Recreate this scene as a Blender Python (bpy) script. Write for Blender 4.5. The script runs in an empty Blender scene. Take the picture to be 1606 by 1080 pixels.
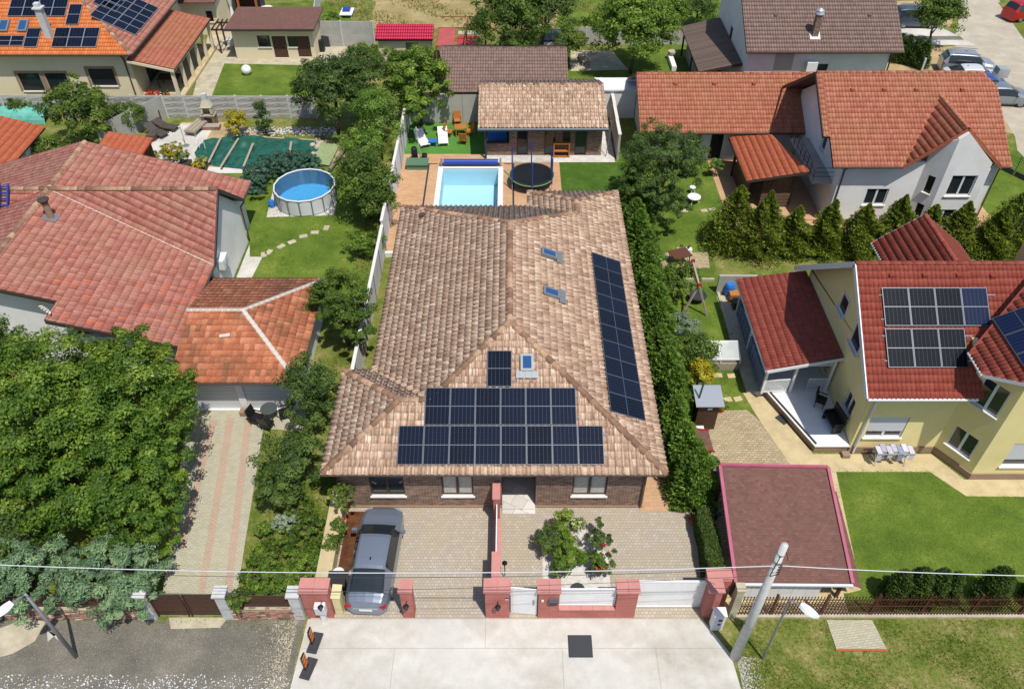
import bpy, bmesh, math, random
import numpy as np
from mathutils import Vector, Matrix
from math import radians as R, sin, cos, pi

# ---------------------------------------------------------------- camera, sky, sun, exposure
sc = bpy.context.scene
COL = sc.collection
CAM_H, PITCH, FPX = 30.0, R(43.3), 1250.0
cam_d = bpy.data.cameras.new('camera'); cam = bpy.data.objects.new('camera', cam_d); COL.objects.link(cam)
cam.location = (0, 0, CAM_H); cam.rotation_euler = (R(90) - PITCH, 0, 0)
cam_d.sensor_width = 36.0; cam_d.lens = FPX / 1606 * 36.0; cam_d.clip_end = 2000; cam_d.clip_start = 0.5
sc.camera = cam
SUN_EL = R(65.0); SUN_DIR = Vector((0.52 * cos(SUN_EL), -0.854 * cos(SUN_EL), sin(SUN_EL)))   # towards the sun
W = bpy.data.worlds.new('World'); sc.world = W; W.use_nodes = True
wn = W.node_tree.nodes; wl = W.node_tree.links
sky = wn.new('ShaderNodeTexSky'); sky.sky_type = 'NISHITA'; sky.sun_disc = False
sky.sun_elevation = SUN_EL; sky.sun_rotation = math.atan2(SUN_DIR.x, SUN_DIR.y)
bg = wn['Background']; bg.inputs['Strength'].default_value = 0.125; wl.new(sky.outputs[0], bg.inputs[0])
sun_d = bpy.data.lights.new('sun', 'SUN'); sun = bpy.data.objects.new('sun', sun_d); COL.objects.link(sun)
sun_d.energy = 4.6; sun_d.angle = R(0.53); sun_d.color = (1.0, 0.945, 0.86)
sun.rotation_euler = SUN_DIR.to_track_quat('Z', 'Y').to_euler(); sun.location = (0, 0, 60)
sc.view_settings.view_transform = 'Standard'; sc.view_settings.look = 'None'
sc.view_settings.exposure = 0.0; sc.view_settings.gamma = 1; sc.view_settings.use_curve_mapping = False
sc.cycles.max_bounces = 5; sc.cycles.diffuse_bounces = 3; sc.cycles.transparent_max_bounces = 8
sc.cycles.caustics_reflective = False; sc.cycles.caustics_refractive = False

# ---------------------------------------------------------------- helpers
_s, _c = sin(PITCH), cos(PITCH)
def g(u, v, z=0.0):
    """a measured spot of the photograph as a point of the place, at height z"""
    dx = (u - 803) / FPX; dy = (v - 540) / FPX
    t = (CAM_H - z) / (_s + dy * _c)
    return Vector((dx * t, (_c - dy * _s) * t, z))
def lin(h):
    if isinstance(h, str):
        h = h.lstrip('#'); h = [int(h[i:i + 2], 16) / 255 for i in (0, 2, 4)]
        return tuple(c / 12.92 if c <= .04045 else ((c + .055) / 1.055) ** 2.4 for c in h)
    return tuple(h)
WM = {}
def wm(o): return WM.get(o.name, Matrix.Identity(4))
def tag(o, label=None, cat=None, group=None, kind=None):
    if label: o['label'] = label
    if cat: o['category'] = cat
    if group: o['group'] = group
    if kind: o['kind'] = kind
    return o
def thing(name, label, cat, loc=(0, 0, 0), rz=0.0, group=None):
    o = bpy.data.objects.new(name, None); COL.objects.link(o); o.empty_display_size = .3
    o.location = loc; o.rotation_euler = (0, 0, rz)
    WM[o.name] = Matrix.Translation(Vector(loc)) @ Matrix.Rotation(rz, 4, 'Z')
    return tag(o, label, cat, group)
def link(name, me, parent=None, local=False, matrix=None):
    o = bpy.data.objects.new(name, me); COL.objects.link(o)
    if parent:
        o.parent = parent
        if local: WM[o.name] = wm(parent) @ (matrix or Matrix.Identity(4))
        else:
            o.matrix_parent_inverse = wm(parent).inverted(); WM[o.name] = matrix or Matrix.Identity(4)
    if matrix is not None: o.matrix_basis = matrix
    return o
def kids(o): return [c for c in bpy.data.objects if c.parent == o]
def copy_tree(root, loc, rz=0.0, label=None, group=None, scale=None):
    tree = {}
    for c in COL.objects:
        if c.parent: tree.setdefault(c.parent.name, []).append(c)
    def rec(o, par):
        n = o.copy(); COL.objects.link(n)
        if par: n.parent = par
        for ch in tree.get(o.name, []): rec(ch, n)
        return n
    n = rec(root, None); n.location = loc; n.rotation_euler = (0, 0, rz)
    if scale: n.scale = (scale,) * 3
    if label: n['label'] = label
    if group: n['group'] = group
    return n

class MB:
    def __init__(self): self.v = []; self.f = []; self.m = []
    def poly(self, pts, m=0):
        b = len(self.v); self.v += [tuple(p) for p in pts]; self.f.append(tuple(range(b, b + len(pts)))); self.m.append(m); return self
    def mesh(self, pts, faces, m=0):
        b = len(self.v); self.v += [tuple(p) for p in pts]
        for f in faces: self.f.append(tuple(b + i for i in f)); self.m.append(m)
        return self
    def box(self, a, b, m=0):
        x0, y0, z0 = a; x1, y1, z1 = b
        return self.hexa([(x0, y0, z0), (x1, y0, z0), (x1, y1, z0), (x0, y1, z0), (x0, y0, z1), (x1, y0, z1), (x1, y1, z1), (x0, y1, z1)], m)
    def hexa(self, p, m=0):
        return self.mesh(p, [(3, 2, 1, 0), (4, 5, 6, 7), (0, 1, 5, 4), (1, 2, 6, 5), (2, 3, 7, 6), (3, 0, 4, 7)], m)
    def obox(self, c, size, rz=0, m=0, tilt=None):
        M = Matrix.Translation(Vector(c)) @ Matrix.Rotation(rz, 4, 'Z')
        if tilt: M = M @ Matrix.Rotation(tilt[0], 4, tilt[1])
        hx, hy, hz = [s / 2 for s in size]
        return self.hexa([M @ Vector(q) for q in [(-hx, -hy, -hz), (hx, -hy, -hz), (hx, hy, -hz), (-hx, hy, -hz), (-hx, -hy, hz), (hx, -hy, hz), (hx, hy, hz), (-hx, hy, hz)]], m)
    def prism(self, poly, z0, z1, m=0, mt=None):
        n = len(poly); a = sum(poly[i][0] * poly[(i + 1) % n][1] - poly[(i + 1) % n][0] * poly[i][1] for i in range(n))
        if a < 0: poly = poly[::-1]
        pts = [(p[0], p[1], z0) for p in poly] + [(p[0], p[1], z1) for p in poly]
        self.mesh(pts, [tuple(range(n))[::-1]] + [(i, (i + 1) % n, n + (i + 1) % n, n + i) for i in range(n)], m)
        b = len(self.v) - 2 * n; self.f.append(tuple(range(b + n, b + 2 * n))); self.m.append(m if mt is None else mt); return self
    def slab(self, pts, t, m=0):
        """closed plate: pts in 3-D (upper face), thickness t straight down"""
        n = len(pts); up = [Vector(p) for p in pts]; nn = (up[1] - up[0]).cross(up[2] - up[1])
        if nn.z < 0: up = up[::-1]
        return self.mesh([tuple(p) for p in up] + [(p.x, p.y, p.z - t) for p in up], [tuple(range(n)), tuple(range(n, 2 * n))[::-1]] + [(i, n + i, n + (i + 1) % n, (i + 1) % n) for i in range(n)], m)
    def tube(self, p0, p1, r0, r1=None, n=8, m=0, cap=True):
        p0 = Vector(p0); p1 = Vector(p1); r1 = r0 if r1 is None else r1
        d = (p1 - p0).normalized(); a = d.orthogonal().normalized(); b = d.cross(a)
        pts = [p0 + (a * cos(2 * pi * i / n) + b * sin(2 * pi * i / n)) * r0 for i in range(n)] + [p1 + (a * cos(2 * pi * i / n) + b * sin(2 * pi * i / n)) * r1 for i in range(n)]
        f = [(i, (i + 1) % n, n + (i + 1) % n, n + i) for i in range(n)]
        if cap: f += [tuple(range(n))[::-1], tuple(range(n, 2 * n))]
        return self.mesh(pts, f, m)
    def bar(self, p0, p1, w, h=None, m=0):
        h = h or w; p0 = Vector(p0); p1 = Vector(p1); d = (p1 - p0).normalized()
        a = d.cross(Vector((0, 0, 1)))
        a = Vector((1, 0, 0)) if a.length < .01 else a.normalized()
        b = a.cross(d); q = []
        for p in (p0, p1): q += [p - a * w / 2 - b * h / 2, p + a * w / 2 - b * h / 2, p + a * w / 2 + b * h / 2, p - a * w / 2 + b * h / 2]
        return self.mesh(q, [(0, 3, 2, 1), (4, 5, 6, 7), (0, 1, 5, 4), (1, 2, 6, 5), (2, 3, 7, 6), (3, 0, 4, 7)], m)
    def lathe(self, c, prof, n=16, m=0):
        c = Vector(c); pts = [(c.x + r * cos(2 * pi * i / n), c.y + r * sin(2 * pi * i / n), c.z + z) for r, z in prof for i in range(n)]
        k = len(prof); f = [(j * n + i, j * n + (i + 1) % n, (j + 1) * n + (i + 1) % n, (j + 1) * n + i) for j in range(k - 1) for i in range(n)]
        f.append(tuple(range(n))[::-1]); f.append(tuple((k - 1) * n + i for i in range(n)))
        return self.mesh(pts, f, m)
    def me(self, name, mats, smooth=False):
        me = bpy.data.meshes.new(name); me.from_pydata(self.v, [], self.f)
        for q in (mats if isinstance(mats, (list, tuple)) else [mats]): me.materials.append(q)
        if any(self.m): me.polygons.foreach_set('material_index', self.m)
        if smooth: me.polygons.foreach_set('use_smooth', [True] * len(self.f))
        me.update(); return me
    def build(self, name, mats, parent=None, smooth=False, local=False, matrix=None, label=None):
        o = link(name, self.me(name, mats, smooth), parent, local, matrix)
        if label: o['label'] = label
        return o
def npmesh(name, verts, faces, mats, tint=None, smooth=False):
    """quads (N,4) or tris (N,3) from numpy"""
    me = bpy.data.meshes.new(name); k = faces.shape[1]; nf = len(faces)
    me.vertices.add(len(verts)); me.vertices.foreach_set('co', verts.astype(np.float32).ravel())
    me.loops.add(nf * k); me.loops.foreach_set('vertex_index', faces.astype(np.int32).ravel())
    me.polygons.add(nf); me.polygons.foreach_set('loop_start', np.arange(0, nf * k, k, dtype=np.int32))
    for q in mats: me.materials.append(q)
    if smooth: me.polygons.foreach_set('use_smooth', np.ones(nf, bool))
    me.update(calc_edges=True)
    if tint is not None:
        a = me.attributes.new('tint', 'FLOAT', 'FACE'); a.data.foreach_set('value', tint.astype(np.float32))
    return me

# ---------------------------------------------------------------- materials
def newmat(name):
    m = bpy.data.materials.new(name); m.use_nodes = True; nt = m.node_tree
    return m, nt, nt.nodes['Principled BSDF'], nt.nodes, nt.links
def ramp(n, stops, interp='LINEAR'):
    r = n.new('ShaderNodeValToRGB'); e = r.color_ramp; e.interpolation = interp
    while len(e.elements) < len(stops): e.elements.new(.5)
    for i, (p, c) in enumerate(stops): e.elements[i].position = p; e.elements[i].color = (*lin(c), 1)
    return r
def mat(name, c1, rough=.7, c2=None, scale=3.0, metal=0.0, bump=0.0, bscale=40.0, dirt=None, dscale=.6, damt=.5, spec=None, lo=.35, hi=.65):
    m, nt, p, n, l = newmat(name)
    p.inputs['Roughness'].default_value = rough; p.inputs['Metallic'].default_value = metal
    if spec is not None: p.inputs['Specular IOR Level'].default_value = spec
    tc = n.new('ShaderNodeTexCoord'); out = None
    if c2 is None: p.inputs['Base Color'].default_value = (*lin(c1), 1)
    else:
        t = n.new('ShaderNodeTexNoise'); t.inputs['Scale'].default_value = scale; t.inputs['Detail'].default_value = 6; t.inputs['Roughness'].default_value = .65
        l.new(tc.outputs['Object'], t.inputs['Vector'])
        r = ramp(n, [(lo, c1), (hi, c2)]); l.new(t.outputs['Fac'], r.inputs[0]); out = r.outputs[0]
        if dirt:
            t2 = n.new('ShaderNodeTexNoise'); t2.inputs['Scale'].default_value = dscale; t2.inputs['Detail'].default_value = 8; t2.inputs['Roughness'].default_value = .7
            l.new(tc.outputs['Object'], t2.inputs['Vector'])
            r2 = ramp(n, [(.45, (0, 0, 0)), (.7, (damt,) * 3)]); l.new(t2.outputs['Fac'], r2.inputs[0])
            mx = n.new('ShaderNodeMixRGB'); mx.inputs[2].default_value = (*lin(dirt), 1); l.new(r2.outputs[0], mx.inputs[0]); l.new(out, mx.inputs[1]); out = mx.outputs[0]
        l.new(out, p.inputs['Base Color'])
    if bump:
        b = n.new('ShaderNodeBump'); b.inputs['Strength'].default_value = bump; b.inputs['Distance'].default_value = .03
        t3 = n.new('ShaderNodeTexNoise'); t3.inputs['Scale'].default_value = bscale; t3.inputs['Detail'].default_value = 4
        l.new(tc.outputs['Object'], t3.inputs['Vector']); l.new(t3.outputs['Fac'], b.inputs['Height']); l.new(b.outputs[0], p.inputs['Normal'])
    return m
def tintmat(name, stops, rough=.75, dirt=None, damt=.4, dscale=.5, interp='LINEAR', spec=.3):
    """colour picked by the piece's own random number, plus weathering"""
    m, nt, p, n, l = newmat(name); p.inputs['Roughness'].default_value = rough; p.inputs['Specular IOR Level'].default_value = spec
    a = n.new('ShaderNodeAttribute'); a.attribute_name = 'tint'; r = ramp(n, stops, interp); l.new(a.outputs['Fac'], r.inputs[0]); out = r.outputs[0]
    geo = n.new('ShaderNodeNewGeometry')
    t0 = n.new('ShaderNodeTexNoise'); t0.inputs['Scale'].default_value = 9; t0.inputs['Detail'].default_value = 5; l.new(geo.outputs['Position'], t0.inputs['Vector'])
    hs = n.new('ShaderNodeHueSaturation'); mr = n.new('ShaderNodeMapRange'); mr.inputs[1].default_value = .3; mr.inputs[2].default_value = .7; mr.inputs[3].default_value = .82; mr.inputs[4].default_value = 1.18
    l.new(t0.outputs['Fac'], mr.inputs[0]); l.new(mr.outputs[0], hs.inputs['Value']); l.new(out, hs.inputs['Color']); out = hs.outputs[0]
    if dirt:
        t = n.new('ShaderNodeTexNoise'); t.inputs['Scale'].default_value = dscale; t.inputs['Detail'].default_value = 9; t.inputs['Roughness'].default_value = .72
        l.new(geo.outputs['Position'], t.inputs['Vector']); r2 = ramp(n, [(.45, (0, 0, 0)), (.68, (damt,) * 3)]); l.new(t.outputs['Fac'], r2.inputs[0])
        mx = n.new('ShaderNodeMixRGB'); mx.inputs[2].default_value = (*lin(dirt), 1); l.new(r2.outputs[0], mx.inputs[0]); l.new(out, mx.inputs[1]); out = mx.outputs[0]
    l.new(out, p.inputs['Base Color']); return m
def leafmat(name, stops, rough=.55, trans=.35, gain=1.0):
    stops = [(p_, tuple(q * gain ** 2.2 for q in lin(c_))) for p_, c_ in stops]
    m, nt, p, n, l = newmat(name); p.inputs['Roughness'].default_value = rough; p.inputs['Specular IOR Level'].default_value = .35
    a = n.new('ShaderNodeAttribute'); a.attribute_name = 'tint'; r = ramp(n, stops); l.new(a.outputs['Fac'], r.inputs[0]); l.new(r.outputs[0], p.inputs['Base Color'])
    t = n.new('ShaderNodeBsdfTranslucent'); hs = n.new('ShaderNodeHueSaturation'); hs.inputs['Value'].default_value = 1.5; hs.inputs['Hue'].default_value = .485
    l.new(r.outputs[0], hs.inputs['Color']); l.new(hs.outputs[0], t.inputs[0])
    mx = n.new('ShaderNodeMixShader'); mx.inputs[0].default_value = trans; l.new(p.outputs[0], mx.inputs[1]); l.new(t.outputs[0], mx.inputs[2])
    l.new(mx.outputs[0], n['Material Output'].inputs[0]); return m
def brickmat(name, cols, mortar, bw, bh, msize=.012, axis='xy', rot=0.0, rough=.8, bump=.5, dirt=None, damt=.4, offset=.5, dscale=.5, nscale=1.0):
    """courses of small units; axis 'xy' = lying, 'wall' = standing (x+y, z)"""
    m, nt, p, n, l = newmat(name); p.inputs['Roughness'].default_value = rough; p.inputs['Specular IOR Level'].default_value = .3
    geo = n.new('ShaderNodeNewGeometry'); mp = n.new('ShaderNodeMapping'); mp.inputs['Rotation'].default_value = (0, 0, rot)
    if axis == 'wall':
        sx = n.new('ShaderNodeSeparateXYZ'); cb = n.new('ShaderNodeCombineXYZ'); ad = n.new('ShaderNodeMath')
        l.new(geo.outputs['Position'], sx.inputs[0]); l.new(sx.outputs[0], ad.inputs[0]); l.new(sx.outputs[1], ad.inputs[1]); l.new(ad.outputs[0], cb.inputs[0]); l.new(sx.outputs[2], cb.inputs[1]); l.new(cb.outputs[0], mp.inputs['Vector'])
    else: l.new(geo.outputs['Position'], mp.inputs['Vector'])
    b = n.new('ShaderNodeTexBrick'); b.offset = offset; b.inputs['Scale'].default_value = 1; b.inputs['Brick Width'].default_value = bw; b.inputs['Row Height'].default_value = bh
    b.inputs['Mortar Size'].default_value = msize; b.inputs['Mortar Smooth'].default_value = .2; b.inputs['Bias'].default_value = 0
    b.inputs['Color1'].default_value = (0, 0, 0, 1); b.inputs['Color2'].default_value = (1, 1, 1, 1); b.inputs['Mortar'].default_value = (.5, .5, .5, 1)
    # slight wobble so that the joints are not ruled lines
    wn_ = n.new('ShaderNodeTexNoise'); wn_.inputs['Scale'].default_value = 6 * nscale; l.new(mp.outputs[0], wn_.inputs['Vector'])
    vm = n.new('ShaderNodeVectorMath'); vm.operation = 'MULTIPLY_ADD'; vm.inputs[1].default_value = (bh * .12,) * 3; l.new(wn_.outputs['Color'], vm.inputs[0]); l.new(mp.outputs[0], vm.inputs[2]); l.new(vm.outputs[0], b.inputs['Vector'])
    k = len(cols); r = ramp(n, [(i / max(1, k - 1), c) for i, c in enumerate(cols)]); l.new(b.outputs['Color'], r.inputs[0])
    mx = n.new('ShaderNodeMixRGB'); l.new(b.outputs['Fac'], mx.inputs[0]); l.new(r.outputs[0], mx.inputs[1]); mx.inputs[2].default_value = (*lin(mortar), 1); out = mx.outputs[0]
    if dirt:
        t = n.new('ShaderNodeTexNoise'); t.inputs['Scale'].default_value = dscale; t.inputs['Detail'].default_value = 9; t.inputs['Roughness'].default_value = .72
        l.new(geo.outputs['Position'], t.inputs['Vector']); r2 = ramp(n, [(.42, (0, 0, 0)), (.7, (damt,) * 3)]); l.new(t.outputs['Fac'], r2.inputs[0])
        m2 = n.new('ShaderNodeMixRGB'); m2.inputs[2].default_value = (*lin(dirt), 1); l.new(r2.outputs[0], m2.inputs[0]); l.new(out, m2.inputs[1]); out = m2.outputs[0]
    l.new(out, p.inputs['Base Color'])
    if bump:
        iv = n.new('ShaderNodeMath'); iv.operation = 'SUBTRACT'; iv.inputs[0].default_value = 1; l.new(b.outputs['Fac'], iv.inputs[1])
        bp = n.new('ShaderNodeBump'); bp.inputs['Strength'].default_value = bump; bp.inputs['Distance'].default_value = .012; l.new(iv.outputs[0], bp.inputs['Height']); l.new(bp.outputs[0], p.inputs['Normal'])
    return m
def groundmat(name, stops, scale=1.2, fine=14, rough=.95, bump=.5, mixf=.45):
    """patchy natural ground: coarse and fine noise through one ramp"""
    m, nt, p, n, l = newmat(name); p.inputs['Roughness'].default_value = rough; p.inputs['Specular IOR Level'].default_value = .15
    geo = n.new('ShaderNodeNewGeometry')
    def nz(s, d=8, ro=.7):
        t = n.new('ShaderNodeTexNoise'); t.inputs['Scale'].default_value = s; t.inputs['Detail'].default_value = d; t.inputs['Roughness'].default_value = ro
        l.new(geo.outputs['Position'], t.inputs['Vector']); return t.outputs['Fac']
    mx = n.new('ShaderNodeMixRGB'); mx.inputs[0].default_value = mixf; l.new(nz(scale), mx.inputs[1]); l.new(nz(fine, 6, .8), mx.inputs[2])
    r = ramp(n, stops); l.new(mx.outputs[0], r.inputs[0]); l.new(r.outputs[0], p.inputs['Base Color'])
    if bump:
        b = n.new('ShaderNodeBump'); b.inputs['Strength'].default_value = bump; b.inputs['Distance'].default_value = .04; l.new(nz(fine * 2.2, 4), b.inputs['Height']); l.new(b.outputs[0], p.inputs['Normal'])
    return m

M = {}
M['lawn'] = groundmat('lawn_green', [(.36, '#3d521c'), (.46, '#506624'), (.54, '#61752b'), (.64, '#828843')], .45, 20)
M['lawn_fresh'] = groundmat('lawn_fresh', [(.36, '#33491a'), (.5, '#436020'), (.64, '#5d7430')], .6, 22)
M['lawn_olive'] = groundmat('lawn_olive', [(.34, '#48561f'), (.5, '#66702e'), (.66, '#858444')], .5, 20)
M['weeds'] = groundmat('weedy_ground', [(.38, '#46561f'), (.47, '#5f6d2c'), (.55, '#7c7a46'), (.64, '#a3946c')], .8, 7)
M['dry'] = groundmat('dry_grass', [(.36, '#5f6432'), (.44, '#857b4a'), (.53, '#998a62'), (.64, '#b3a27d')], .35, 6)
M['gravel'] = groundmat('road_gravel', [(.34, '#4b4944'), (.46, '#6a675f'), (.56, '#827d72'), (.68, '#b0a89a')], .5, 18, bump=.9, mixf=.6)
M['whitegravel'] = groundmat('white_gravel', [(.3, '#8f8b83'), (.42, '#c2beb6'), (.55, '#dcd9d3')], 3, 16, bump=1)
M['soil'] = groundmat('mulch', [(.36, '#3c2417'), (.5, '#5c3a27'), (.66, '#7a5439')], 3, 25)
M['sand'] = groundmat('sandy_ground', [(.36, '#8d7a5a'), (.5, '#a8946f'), (.66, '#c4b08c')], .6, 12)
M['concrete'] = mat('pale_concrete', '#bab7b0', .9, '#cecbc4', .45, dirt='#958d7e', dscale=.22, damt=.8, bump=.3)
M['oldconcrete'] = mat('old_concrete', '#a69e88', .9, '#bdb59e', 1.5, dirt='#8b8069', dscale=.9, damt=.6, bump=.3)
M['roadasphalt'] = mat('worn_road', '#a59c8b', .95, '#b6ad9c', .8, dirt='#948a78', dscale=.3, damt=.5)
M['greyjoint'] = mat('joint_dark', '#938e84', .9)
M['cobble'] = brickmat('courtyard_cobble', ['#a39a8d', '#aca396', '#b5ac9f', '#aa9e8d', '#a79f96', '#b0a292'], '#8f877b', .16, .14, .012, rough=.85, dirt='#a89876', damt=.45)
M['paver'] = brickmat('grey_green_paver', ['#a3a08c', '#aaa893', '#b3ae9b'], '#8b8875', .2, .1, .008, rot=R(-8), dirt='#b5a68b', damt=.5)
M['paverpink'] = brickmat('pink_paver', ['#ab9280', '#b49c88', '#ae9784'], '#8c7a6a', .2, .1, .008, rot=R(-8), dirt='#b5a08b', damt=.5)
M['paverbuff'] = brickmat('buff_paver', ['#a08d6f', '#b3a184', '#9c8b70', '#baa98b'], '#786a53', .25, .14, .014, dirt='#a8a07e', damt=.5)
M['pathbuff'] = mat('printed_concrete', '#b7a67f', .85, '#c8b78f', 1.2, dirt='#998a68', dscale=1.1, damt=.6, bump=.25)
M['orangepave'] = brickmat('orange_paving', ['#b38c68', '#be9874', '#b08866'], '#a37e5c', .4, .2, .008, dirt='#c2a88a', damt=.6)
M['whitestone'] = brickmat('pale_stone_paving', ['#c0bdb6', '#cfccc6', '#b3b0aa'], '#98958e', .6, .6, .01, rot=.5)
M['turf'] = groundmat('artificial_turf', [(.35, '#426f2c'), (.5, '#508036'), (.65, '#5f8f42')], .8, 30)
M['salmon'] = mat('salmon_block', '#a8645b', .85, '#b47168', 3, dirt='#96584e', dscale=1.4, damt=.7, bump=.4)
M['salmonjoint'] = mat('salmon_joint', '#90544c', .9)
M['salmoncap'] = mat('salmon_cap', '#b87a72', .85, '#c68a82', 4, dirt='#a0706a', dscale=2, damt=.6, bump=.3)
M['white'] = mat('white_paint', '#d9dbdc', .55, '#e2e3e4', 2)
M['whitewall'] = mat('white_render', '#dcdcdb', .9, '#e4e4e2', .8, dirt='#c8c6bf', damt=.45, dscale=.7, bump=.12)
M['cream'] = mat('cream_render', '#d6c8a8', .9, '#dccfb2', .8, bump=.12)
M['yellow'] = mat('yellow_render', '#dfcf92', .9, '#e4d69c', .8, dirt='#cbbb86', damt=.4, bump=.12)
M['greywall'] = mat('grey_render', '#9a9a92', .9, '#a5a59d', .8, dirt='#85857c', damt=.4, bump=.12)
M['greenwall'] = mat('pale_green_render', '#a6a69c', .9, '#b0b0a6', .8, bump=.1)
M['brownplinth'] = mat('plinth_brown', '#8a7360', .9, '#957e6a', 2)
M['brick'] = brickmat('wall_brick', ['#47322a', '#6d4b3b', '#8c6650', '#564740', '#a57f68'], '#a0958a', .25, .075, .009, axis='wall', rough=.85, dirt='#7d6a5c', damt=.3)
M['fascia'] = mat('dark_fascia', '#3f3431', .6)
M['gutterdark'] = mat('gutter_dark', '#4a3c36', .5)
M['gutterwhite'] = mat('gutter_white', '#d0d2d6', .45)
M['darkwood'] = mat('dark_wood', '#3d271d', .65, '#523529', 8)
M['fencered'] = mat('fence_oxblood', '#4b2420', .55, '#5a2e28', 6)
M['wood'] = mat('orange_wood', '#a0632c', .6, '#b5763a', 9)
M['greywood'] = mat('grey_wood', '#8f8574', .8, '#a59b8a', 9)
M['precast'] = mat('precast_concrete', '#a3a29d', .9, '#b3b2ad', 2.5, dirt='#85847d', dscale=1.3, damt=.6, bump=.4, bscale=25)
M['pillarconc'] = mat('pillar_concrete', '#b5b6b5', .85, '#c5c6c5', 3, dirt='#9a9a95', damt=.4)
M['frame_dark'] = mat('frame_brown', '#3c2a1e', .5)
M['frame_white'] = mat('frame_white', '#d5d7d9', .4)
M['sill'] = mat('sill_white', '#cfcdc8', .6, '#d9d7d2', 5)
M['curtain'] = mat('curtain', '#a39f97', .9, '#bbb7ae', 9)
M['shutter'] = mat('roller_shutter', '#c3c6cb', .6)
m, nt, p, n, l = newmat('window_glass'); p.inputs['Base Color'].default_value = (.018, .024, .028, 1); p.inputs['Roughness'].default_value = .06; p.inputs['Specular IOR Level'].default_value = .7; M['glass'] = m
m, nt, p, n, l = newmat('blue_roof_glass'); p.inputs['Base Color'].default_value = (.02, .075, .2, 1); p.inputs['Roughness'].default_value = .08; M['skyglass'] = m
m, nt, p, n, l = newmat('solar_cell'); p.inputs['Roughness'].default_value = .12; p.inputs['Specular IOR Level'].default_value = .22
oi = n.new('ShaderNodeObjectInfo'); r = ramp(n, [(0, (.003, .005, .012)), (1, (.006, .010, .026))]); l.new(oi.outputs['Random'], r.inputs[0]); l.new(r.outputs[0], p.inputs['Base Color']); M['cell'] = m
m, nt, p, n, l = newmat('solar_cell_blue'); p.inputs['Roughness'].default_value = .16; p.inputs['Specular IOR Level'].default_value = .2; p.inputs['Base Color'].default_value = (.006, .013, .045, 1); M['cellblue'] = m
M['cellgrey'] = mat('solar_cell_grey', (.006, .008, .011), .14, spec=.15)
M['cellback'] = mat('solar_backsheet', '#434c59', .4, spec=.2)
M['alu'] = mat('aluminium', '#c3c6ca', .35, metal=.6); M['panelframe'] = mat('panel_frame', '#62676f', .4, metal=.5)
M['steel'] = mat('grey_steel', '#8d9296', .45, metal=.5)
M['black'] = mat('black_plastic', '#17181a', .5)
M['rubber'] = mat('black_rubber', '#222325', .85)
M['darkgrey'] = mat('dark_grey', '#33363a', .6)
M['bluemetal'] = mat('blue_metal', '#1d3e93', .4)
M['blueplastic'] = mat('blue_plastic', '#2a6fc0', .45)
M['red'] = mat('bright_red', '#a01c20', .4)
M['terracotta'] = mat('terracotta', '#a85a33', .8)
M['bark'] = mat('bark', '#4d3f31', .95, '#6a5946', 9)
M['barkgrey'] = mat('bark_grey', '#6c655a', .95, '#877f72', 9)
# roofs
M['tile_brown'] = tintmat('mottled_brown_tile', [(0, '#826858'), (.25, '#997d69'), (.5, '#ae917b'), (.75, '#bea48e'), (.93, '#d2c0ab'), (1, '#a4866e')], .8, '#8a7868', .2)
M['cap_brown'] = tintmat('brown_ridge_tile', [(0, '#74594a'), (.5, '#8c6e58'), (1, '#a98b72')], .8)
M['tile_red'] = tintmat('weathered_red_tile', [(0, '#955a4e'), (.35, '#9f6558'), (.7, '#a76f62'), (.96, '#ae786b'), (1, '#b5664e')], .85, '#9c8068', .45, .35)
M['tile_orange'] = tintmat('orange_clay_tile', [(0, '#9c5c40'), (.45, '#ac6a4c'), (.8, '#b47354'), (.95, '#bf8464'), (1, '#8a5c42')], .85, '#5c4535', .6, .5)
M['sheet_orange'] = tintmat('orange_roof_sheet', [(0, '#96543f'), (.5, '#9e5e48'), (1, '#a66a54')], .55, '#8e6a42', .5, .25)
M['sheet_bright'] = tintmat('bright_orange_roof', [(0, '#a4553a'), (1, '#ac6044')], .5, '#a85530', .3)
M['sheet_brick'] = tintmat('brick_red_roof', [(0, '#9a3c30'), (1, '#a54a3c')], .45, '#8a4a38', .3)
M['sheet_oxide'] = tintmat('oxide_red_roof', [(0, '#7f382d'), (1, '#8b4436')], .75, '#7a4436', .35)
M['sheet_brown'] = tintmat('brown_roof_sheet', [(0, '#6b564e'), (1, '#7b655c')], .5, '#6c5a50', .3)
M['sheet_darkbrown'] = tintmat('dark_brown_roof', [(0, '#564840'), (1, '#63544a')], .5)
M['sheet_magenta'] = tintmat('magenta_roof_sheet', [(0, '#a31438'), (1, '#b01c42')], .4)
M['sheet_amber'] = tintmat('amber_roof_sheet', [(0, '#b4602c'), (.5, '#bd6a34'), (1, '#c47440')], .55, '#a86030', .3)
M['mortar'] = mat('white_mortar', '#cfcac2', .85, '#b5aca0', 6)
M['shingle_brown'] = brickmat('brown_shingle', ['#6a4a42', '#75534a', '#654640', '#7a584e'], '#5e433c', .16, .1, .004, rough=.9, dirt='#5e4a40', damt=.5, dscale=.9)
M['pinktrim'] = mat('pink_trim', '#9c4a60', .65, '#ab5a70', 1.5, dirt='#8a4a56', damt=.5)
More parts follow.
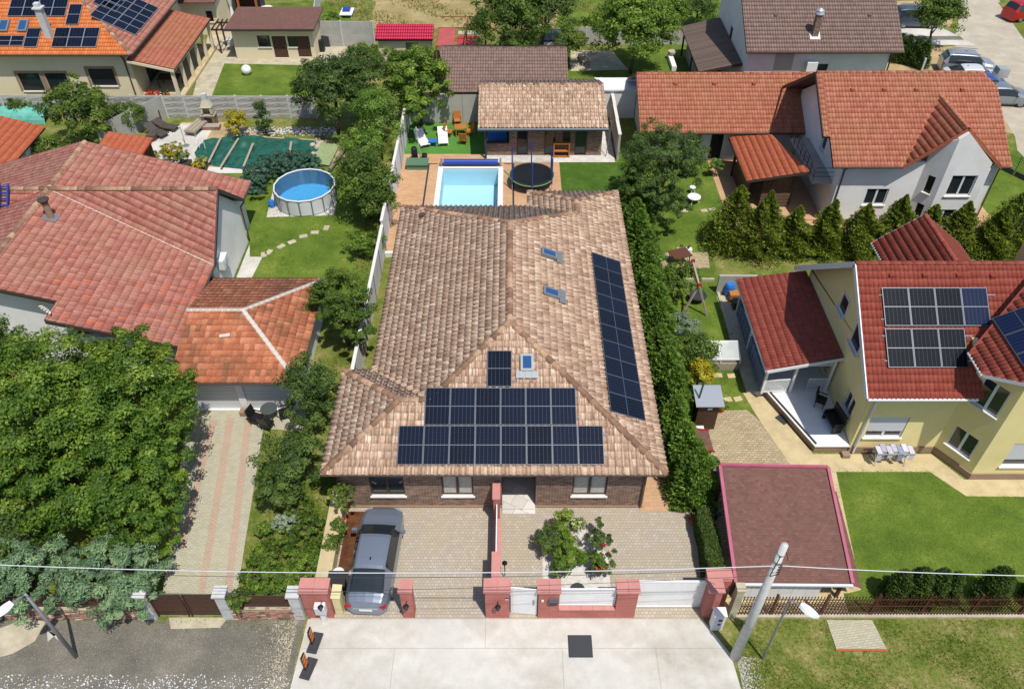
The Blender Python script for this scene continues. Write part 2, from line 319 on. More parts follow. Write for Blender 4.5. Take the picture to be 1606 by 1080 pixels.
# leaves
M['lf_mid'] = leafmat('leaf_mid', [(0, '#25380f'), (.5, '#42591a'), (1, '#708030')], gain=1.16)
M['lf_bright'] = leafmat('leaf_bright', [(0, '#264010'), (.35, '#3f5a18'), (.7, '#5c7424'), (1, '#86923a')], gain=1.18)
M['lf_dark'] = leafmat('leaf_dark', [(0, '#1a2c10'), (.5, '#304418'), (1, '#54642e')], gain=1.32)
M['lf_conifer'] = leafmat('conifer_spray', [(0, '#22380f'), (.5, '#40591c'), (1, '#6a8034')], gain=1.36, trans=.3)
M['lf_thuja'] = leafmat('thuja_spray', [(0, '#2a3a0e'), (.5, '#4a5a18'), (1, '#7d842c')], gain=1.28, trans=.3)
M['lf_juniper'] = leafmat('juniper_spray', [(0, '#34482f'), (.5, '#56704f'), (1, '#7c9068')], gain=1.2, trans=.2)
M['lf_blue'] = leafmat('blue_spruce', [(0, '#20362c'), (.5, '#33503f'), (1, '#4a6a52')], gain=1.15, trans=.15)
M['lf_yellow'] = leafmat('golden_leaf', [(0, '#7a7412'), (.5, '#a89f1c'), (1, '#c9bd38')])
M['lf_silver'] = leafmat('silver_leaf', [(0, '#6a7c62'), (.5, '#8b9c84'), (1, '#a8b5a0')])
M['lf_red'] = leafmat('red_bloom', [(0, '#a01818'), (1, '#c9352a')])
M['lf_orange'] = leafmat('orange_bloom', [(0, '#c9552a'), (1, '#d9805a')])
M['lf_white'] = leafmat('white_bloom', [(0, '#c9c7a8'), (1, '#dcdcc8')])
M['blade'] = leafmat('grass_blade', [(0, '#506c22'), (.6, '#6f8a2e'), (1, '#a09c52')])
M['blade_dry'] = leafmat('dry_blade', [(0, '#5d6a2a'), (.5, '#8a8148'), (1, '#a8986a')])

# ---------------------------------------------------------------- roofs
PROF = {'roman': [(0, .0), (.1, .046), (.28, .078), (.46, .046), (.56, .002), (.78, -.004), (1, .0)],
        'flat': [(0, .012), (.08, .02), (.16, .004), (.55, 0), (.9, .004), (1, .012)],
        'wave': [(0, 0), (.14, .02), (.34, .032), (.66, .032), (.86, .02), (1, 0)],
        'seam': [(0, .03), (.04, .03), (.07, 0), (.5, 0), (.96, 0), (1, .03)]}
def plane_basis(poly):
    p = [Vector(q) for q in poly]; u = (p[1] - p[0]).normalized(); n = Vector((0, 0, 0))
    for i in range(len(p)): n += (p[i] - p[0]).cross(p[(i + 1) % len(p)] - p[0])
    n.normalize()
    if n.z < 0: n = -n
    return p[0], u, n.cross(u), n
def tile_verts(prof, w, e, lift):
    a = [(s * w, -.012, h + lift) for s, h in prof]; b = [(s * w, e + .012, h) for s, h in prof]; c = [(s * w, -.008, h + lift - .035) for s, h in prof]
    return np.array(a + b + c)
def tile_faces(k):
    return np.array([(i, i + 1, k + i + 1, k + i) for i in range(k - 1)] + [(2 * k + i, 2 * k + i + 1, i + 1, i) for i in range(k - 1)])
def tile_roof(root, planes, style, w, e, m, nparts=0, lift=.03, off=.03, under=None, stagger=False, seed=1, thick=.12, jitter=.003, streak=0.0, name='roof_tile', mass='roof_tiles'):
    rng = np.random.default_rng(seed); prof = PROF[style]; k = len(prof); TV = tile_verts(prof, w, e, lift); TF = tile_faces(k)
    V = []; F = []; T = []; base = 0; singles = []; lists = []
    slab = MB()
    for poly in planes:
        o, u, v, n = plane_basis(poly); P = np.array([[(Vector(q) - o).dot(u), (Vector(q) - o).dot(v)] for q in poly])
        area = sum(P[i][0] * P[(i + 1) % len(P)][1] - P[(i + 1) % len(P)][0] * P[i][1] for i in range(len(P)))
        if area < 0: P = P[::-1]
        slab.slab([Vector(q) - n * .02 for q in poly], thick)
        umin, vmin = P.min(0); umax, vmax = P.max(0)
        cols = int((umax - umin) / w) + 3; rows = int((vmax - vmin) / e) + 2
        I, J = np.meshgrid(np.arange(cols), np.arange(rows)); I = I.ravel(); J = J.ravel()
        U = umin - w * .5 + I * w + (J % 2) * (w / 2 if stagger else 0); Vv = vmin - .04 + J * e
        if style in ('roman',): U = U + 0.0
        edges = []
        for i in range(len(P)):
            a = P[i]; b = P[(i + 1) % len(P)]; d = b - a; L = np.hypot(*d)
            if L > 1e-5:
                nn = np.array([-d[1], d[0]]) / L; slack = .05 if abs(d[1]) < .02 * L and a[1] < vmin + .05 else 0.0
                edges.append((a - nn * slack, nn))
        cor = np.stack([np.stack([U + a * w, Vv + b * e], 1) for a in (0, 1) for b in (0, 1)], 1)
        full = np.ones(len(U), bool); out = np.zeros(len(U), bool)
        for a, nn in edges:
            d = ((cor - a) * nn).sum(2); full &= (d > -.02).all(1); out |= (d < 0).all(1)
        part = ~full & ~out
        B = np.array([list(u), list(v), list(n)]); O = np.array(o) + np.array(n) * off
        nt = len(U); tt = rng.random(nt); jz = (rng.random(nt) - .5) * 2 * jitter; ju = (rng.random(nt) - .5) * jitter
        def verts(idx, U=U, ju=ju, Vv=Vv, jz=jz, B=B, O=O):
            L = TV[None] + np.stack([U[idx] + ju[idx], Vv[idx] + 0 * idx, jz[idx]], 1)[:, None, :]
            return (L @ B + O)
        idx = np.nonzero(full)[0]; lists.append((idx, U, Vv, jz, tt, B, O, u, v, n, verts))
        ip = np.nonzero(part)[0]
        if len(ip):
            X = verts(ip).reshape(-1, 3); FF = (TF[None] + (np.arange(len(ip)) * 3 * k)[:, None, None]).reshape(-1, 4)
            bm = bmesh.new(); bv = [bm.verts.new(x) for x in X]; ly = bm.faces.layers.float.new('t')
            for q, f in enumerate(FF):
                fc = bm.faces.new([bv[i] for i in f]); fc[ly] = tt[ip[q // len(TF)]] * (1 - streak) + streak * ((q * 7919 + 13) % 101) / 101
            for a, nn in edges:
                co = o + u * float(a[0]) + v * float(a[1]); no = -(u * float(nn[0]) + v * float(nn[1]))
                bmesh.ops.bisect_plane(bm, geom=bm.verts[:] + bm.edges[:] + bm.faces[:], plane_co=co, plane_no=no, clear_outer=True)
            bmesh.ops.triangulate(bm, faces=bm.faces[:]); bm.verts.index_update()
            V.append(np.array([v_.co[:] for v_ in bm.verts]).reshape(-1, 3)); F.append(np.array([[v_.index for v_ in f.verts] for f in bm.faces], dtype=int).reshape(-1, 3) + base); T.append(np.array([f[ly] for f in bm.faces]))
            base += len(bm.verts); bm.free()
    # nearest whole tiles become parts of their own
    if streak: rngs = np.random.default_rng(seed + 99)
    def ftint(t):
        if not streak: return np.repeat(t, len(TF))
        c = rngs.random((len(t), k - 1)); c = c * streak + t[:, None] * (1 - streak); return np.concatenate([c, c], 1).ravel()
    allc = []
    for li, (idx, U, Vv, jz, tt, B, O, *_r) in enumerate(lists):
        c = np.stack([U[idx] + w / 2, Vv[idx] + e / 2, 0 * U[idx]], 1) @ B + O
        d = np.linalg.norm(c - np.array([0, 0, CAM_H]), axis=1)
        # only those inside the picture
        f = c[:, 1] * _c + (CAM_H - c[:, 2]) * _s; px = 803 + FPX * c[:, 0] / f; py = 540 - FPX * (c[:, 1] * _s - (CAM_H - c[:, 2]) * _c) / f
        d = d + np.where((px > 5) & (px < 1601) & (py > 5) & (py < 1075), 0, 1e3)
        allc += [(dd, li, i) for dd, i in zip(d, idx)]
    allc.sort(key=lambda q: q[0]); pick = set((q[1], q[2]) for q in allc[:nparts] if q[0] < 500)
    variants = []
    if nparts:
        for q in range(10 if not streak else 24):
            variants.append(npmesh(name, TV, TF, [m], ftint(np.array([(q % 10) / 9]))))
    for li, (idx, U, Vv, jz, tt, B, O, u, v, n, verts) in enumerate(lists):
        keep = np.array([i for i in idx if (li, i) not in pick], dtype=int)
        if len(keep):
            X = verts(keep).reshape(-1, 3); FF = (TF[None] + (np.arange(len(keep)) * 3 * k)[:, None, None]).reshape(-1, 4)
            tri = np.concatenate([FF[:, [0, 1, 2]], FF[:, [0, 2, 3]]]); t4 = ftint(tt[keep])
            V.append(X); F.append(tri + base); T.append(np.concatenate([t4, t4])); base += len(X)
        for i in idx:
            if (li, i) in pick:
                p = Vector(O) + u * float(U[i]) + v * float(Vv[i]) + n * float(jz[i])
                mt = Matrix((u, v, n)).transposed().to_4x4(); mt.translation = p
                link(name, variants[int(tt[i] * (len(variants) - .01))], root, matrix=mt)
    if V:
        o_ = link(mass, npmesh(mass, np.concatenate(V), np.concatenate(F), [m], np.concatenate(T)), root)
        if 'tile' in mass: o_['kind'] = 'stuff'
    slab.build('roof_deck', under or M['fascia'], root)
_capc = {}
def caps(root, p0, p1, m, r=.13, step=.36, name='ridge_tile', join=False, seed=0):
    p0 = Vector(p0); p1 = Vector(p1); d = (p1 - p0); L = d.length; d.normalize(); a = d.cross(Vector((0, 0, 1))).normalized(); b = a.cross(d)
    n = max(1, int(round(L / step))); st = L / n; key = (m.name, r, round(st, 3)); rnd = random.Random(seed + int(L * 100))
    if key not in _capc:
        K = 7; vs = []
        for yy, rr in ((-.02, 1.12), (st + .0, .94)):
            for i in range(K):
                t = pi * i / (K - 1); vs.append((cos(t) * r * rr, yy, sin(t) * r * rr * .75 - .02))
        for i in range(K):
            t = pi * i / (K - 1); vs.append((cos(t) * r * .9, -.02, sin(t) * r * .9 * .75 - .02))
        fs = [(i, i + 1, K + i + 1, K + i) for i in range(K - 1)] + [(2 * K + i, 2 * K + i + 1, i + 1, i) for i in range(K - 1)]
        _capc[key] = [npmesh(name, np.array(vs), np.array(fs), [m], np.full(len(fs), q / 4)) for q in range(5)]
    for i in range(n):
        mt = Matrix((a, d, b)).transposed().to_4x4(); mt.translation = p0 + d * (i * st) + Vector((0, 0, .03))
        link(name, rnd.choice(_capc[key]), root, matrix=mt)

# ---------------------------------------------------------------- walls and windows
def frame_at(p0, p1):
    p0 = Vector((p0[0], p0[1], 0)); p1 = Vector((p1[0], p1[1], 0)); d = (p1 - p0).normalized(); nrm = Vector((d.y, -d.x, 0))
    return p0, d, nrm, (p1 - p0).length
def boxf(mb, F, s0, s1, z0, z1, d0, d1, m=0):
    """box in wall coordinates; depth d is measured inwards from the face"""
    o, d, n, L = F
    q = [o + d * s - n * t + Vector((0, 0, z)) for z in (z0, z1) for s, t in ((s0, d0), (s1, d0), (s1, d1), (s0, d1))]
    return mb.hexa(q, m)
def window(root, F, s0, s1, z0, z1, kind):
    fw = .07; dk = kind.startswith('dk'); fm = M['frame_dark'] if dk else M['frame_white']
    fr = MB()
    if 'garage' in kind:
        n = 8
        for i in range(n): boxf(fr, F, s0, s1, z0 + (z1 - z0) * i / n + .006, z0 + (z1 - z0) * (i + 1) / n - .006, .12, .16)
        boxf(fr, F, s0, s1, z0, z1, .15, .2)
        return fr.build('garage_door', M['shutter'], root)
    if 'plain' in kind:
        boxf(fr, F, s0, s1, z0, z1, .1, .16); boxf(fr, F, s0 + .08, s1 - .08, z0 + .1, z0 + (z1 - z0) * .45, .085, .1); boxf(fr, F, s0 + .08, s1 - .08, z0 + (z1 - z0) * .52, z1 - .1, .085, .1)
        dr = fr.build('door', M['darkwood'], root); h = MB(); boxf(h, F, s1 - .16, s1 - .12, z0 + .95, z0 + 1.1, .02, .085); h.build('handle', M['steel'], dr); return dr
    boxf(fr, F, s0, s1, z0, z0 + fw, .08, .15); boxf(fr, F, s0, s1, z1 - fw, z1, .08, .15)
    boxf(fr, F, s0, s0 + fw, z0 + fw, z1 - fw, .08, .15); boxf(fr, F, s1 - fw, s1, z0 + fw, z1 - fw, .08, .15)
    cuts = [s0 + fw, s1 - fw]
    if '2' in kind:
        mid = (s0 + s1) / 2; boxf(fr, F, mid - .06, mid + .06, z0 + fw, z1 - fw, .07, .15); cuts = [s0 + fw, mid - .06, mid + .06, s1 - fw]
    if 'T' in kind:
        zt = z1 - (z1 - z0) * .28; boxf(fr, F, s0 + fw, s1 - fw, zt - .03, zt + .03, .075, .15)
    wd = fr.build('door' if 'door' in kind else 'window', fm, root)
    for i in range(0, len(cuts), 2):
        pn = MB(); boxf(pn, F, cuts[i], cuts[i + 1], z0 + fw, z1 - fw, .115, .13); pn.build('pane', M['curtain'] if 'C' in kind else M['glass'], wd)
        if 'c' in kind:
            cu = MB(); zc = z0 + (z1 - z0) * .1
            for q in range(5):
                a = cuts[i] + (cuts[i + 1] - cuts[i]) * (q + .1) / 5; b = cuts[i] + (cuts[i + 1] - cuts[i]) * (q + .8) / 5; boxf(cu, F, a, b, zc, z1 - fw - .02, .11 - .008 * (q % 2), .118)
            cu.build('curtain', M['curtain'], wd)
    if 'S' in kind:
        st = MB(); n = 12; zb = z0 + (z1 - z0) * .3
        for q in range(n): boxf(st, F, s0 + .03, s1 - .03, zb + (z1 - zb) * q / n + .004, zb + (z1 - zb) * (q + 1) / n - .004, .03, .06)
        st.build('roller_shutter', M['shutter'], wd)
    if 'door' not in kind:
        sl = MB(); boxf(sl, F, s0 - .06, s1 + .06, z0 - .05, z0 + .005, -.09, .14); sl.build('sill', M['sill'], wd)
    return wd
def facade(root, p0, p1, z0, z1, ops, m, thick=.25, name='wall', top=None):
    """p0 -> p1 runs left to right seen from outside; ops = (s0, s1, za, zb, kind)"""
    F = frame_at(p0, p1); L = F[3]; mb = MB()
    S = sorted({0, L} | {o[0] for o in ops} | {o[1] for o in ops}); Z = sorted({z0, z1} | {o[2] for o in ops} | {o[3] for o in ops})
    for a, b in zip(S, S[1:]):
        run = None
        for za, zb in zip(Z, Z[1:]):
            hole = any(o[0] - 1e-6 <= a and b <= o[1] + 1e-6 and o[2] - 1e-6 <= za and zb <= o[3] + 1e-6 for o in ops)
            if hole:
                if run: boxf(mb, F, a, b, run[0], run[1], 0, thick); run = None
            else: run = (run[0], zb) if run else (za, zb)
        if run: boxf(mb, F, a, b, run[0], run[1], 0, thick)
    if top:   # gable outline above z1: list of (s, z)
        o, d, n, _L = F; P = [o + d * s + Vector((0, 0, z)) for s, z in [(0, z1)] + list(top) + [(L, z1)]]; k = len(P)
        mb.mesh(P + [p - n * thick for p in P], [tuple(range(k))[::-1], tuple(range(k, 2 * k))] + [(i, (i + 1) % k, k + (i + 1) % k, k + i) for i in range(k)])
    w = mb.build(name, m, root)
    for o in ops:
        if o[4]: window(root, F, o[0], o[1], o[2], o[3], o[4])
    return w
def gutter(root, p0, p1, m, drop=.02, r=.06, name='gutter'):
    mb = MB(); p0 = Vector(p0); p1 = Vector(p1); mb.tube(p0 - Vector((0, 0, drop)), p1 - Vector((0, 0, drop)), r, n=8); return mb.build(name, m, root)
def downpipe(root, pts, m, r=.045):
    mb = MB()
    for a, b in zip(pts, pts[1:]): mb.tube(a, b, r, n=8)
    return mb.build('downpipe', m, root)

# ---------------------------------------------------------------- solar panels
_pan = {}
def panel_meshes(w, l, frame, cell, nx, ny, split, backm='cellback'):
    key = (w, l, frame, cell, nx, ny, split)
    if key not in _pan:
        f = MB(); t = .02; f.box((0, 0, 0), (w, t, .04)); f.box((0, l - t, 0), (w, l, .04)); f.box((0, t, 0), (t, l - t, .04)); f.box((w - t, t, 0), (w, l - t, .04)); f.box((t, t, .002), (w - t, l - t, .03), 1)
        if split: f.box((t, l / 2 - .014, .03), (w - t, l / 2 + .014, .036), 0)
        c = MB(); gx = .010
        segs = [(t + .012, l / 2 - .018), (l / 2 + .018, l - t - .012)] if split else [(t + .012, l - t - .012)]
        x0 = t + .01; x1 = w - t - .01
        for ya, yb in segs:
            nn = ny // len(segs)
            for i in range(nx):
                for j in range(nn):
                    a = x0 + (x1 - x0) * i / nx + gx / 2; b = x0 + (x1 - x0) * (i + 1) / nx - gx / 2; cc = ya + (yb - ya) * j / nn + gx / 2 * .6; d = ya + (yb - ya) * (j + 1) / nn - gx / 2 * .6
                    c.poly([(a, cc, .034), (b, cc, .034), (b, d, .034), (a, d, .034)])
        _pan[key] = (f.me('solar_panel', [M[frame], M[backm]]), c.me('cells', M[cell]))
    return _pan[key]
def panel(root, p, u, v, w, l, frame='panelframe', cell='cell', nx=6, ny=20, split=True, lift=.14):
    n = u.cross(v).normalized(); mt = Matrix((u, v, n)).transposed().to_4x4(); mt.translation = Vector(p) + n * lift
    a, b = panel_meshes(w, l, frame, cell, nx, ny, split); o = link('solar_panel', a, root, matrix=mt)
    c = link('cell_grid', b); c.parent = o; WM[c.name] = mt
    return o
def skylight(root, p, u, v, w, l, apron=True, side=False):
    n = u.cross(v).normalized(); mt = Matrix((u, v, n)).transposed().to_4x4(); mt.translation = Vector(p) + n * .09
    f = MB(); t = .1; h = .17
    f.box((0, 0, 0), (w, t, h)); f.box((0, l - t, 0), (w, l, h)); f.box((0, t, 0), (t, l - t, h)); f.box((w - t, t, 0), (w, l - t, h))
    o = f.build('skylight', M['steel'], root, matrix=mt)
    gl = MB(); gl.box((t, t, .08), (w - t, l - t, .15)); q = gl.build('pane', M['skyglass'], o, local=True)
    if apron:
        ap = MB()
        for i in range(7): ap.box((-.2 + i * (w + .4) / 7, -.34, .07 + .02 * (i % 2)), (-.2 + (i + 1) * (w + .4) / 7, -.005, .1 + .02 * (i % 2)))
        ap.build('flashing', M['steel'], o, local=True)
    return o

# ---------------------------------------------------------------- plants
def leaf_cloud(name, blobs, n, size, m, seed, clumps=60, crough=.28, aspect=1.7, up=.35, spread=1.0, tintr=(0, 1), droop=0.0, jag=.18):
    """leaf-sized faces in clumps through the crown's volume; blobs = (centre, (rx, ry, rz))"""
    rng = np.random.default_rng(seed)
    vol = np.array([b[1][0] * b[1][1] * b[1][2] for b in blobs]) ** .75; vol /= vol.sum()
    cb = rng.choice(len(blobs), clumps, p=vol); C = np.array([b[0] for b in blobs], float)[cb]; Rr = np.array([b[1] for b in blobs], float)[cb]
    d = rng.normal(size=(clumps, 3)); d /= np.linalg.norm(d, axis=1)[:, None]; d[:, 2] = np.where(d[:, 2] < -.35, -d[:, 2], d[:, 2])
    rad = rng.choice([1, 0], clumps, p=[.82, .18]) * rng.uniform(.68, 1.0 + jag, clumps); rad = np.where(rad == 0, rng.uniform(.2, .7, clumps), rad)
    cc = C + d * Rr * rad[:, None]; cr = crough * Rr.mean(1) * rng.uniform(.7, 1.25, clumps); ct = rng.uniform(0, 1, clumps)
    k = rng.integers(0, clumps, n); off = rng.normal(size=(n, 3)); off /= np.linalg.norm(off, axis=1)[:, None]
    off[:, 2] = np.where((off[:, 2] < 0) & (rng.random(n) < .55), -off[:, 2], off[:, 2])
    rr = rng.random(n) ** .45
    pos = cc[k] + off * cr[k][:, None] * rr[:, None] * np.array([1.12, 1.12, .8])
    pos[:, 2] -= droop * rr * cr[k]; pos[:, 2] = np.maximum(pos[:, 2], .05)
    nr = off * .8 + d[k] * .5 + rng.normal(size=(n, 3)) * .45; nr[:, 2] += up; nr /= np.linalg.norm(nr, axis=1)[:, None]
    ax = rng.normal(size=(n, 3)) * .6 + off * spread; ax -= nr * (ax * nr).sum(1)[:, None]; ax /= np.linalg.norm(ax, axis=1)[:, None] + 1e-9
    sd = np.cross(nr, ax); s = size * rng.uniform(.6, 1.35, n)[:, None]
    a = pos - ax * s * .5; b = pos + sd * s * .5 / aspect * 1.0 + nr * s * .06; c = pos + ax * s * .5; e = pos - sd * s * .5 / aspect + nr * s * .06
    Vt = np.stack([a, b, c, e], 1).reshape(-1, 3); Fq = np.arange(4 * n).reshape(n, 4)
    t = np.clip(ct[k] * .55 + rng.random(n) * .45, 0, 1) * (tintr[1] - tintr[0]) + tintr[0]
    return npmesh(name, Vt, Fq, [m], t), cc
def wood(name, base, cc, h, r, m, seed, limbs=7):
    rnd = random.Random(seed); mb = MB(); b = Vector(base); top = b + Vector((rnd.uniform(-.1, .1) * h, rnd.uniform(-.1, .1) * h, h)); mid = b.lerp(top, .45) + Vector((rnd.uniform(-.06, .06), rnd.uniform(-.06, .06), 0)) * h
    mb.tube(b, mid, r, r * .75, 9); mb.tube(mid, top, r * .75, r * .35, 8)
    for i in range(limbs):
        t = rnd.uniform(.25, 1); st = b.lerp(mid, t / .5) if t < .5 else mid.lerp(top, (t - .5) * 2); e = Vector(cc[rnd.randrange(len(cc))]); q = st.lerp(e, .5) + Vector((0, 0, h * .06))
        mb.tube(st, q, r * .35, r * .2, 6); mb.tube(q, e, r * .2, r * .06, 5)
    return mb, m
def plant(name, label, cat, base, blobs, n, size, m, seed, trunk=None, group=None, bark='bark', crown='crown', **kw):
    """base = (x, y); blobs relative to base"""
    bx, by = base[0], base[1]; root = thing(name, label, cat, (bx, by, 0), 0, group)
    me, cc = leaf_cloud(crown, blobs, n, size, M[m], seed, **kw); link(crown, me, root, local=True)
    if trunk:
        mb, _ = wood('trunk', (0, 0, 0), cc, trunk[0], trunk[1], M[bark], seed); mb.build('trunk', M[bark], root, smooth=True, local=True)
    return root
def cone_cloud(name, h, r, n, size, m, seed, z0=.1, columnar=.5, aspect=2.6, lump=.2, up=.5):
    """conifer: sprays pointing outwards and up over a cone with an uneven surface"""
    rng = np.random.default_rng(seed); z = rng.random(n) ** (1.25) ; ang = rng.uniform(0, 2 * pi, n)
    ph = rng.uniform(0, 2 * pi, 6); fr = rng.integers(2, 6, 6); lum = sum(np.sin(fr[i] * ang + ph[i] + z * (5 + 3 * i)) for i in range(6)) / 6
    prof = (1 - z) ** columnar * (np.minimum(z / .08, 1) * .35 + .65); nsp = 26; sp = np.floor(z * nsp + ang * 2.3 % 1)
    wh = .86 + .14 * np.sin(z * nsp * 2 * pi / 2 + 3 * ang)
    rad = r * prof * wh * (1 + lump * lum * 1.6) * (1 - .5 * rng.random(n) ** 3)
    pos = np.stack([np.cos(ang) * rad, np.sin(ang) * rad, z0 + z * (h - z0)], 1)
    out = np.stack([np.cos(ang), np.sin(ang), np.full(n, 0)], 1)
    ax = out * .8 + rng.normal(size=(n, 3)) * .4; ax[:, 2] += up; ax /= np.linalg.norm(ax, axis=1)[:, None]
    nr = out * .5 + rng.normal(size=(n, 3)) * .4; nr[:, 2] += .6; nr -= ax * (nr * ax).sum(1)[:, None]; nr /= np.linalg.norm(nr, axis=1)[:, None]
    sd = np.cross(nr, ax); s = size * rng.uniform(.6, 1.4, n)[:, None]
    a = pos - ax * s * .4; b = pos + sd * s * .5 / aspect; c = pos + ax * s * .6; e = pos - sd * s * .5 / aspect
    cl = np.sin(ang * 5 + z * 31) * .5 + .5
    return npmesh(name, np.stack([a, b, c, e], 1).reshape(-1, 3), np.arange(4 * n).reshape(n, 4), [m], np.clip(.35 * cl + .65 * rng.random(n), 0, 1))
def conifer(name, label, cat, base, h, r, n, size, m, seed, group=None, **kw):
    root = thing(name, label, cat, (base[0], base[1], 0), 0, group); link('crown', cone_cloud('crown', h, r, n, size, M[m], seed, **kw), root, local=True)
    mb = MB(); mb.tube((0, 0, 0), (0, 0, h * .8), .07 + r * .05, .02, 7); mb.build('trunk', M['bark'], root, local=True); return root
def scatter(name, label, polys, dens, h, m, seed, cat=None, wid=.03, spread=.5, z=0.0, blades=3, tintr=(0, 1), patch=None):
    """tufts of blades over polygons of ground: nobody could count them"""
    rng = np.random.default_rng(seed); P = []
    for poly in polys:
        q = np.array([(p[0], p[1]) for p in poly]); x0, y0 = q.min(0); x1, y1 = q.max(0); n = int((x1 - x0) * (y1 - y0) * dens)
        pts = np.stack([rng.uniform(x0, x1, n), rng.uniform(y0, y1, n)], 1); ins = np.zeros(n, bool)
        for i in range(len(q)):
            a = q[i]; b = q[(i + 1) % len(q)]; c = ((a[1] > pts[:, 1]) != (b[1] > pts[:, 1])) & (pts[:, 0] < (b[0] - a[0]) * (pts[:, 1] - a[1]) / (b[1] - a[1] + 1e-12) + a[0]); ins ^= c
        P.append(pts[ins])
    P = np.concatenate(P)
    if patch:
        f = np.sin(P[:, 0] * patch + np.sin(P[:, 1] * patch * .7) * 2) + np.sin(P[:, 1] * patch * 1.3 + P[:, 0] * .8) + rng.normal(size=len(P)) * .7; P = P[f > 0]
    P = np.repeat(P, blades, 0); n = len(P); P = P + rng.normal(size=(n, 2)) * .03; a = rng.uniform(0, 2 * pi, n); hh = h * rng.uniform(.5, 1.4, n)
    base = np.stack([P[:, 0], P[:, 1], np.full(n, z)], 1); d = np.stack([np.cos(a), np.sin(a), 0 * a], 1); lean = np.stack([np.cos(a + 1.3), np.sin(a + 1.3), 0 * a], 1)
    w_ = wid * rng.uniform(.6, 1.3, n)[:, None]; tip = base + lean * (hh * spread)[:, None] + np.array([0, 0, 1]) * hh[:, None]
    Vt = np.stack([base - d * w_ / 2, base + d * w_ / 2, tip], 1).reshape(-1, 3)
    o = link(name, npmesh(name, Vt, np.arange(3 * n).reshape(n, 3), [M[m]], rng.uniform(tintr[0], tintr[1], n))); tag(o, label, cat, None, 'stuff'); return o
def sheet(name, pts, m, level=0, label=None):
    """flush ground sheet; every level lies 4 mm above the one below"""
    P = [Vector((p[0], p[1], .004 * level)) for p in pts]
    bm = bmesh.new(); f = bm.faces.new([bm.verts.new(p) for p in P]); f.normal_update()
    bmesh.ops.triangulate(bm, faces=[f], ngon_method='EAR_CLIP')
    for q in bm.faces:
        q.normal_update()
        if q.normal.z < 0: q.normal_flip()
    me = bpy.data.meshes.new(name); bm.to_mesh(me); bm.free(); me.materials.append(M[m]); o = link(name, me); tag(o, label, None, None, 'structure'); return o
def onpl(u, v, p, n):
    a = g(u, v, 0); o = Vector((0, 0, CAM_H)); d = a - o; return o + d * ((Vector(p) - o).dot(n) / d.dot(n))

# ---------------------------------------------------------------- cars
CARS = {
 # s along the length (0 = rear), half-width, belt height, top height, top half-width, zone of the strip up to the next station
 'saloon': [(0, .60, .62, .80, .45, 'b'), (.10, .80, .72, .98, .62, 'b'), (.45, .88, .84, 1.09, .68, 'r'), (1.35, .925, .90, 1.40, .60, 's'), (1.75, .93, .92, 1.46, .60, 's'), (2.45, .93, .92, 1.475, .61, 's'), (2.95, .93, .91, 1.44, .61, 'w'), (3.65, .93, .88, 1.04, .70, 'b'), (4.2, .91, .80, .95, .68, 'b'), (4.6, .84, .70, .82, .58, 'b'), (4.80, .68, .55, .66, .42, 'e')],
 'suv': [(0, .66, .80, 1.05, .60, 'b'), (.06, .82, .95, 1.15, .66, 'r'), (.38, .88, 1.0, 1.68, .64, 's'), (1.0, .90, 1.0, 1.74, .65, 's'), (2.2, .91, 1.0, 1.74, .65, 's'), (2.7, .91, .99, 1.70, .64, 'w'), (3.3, .91, .98, 1.14, .70, 'b'), (4.0, .88, .92, 1.06, .66, 'b'), (4.3, .78, .80, .9, .55, 'b'), (4.42, .66, .6, .7, .45, 'e')],
}
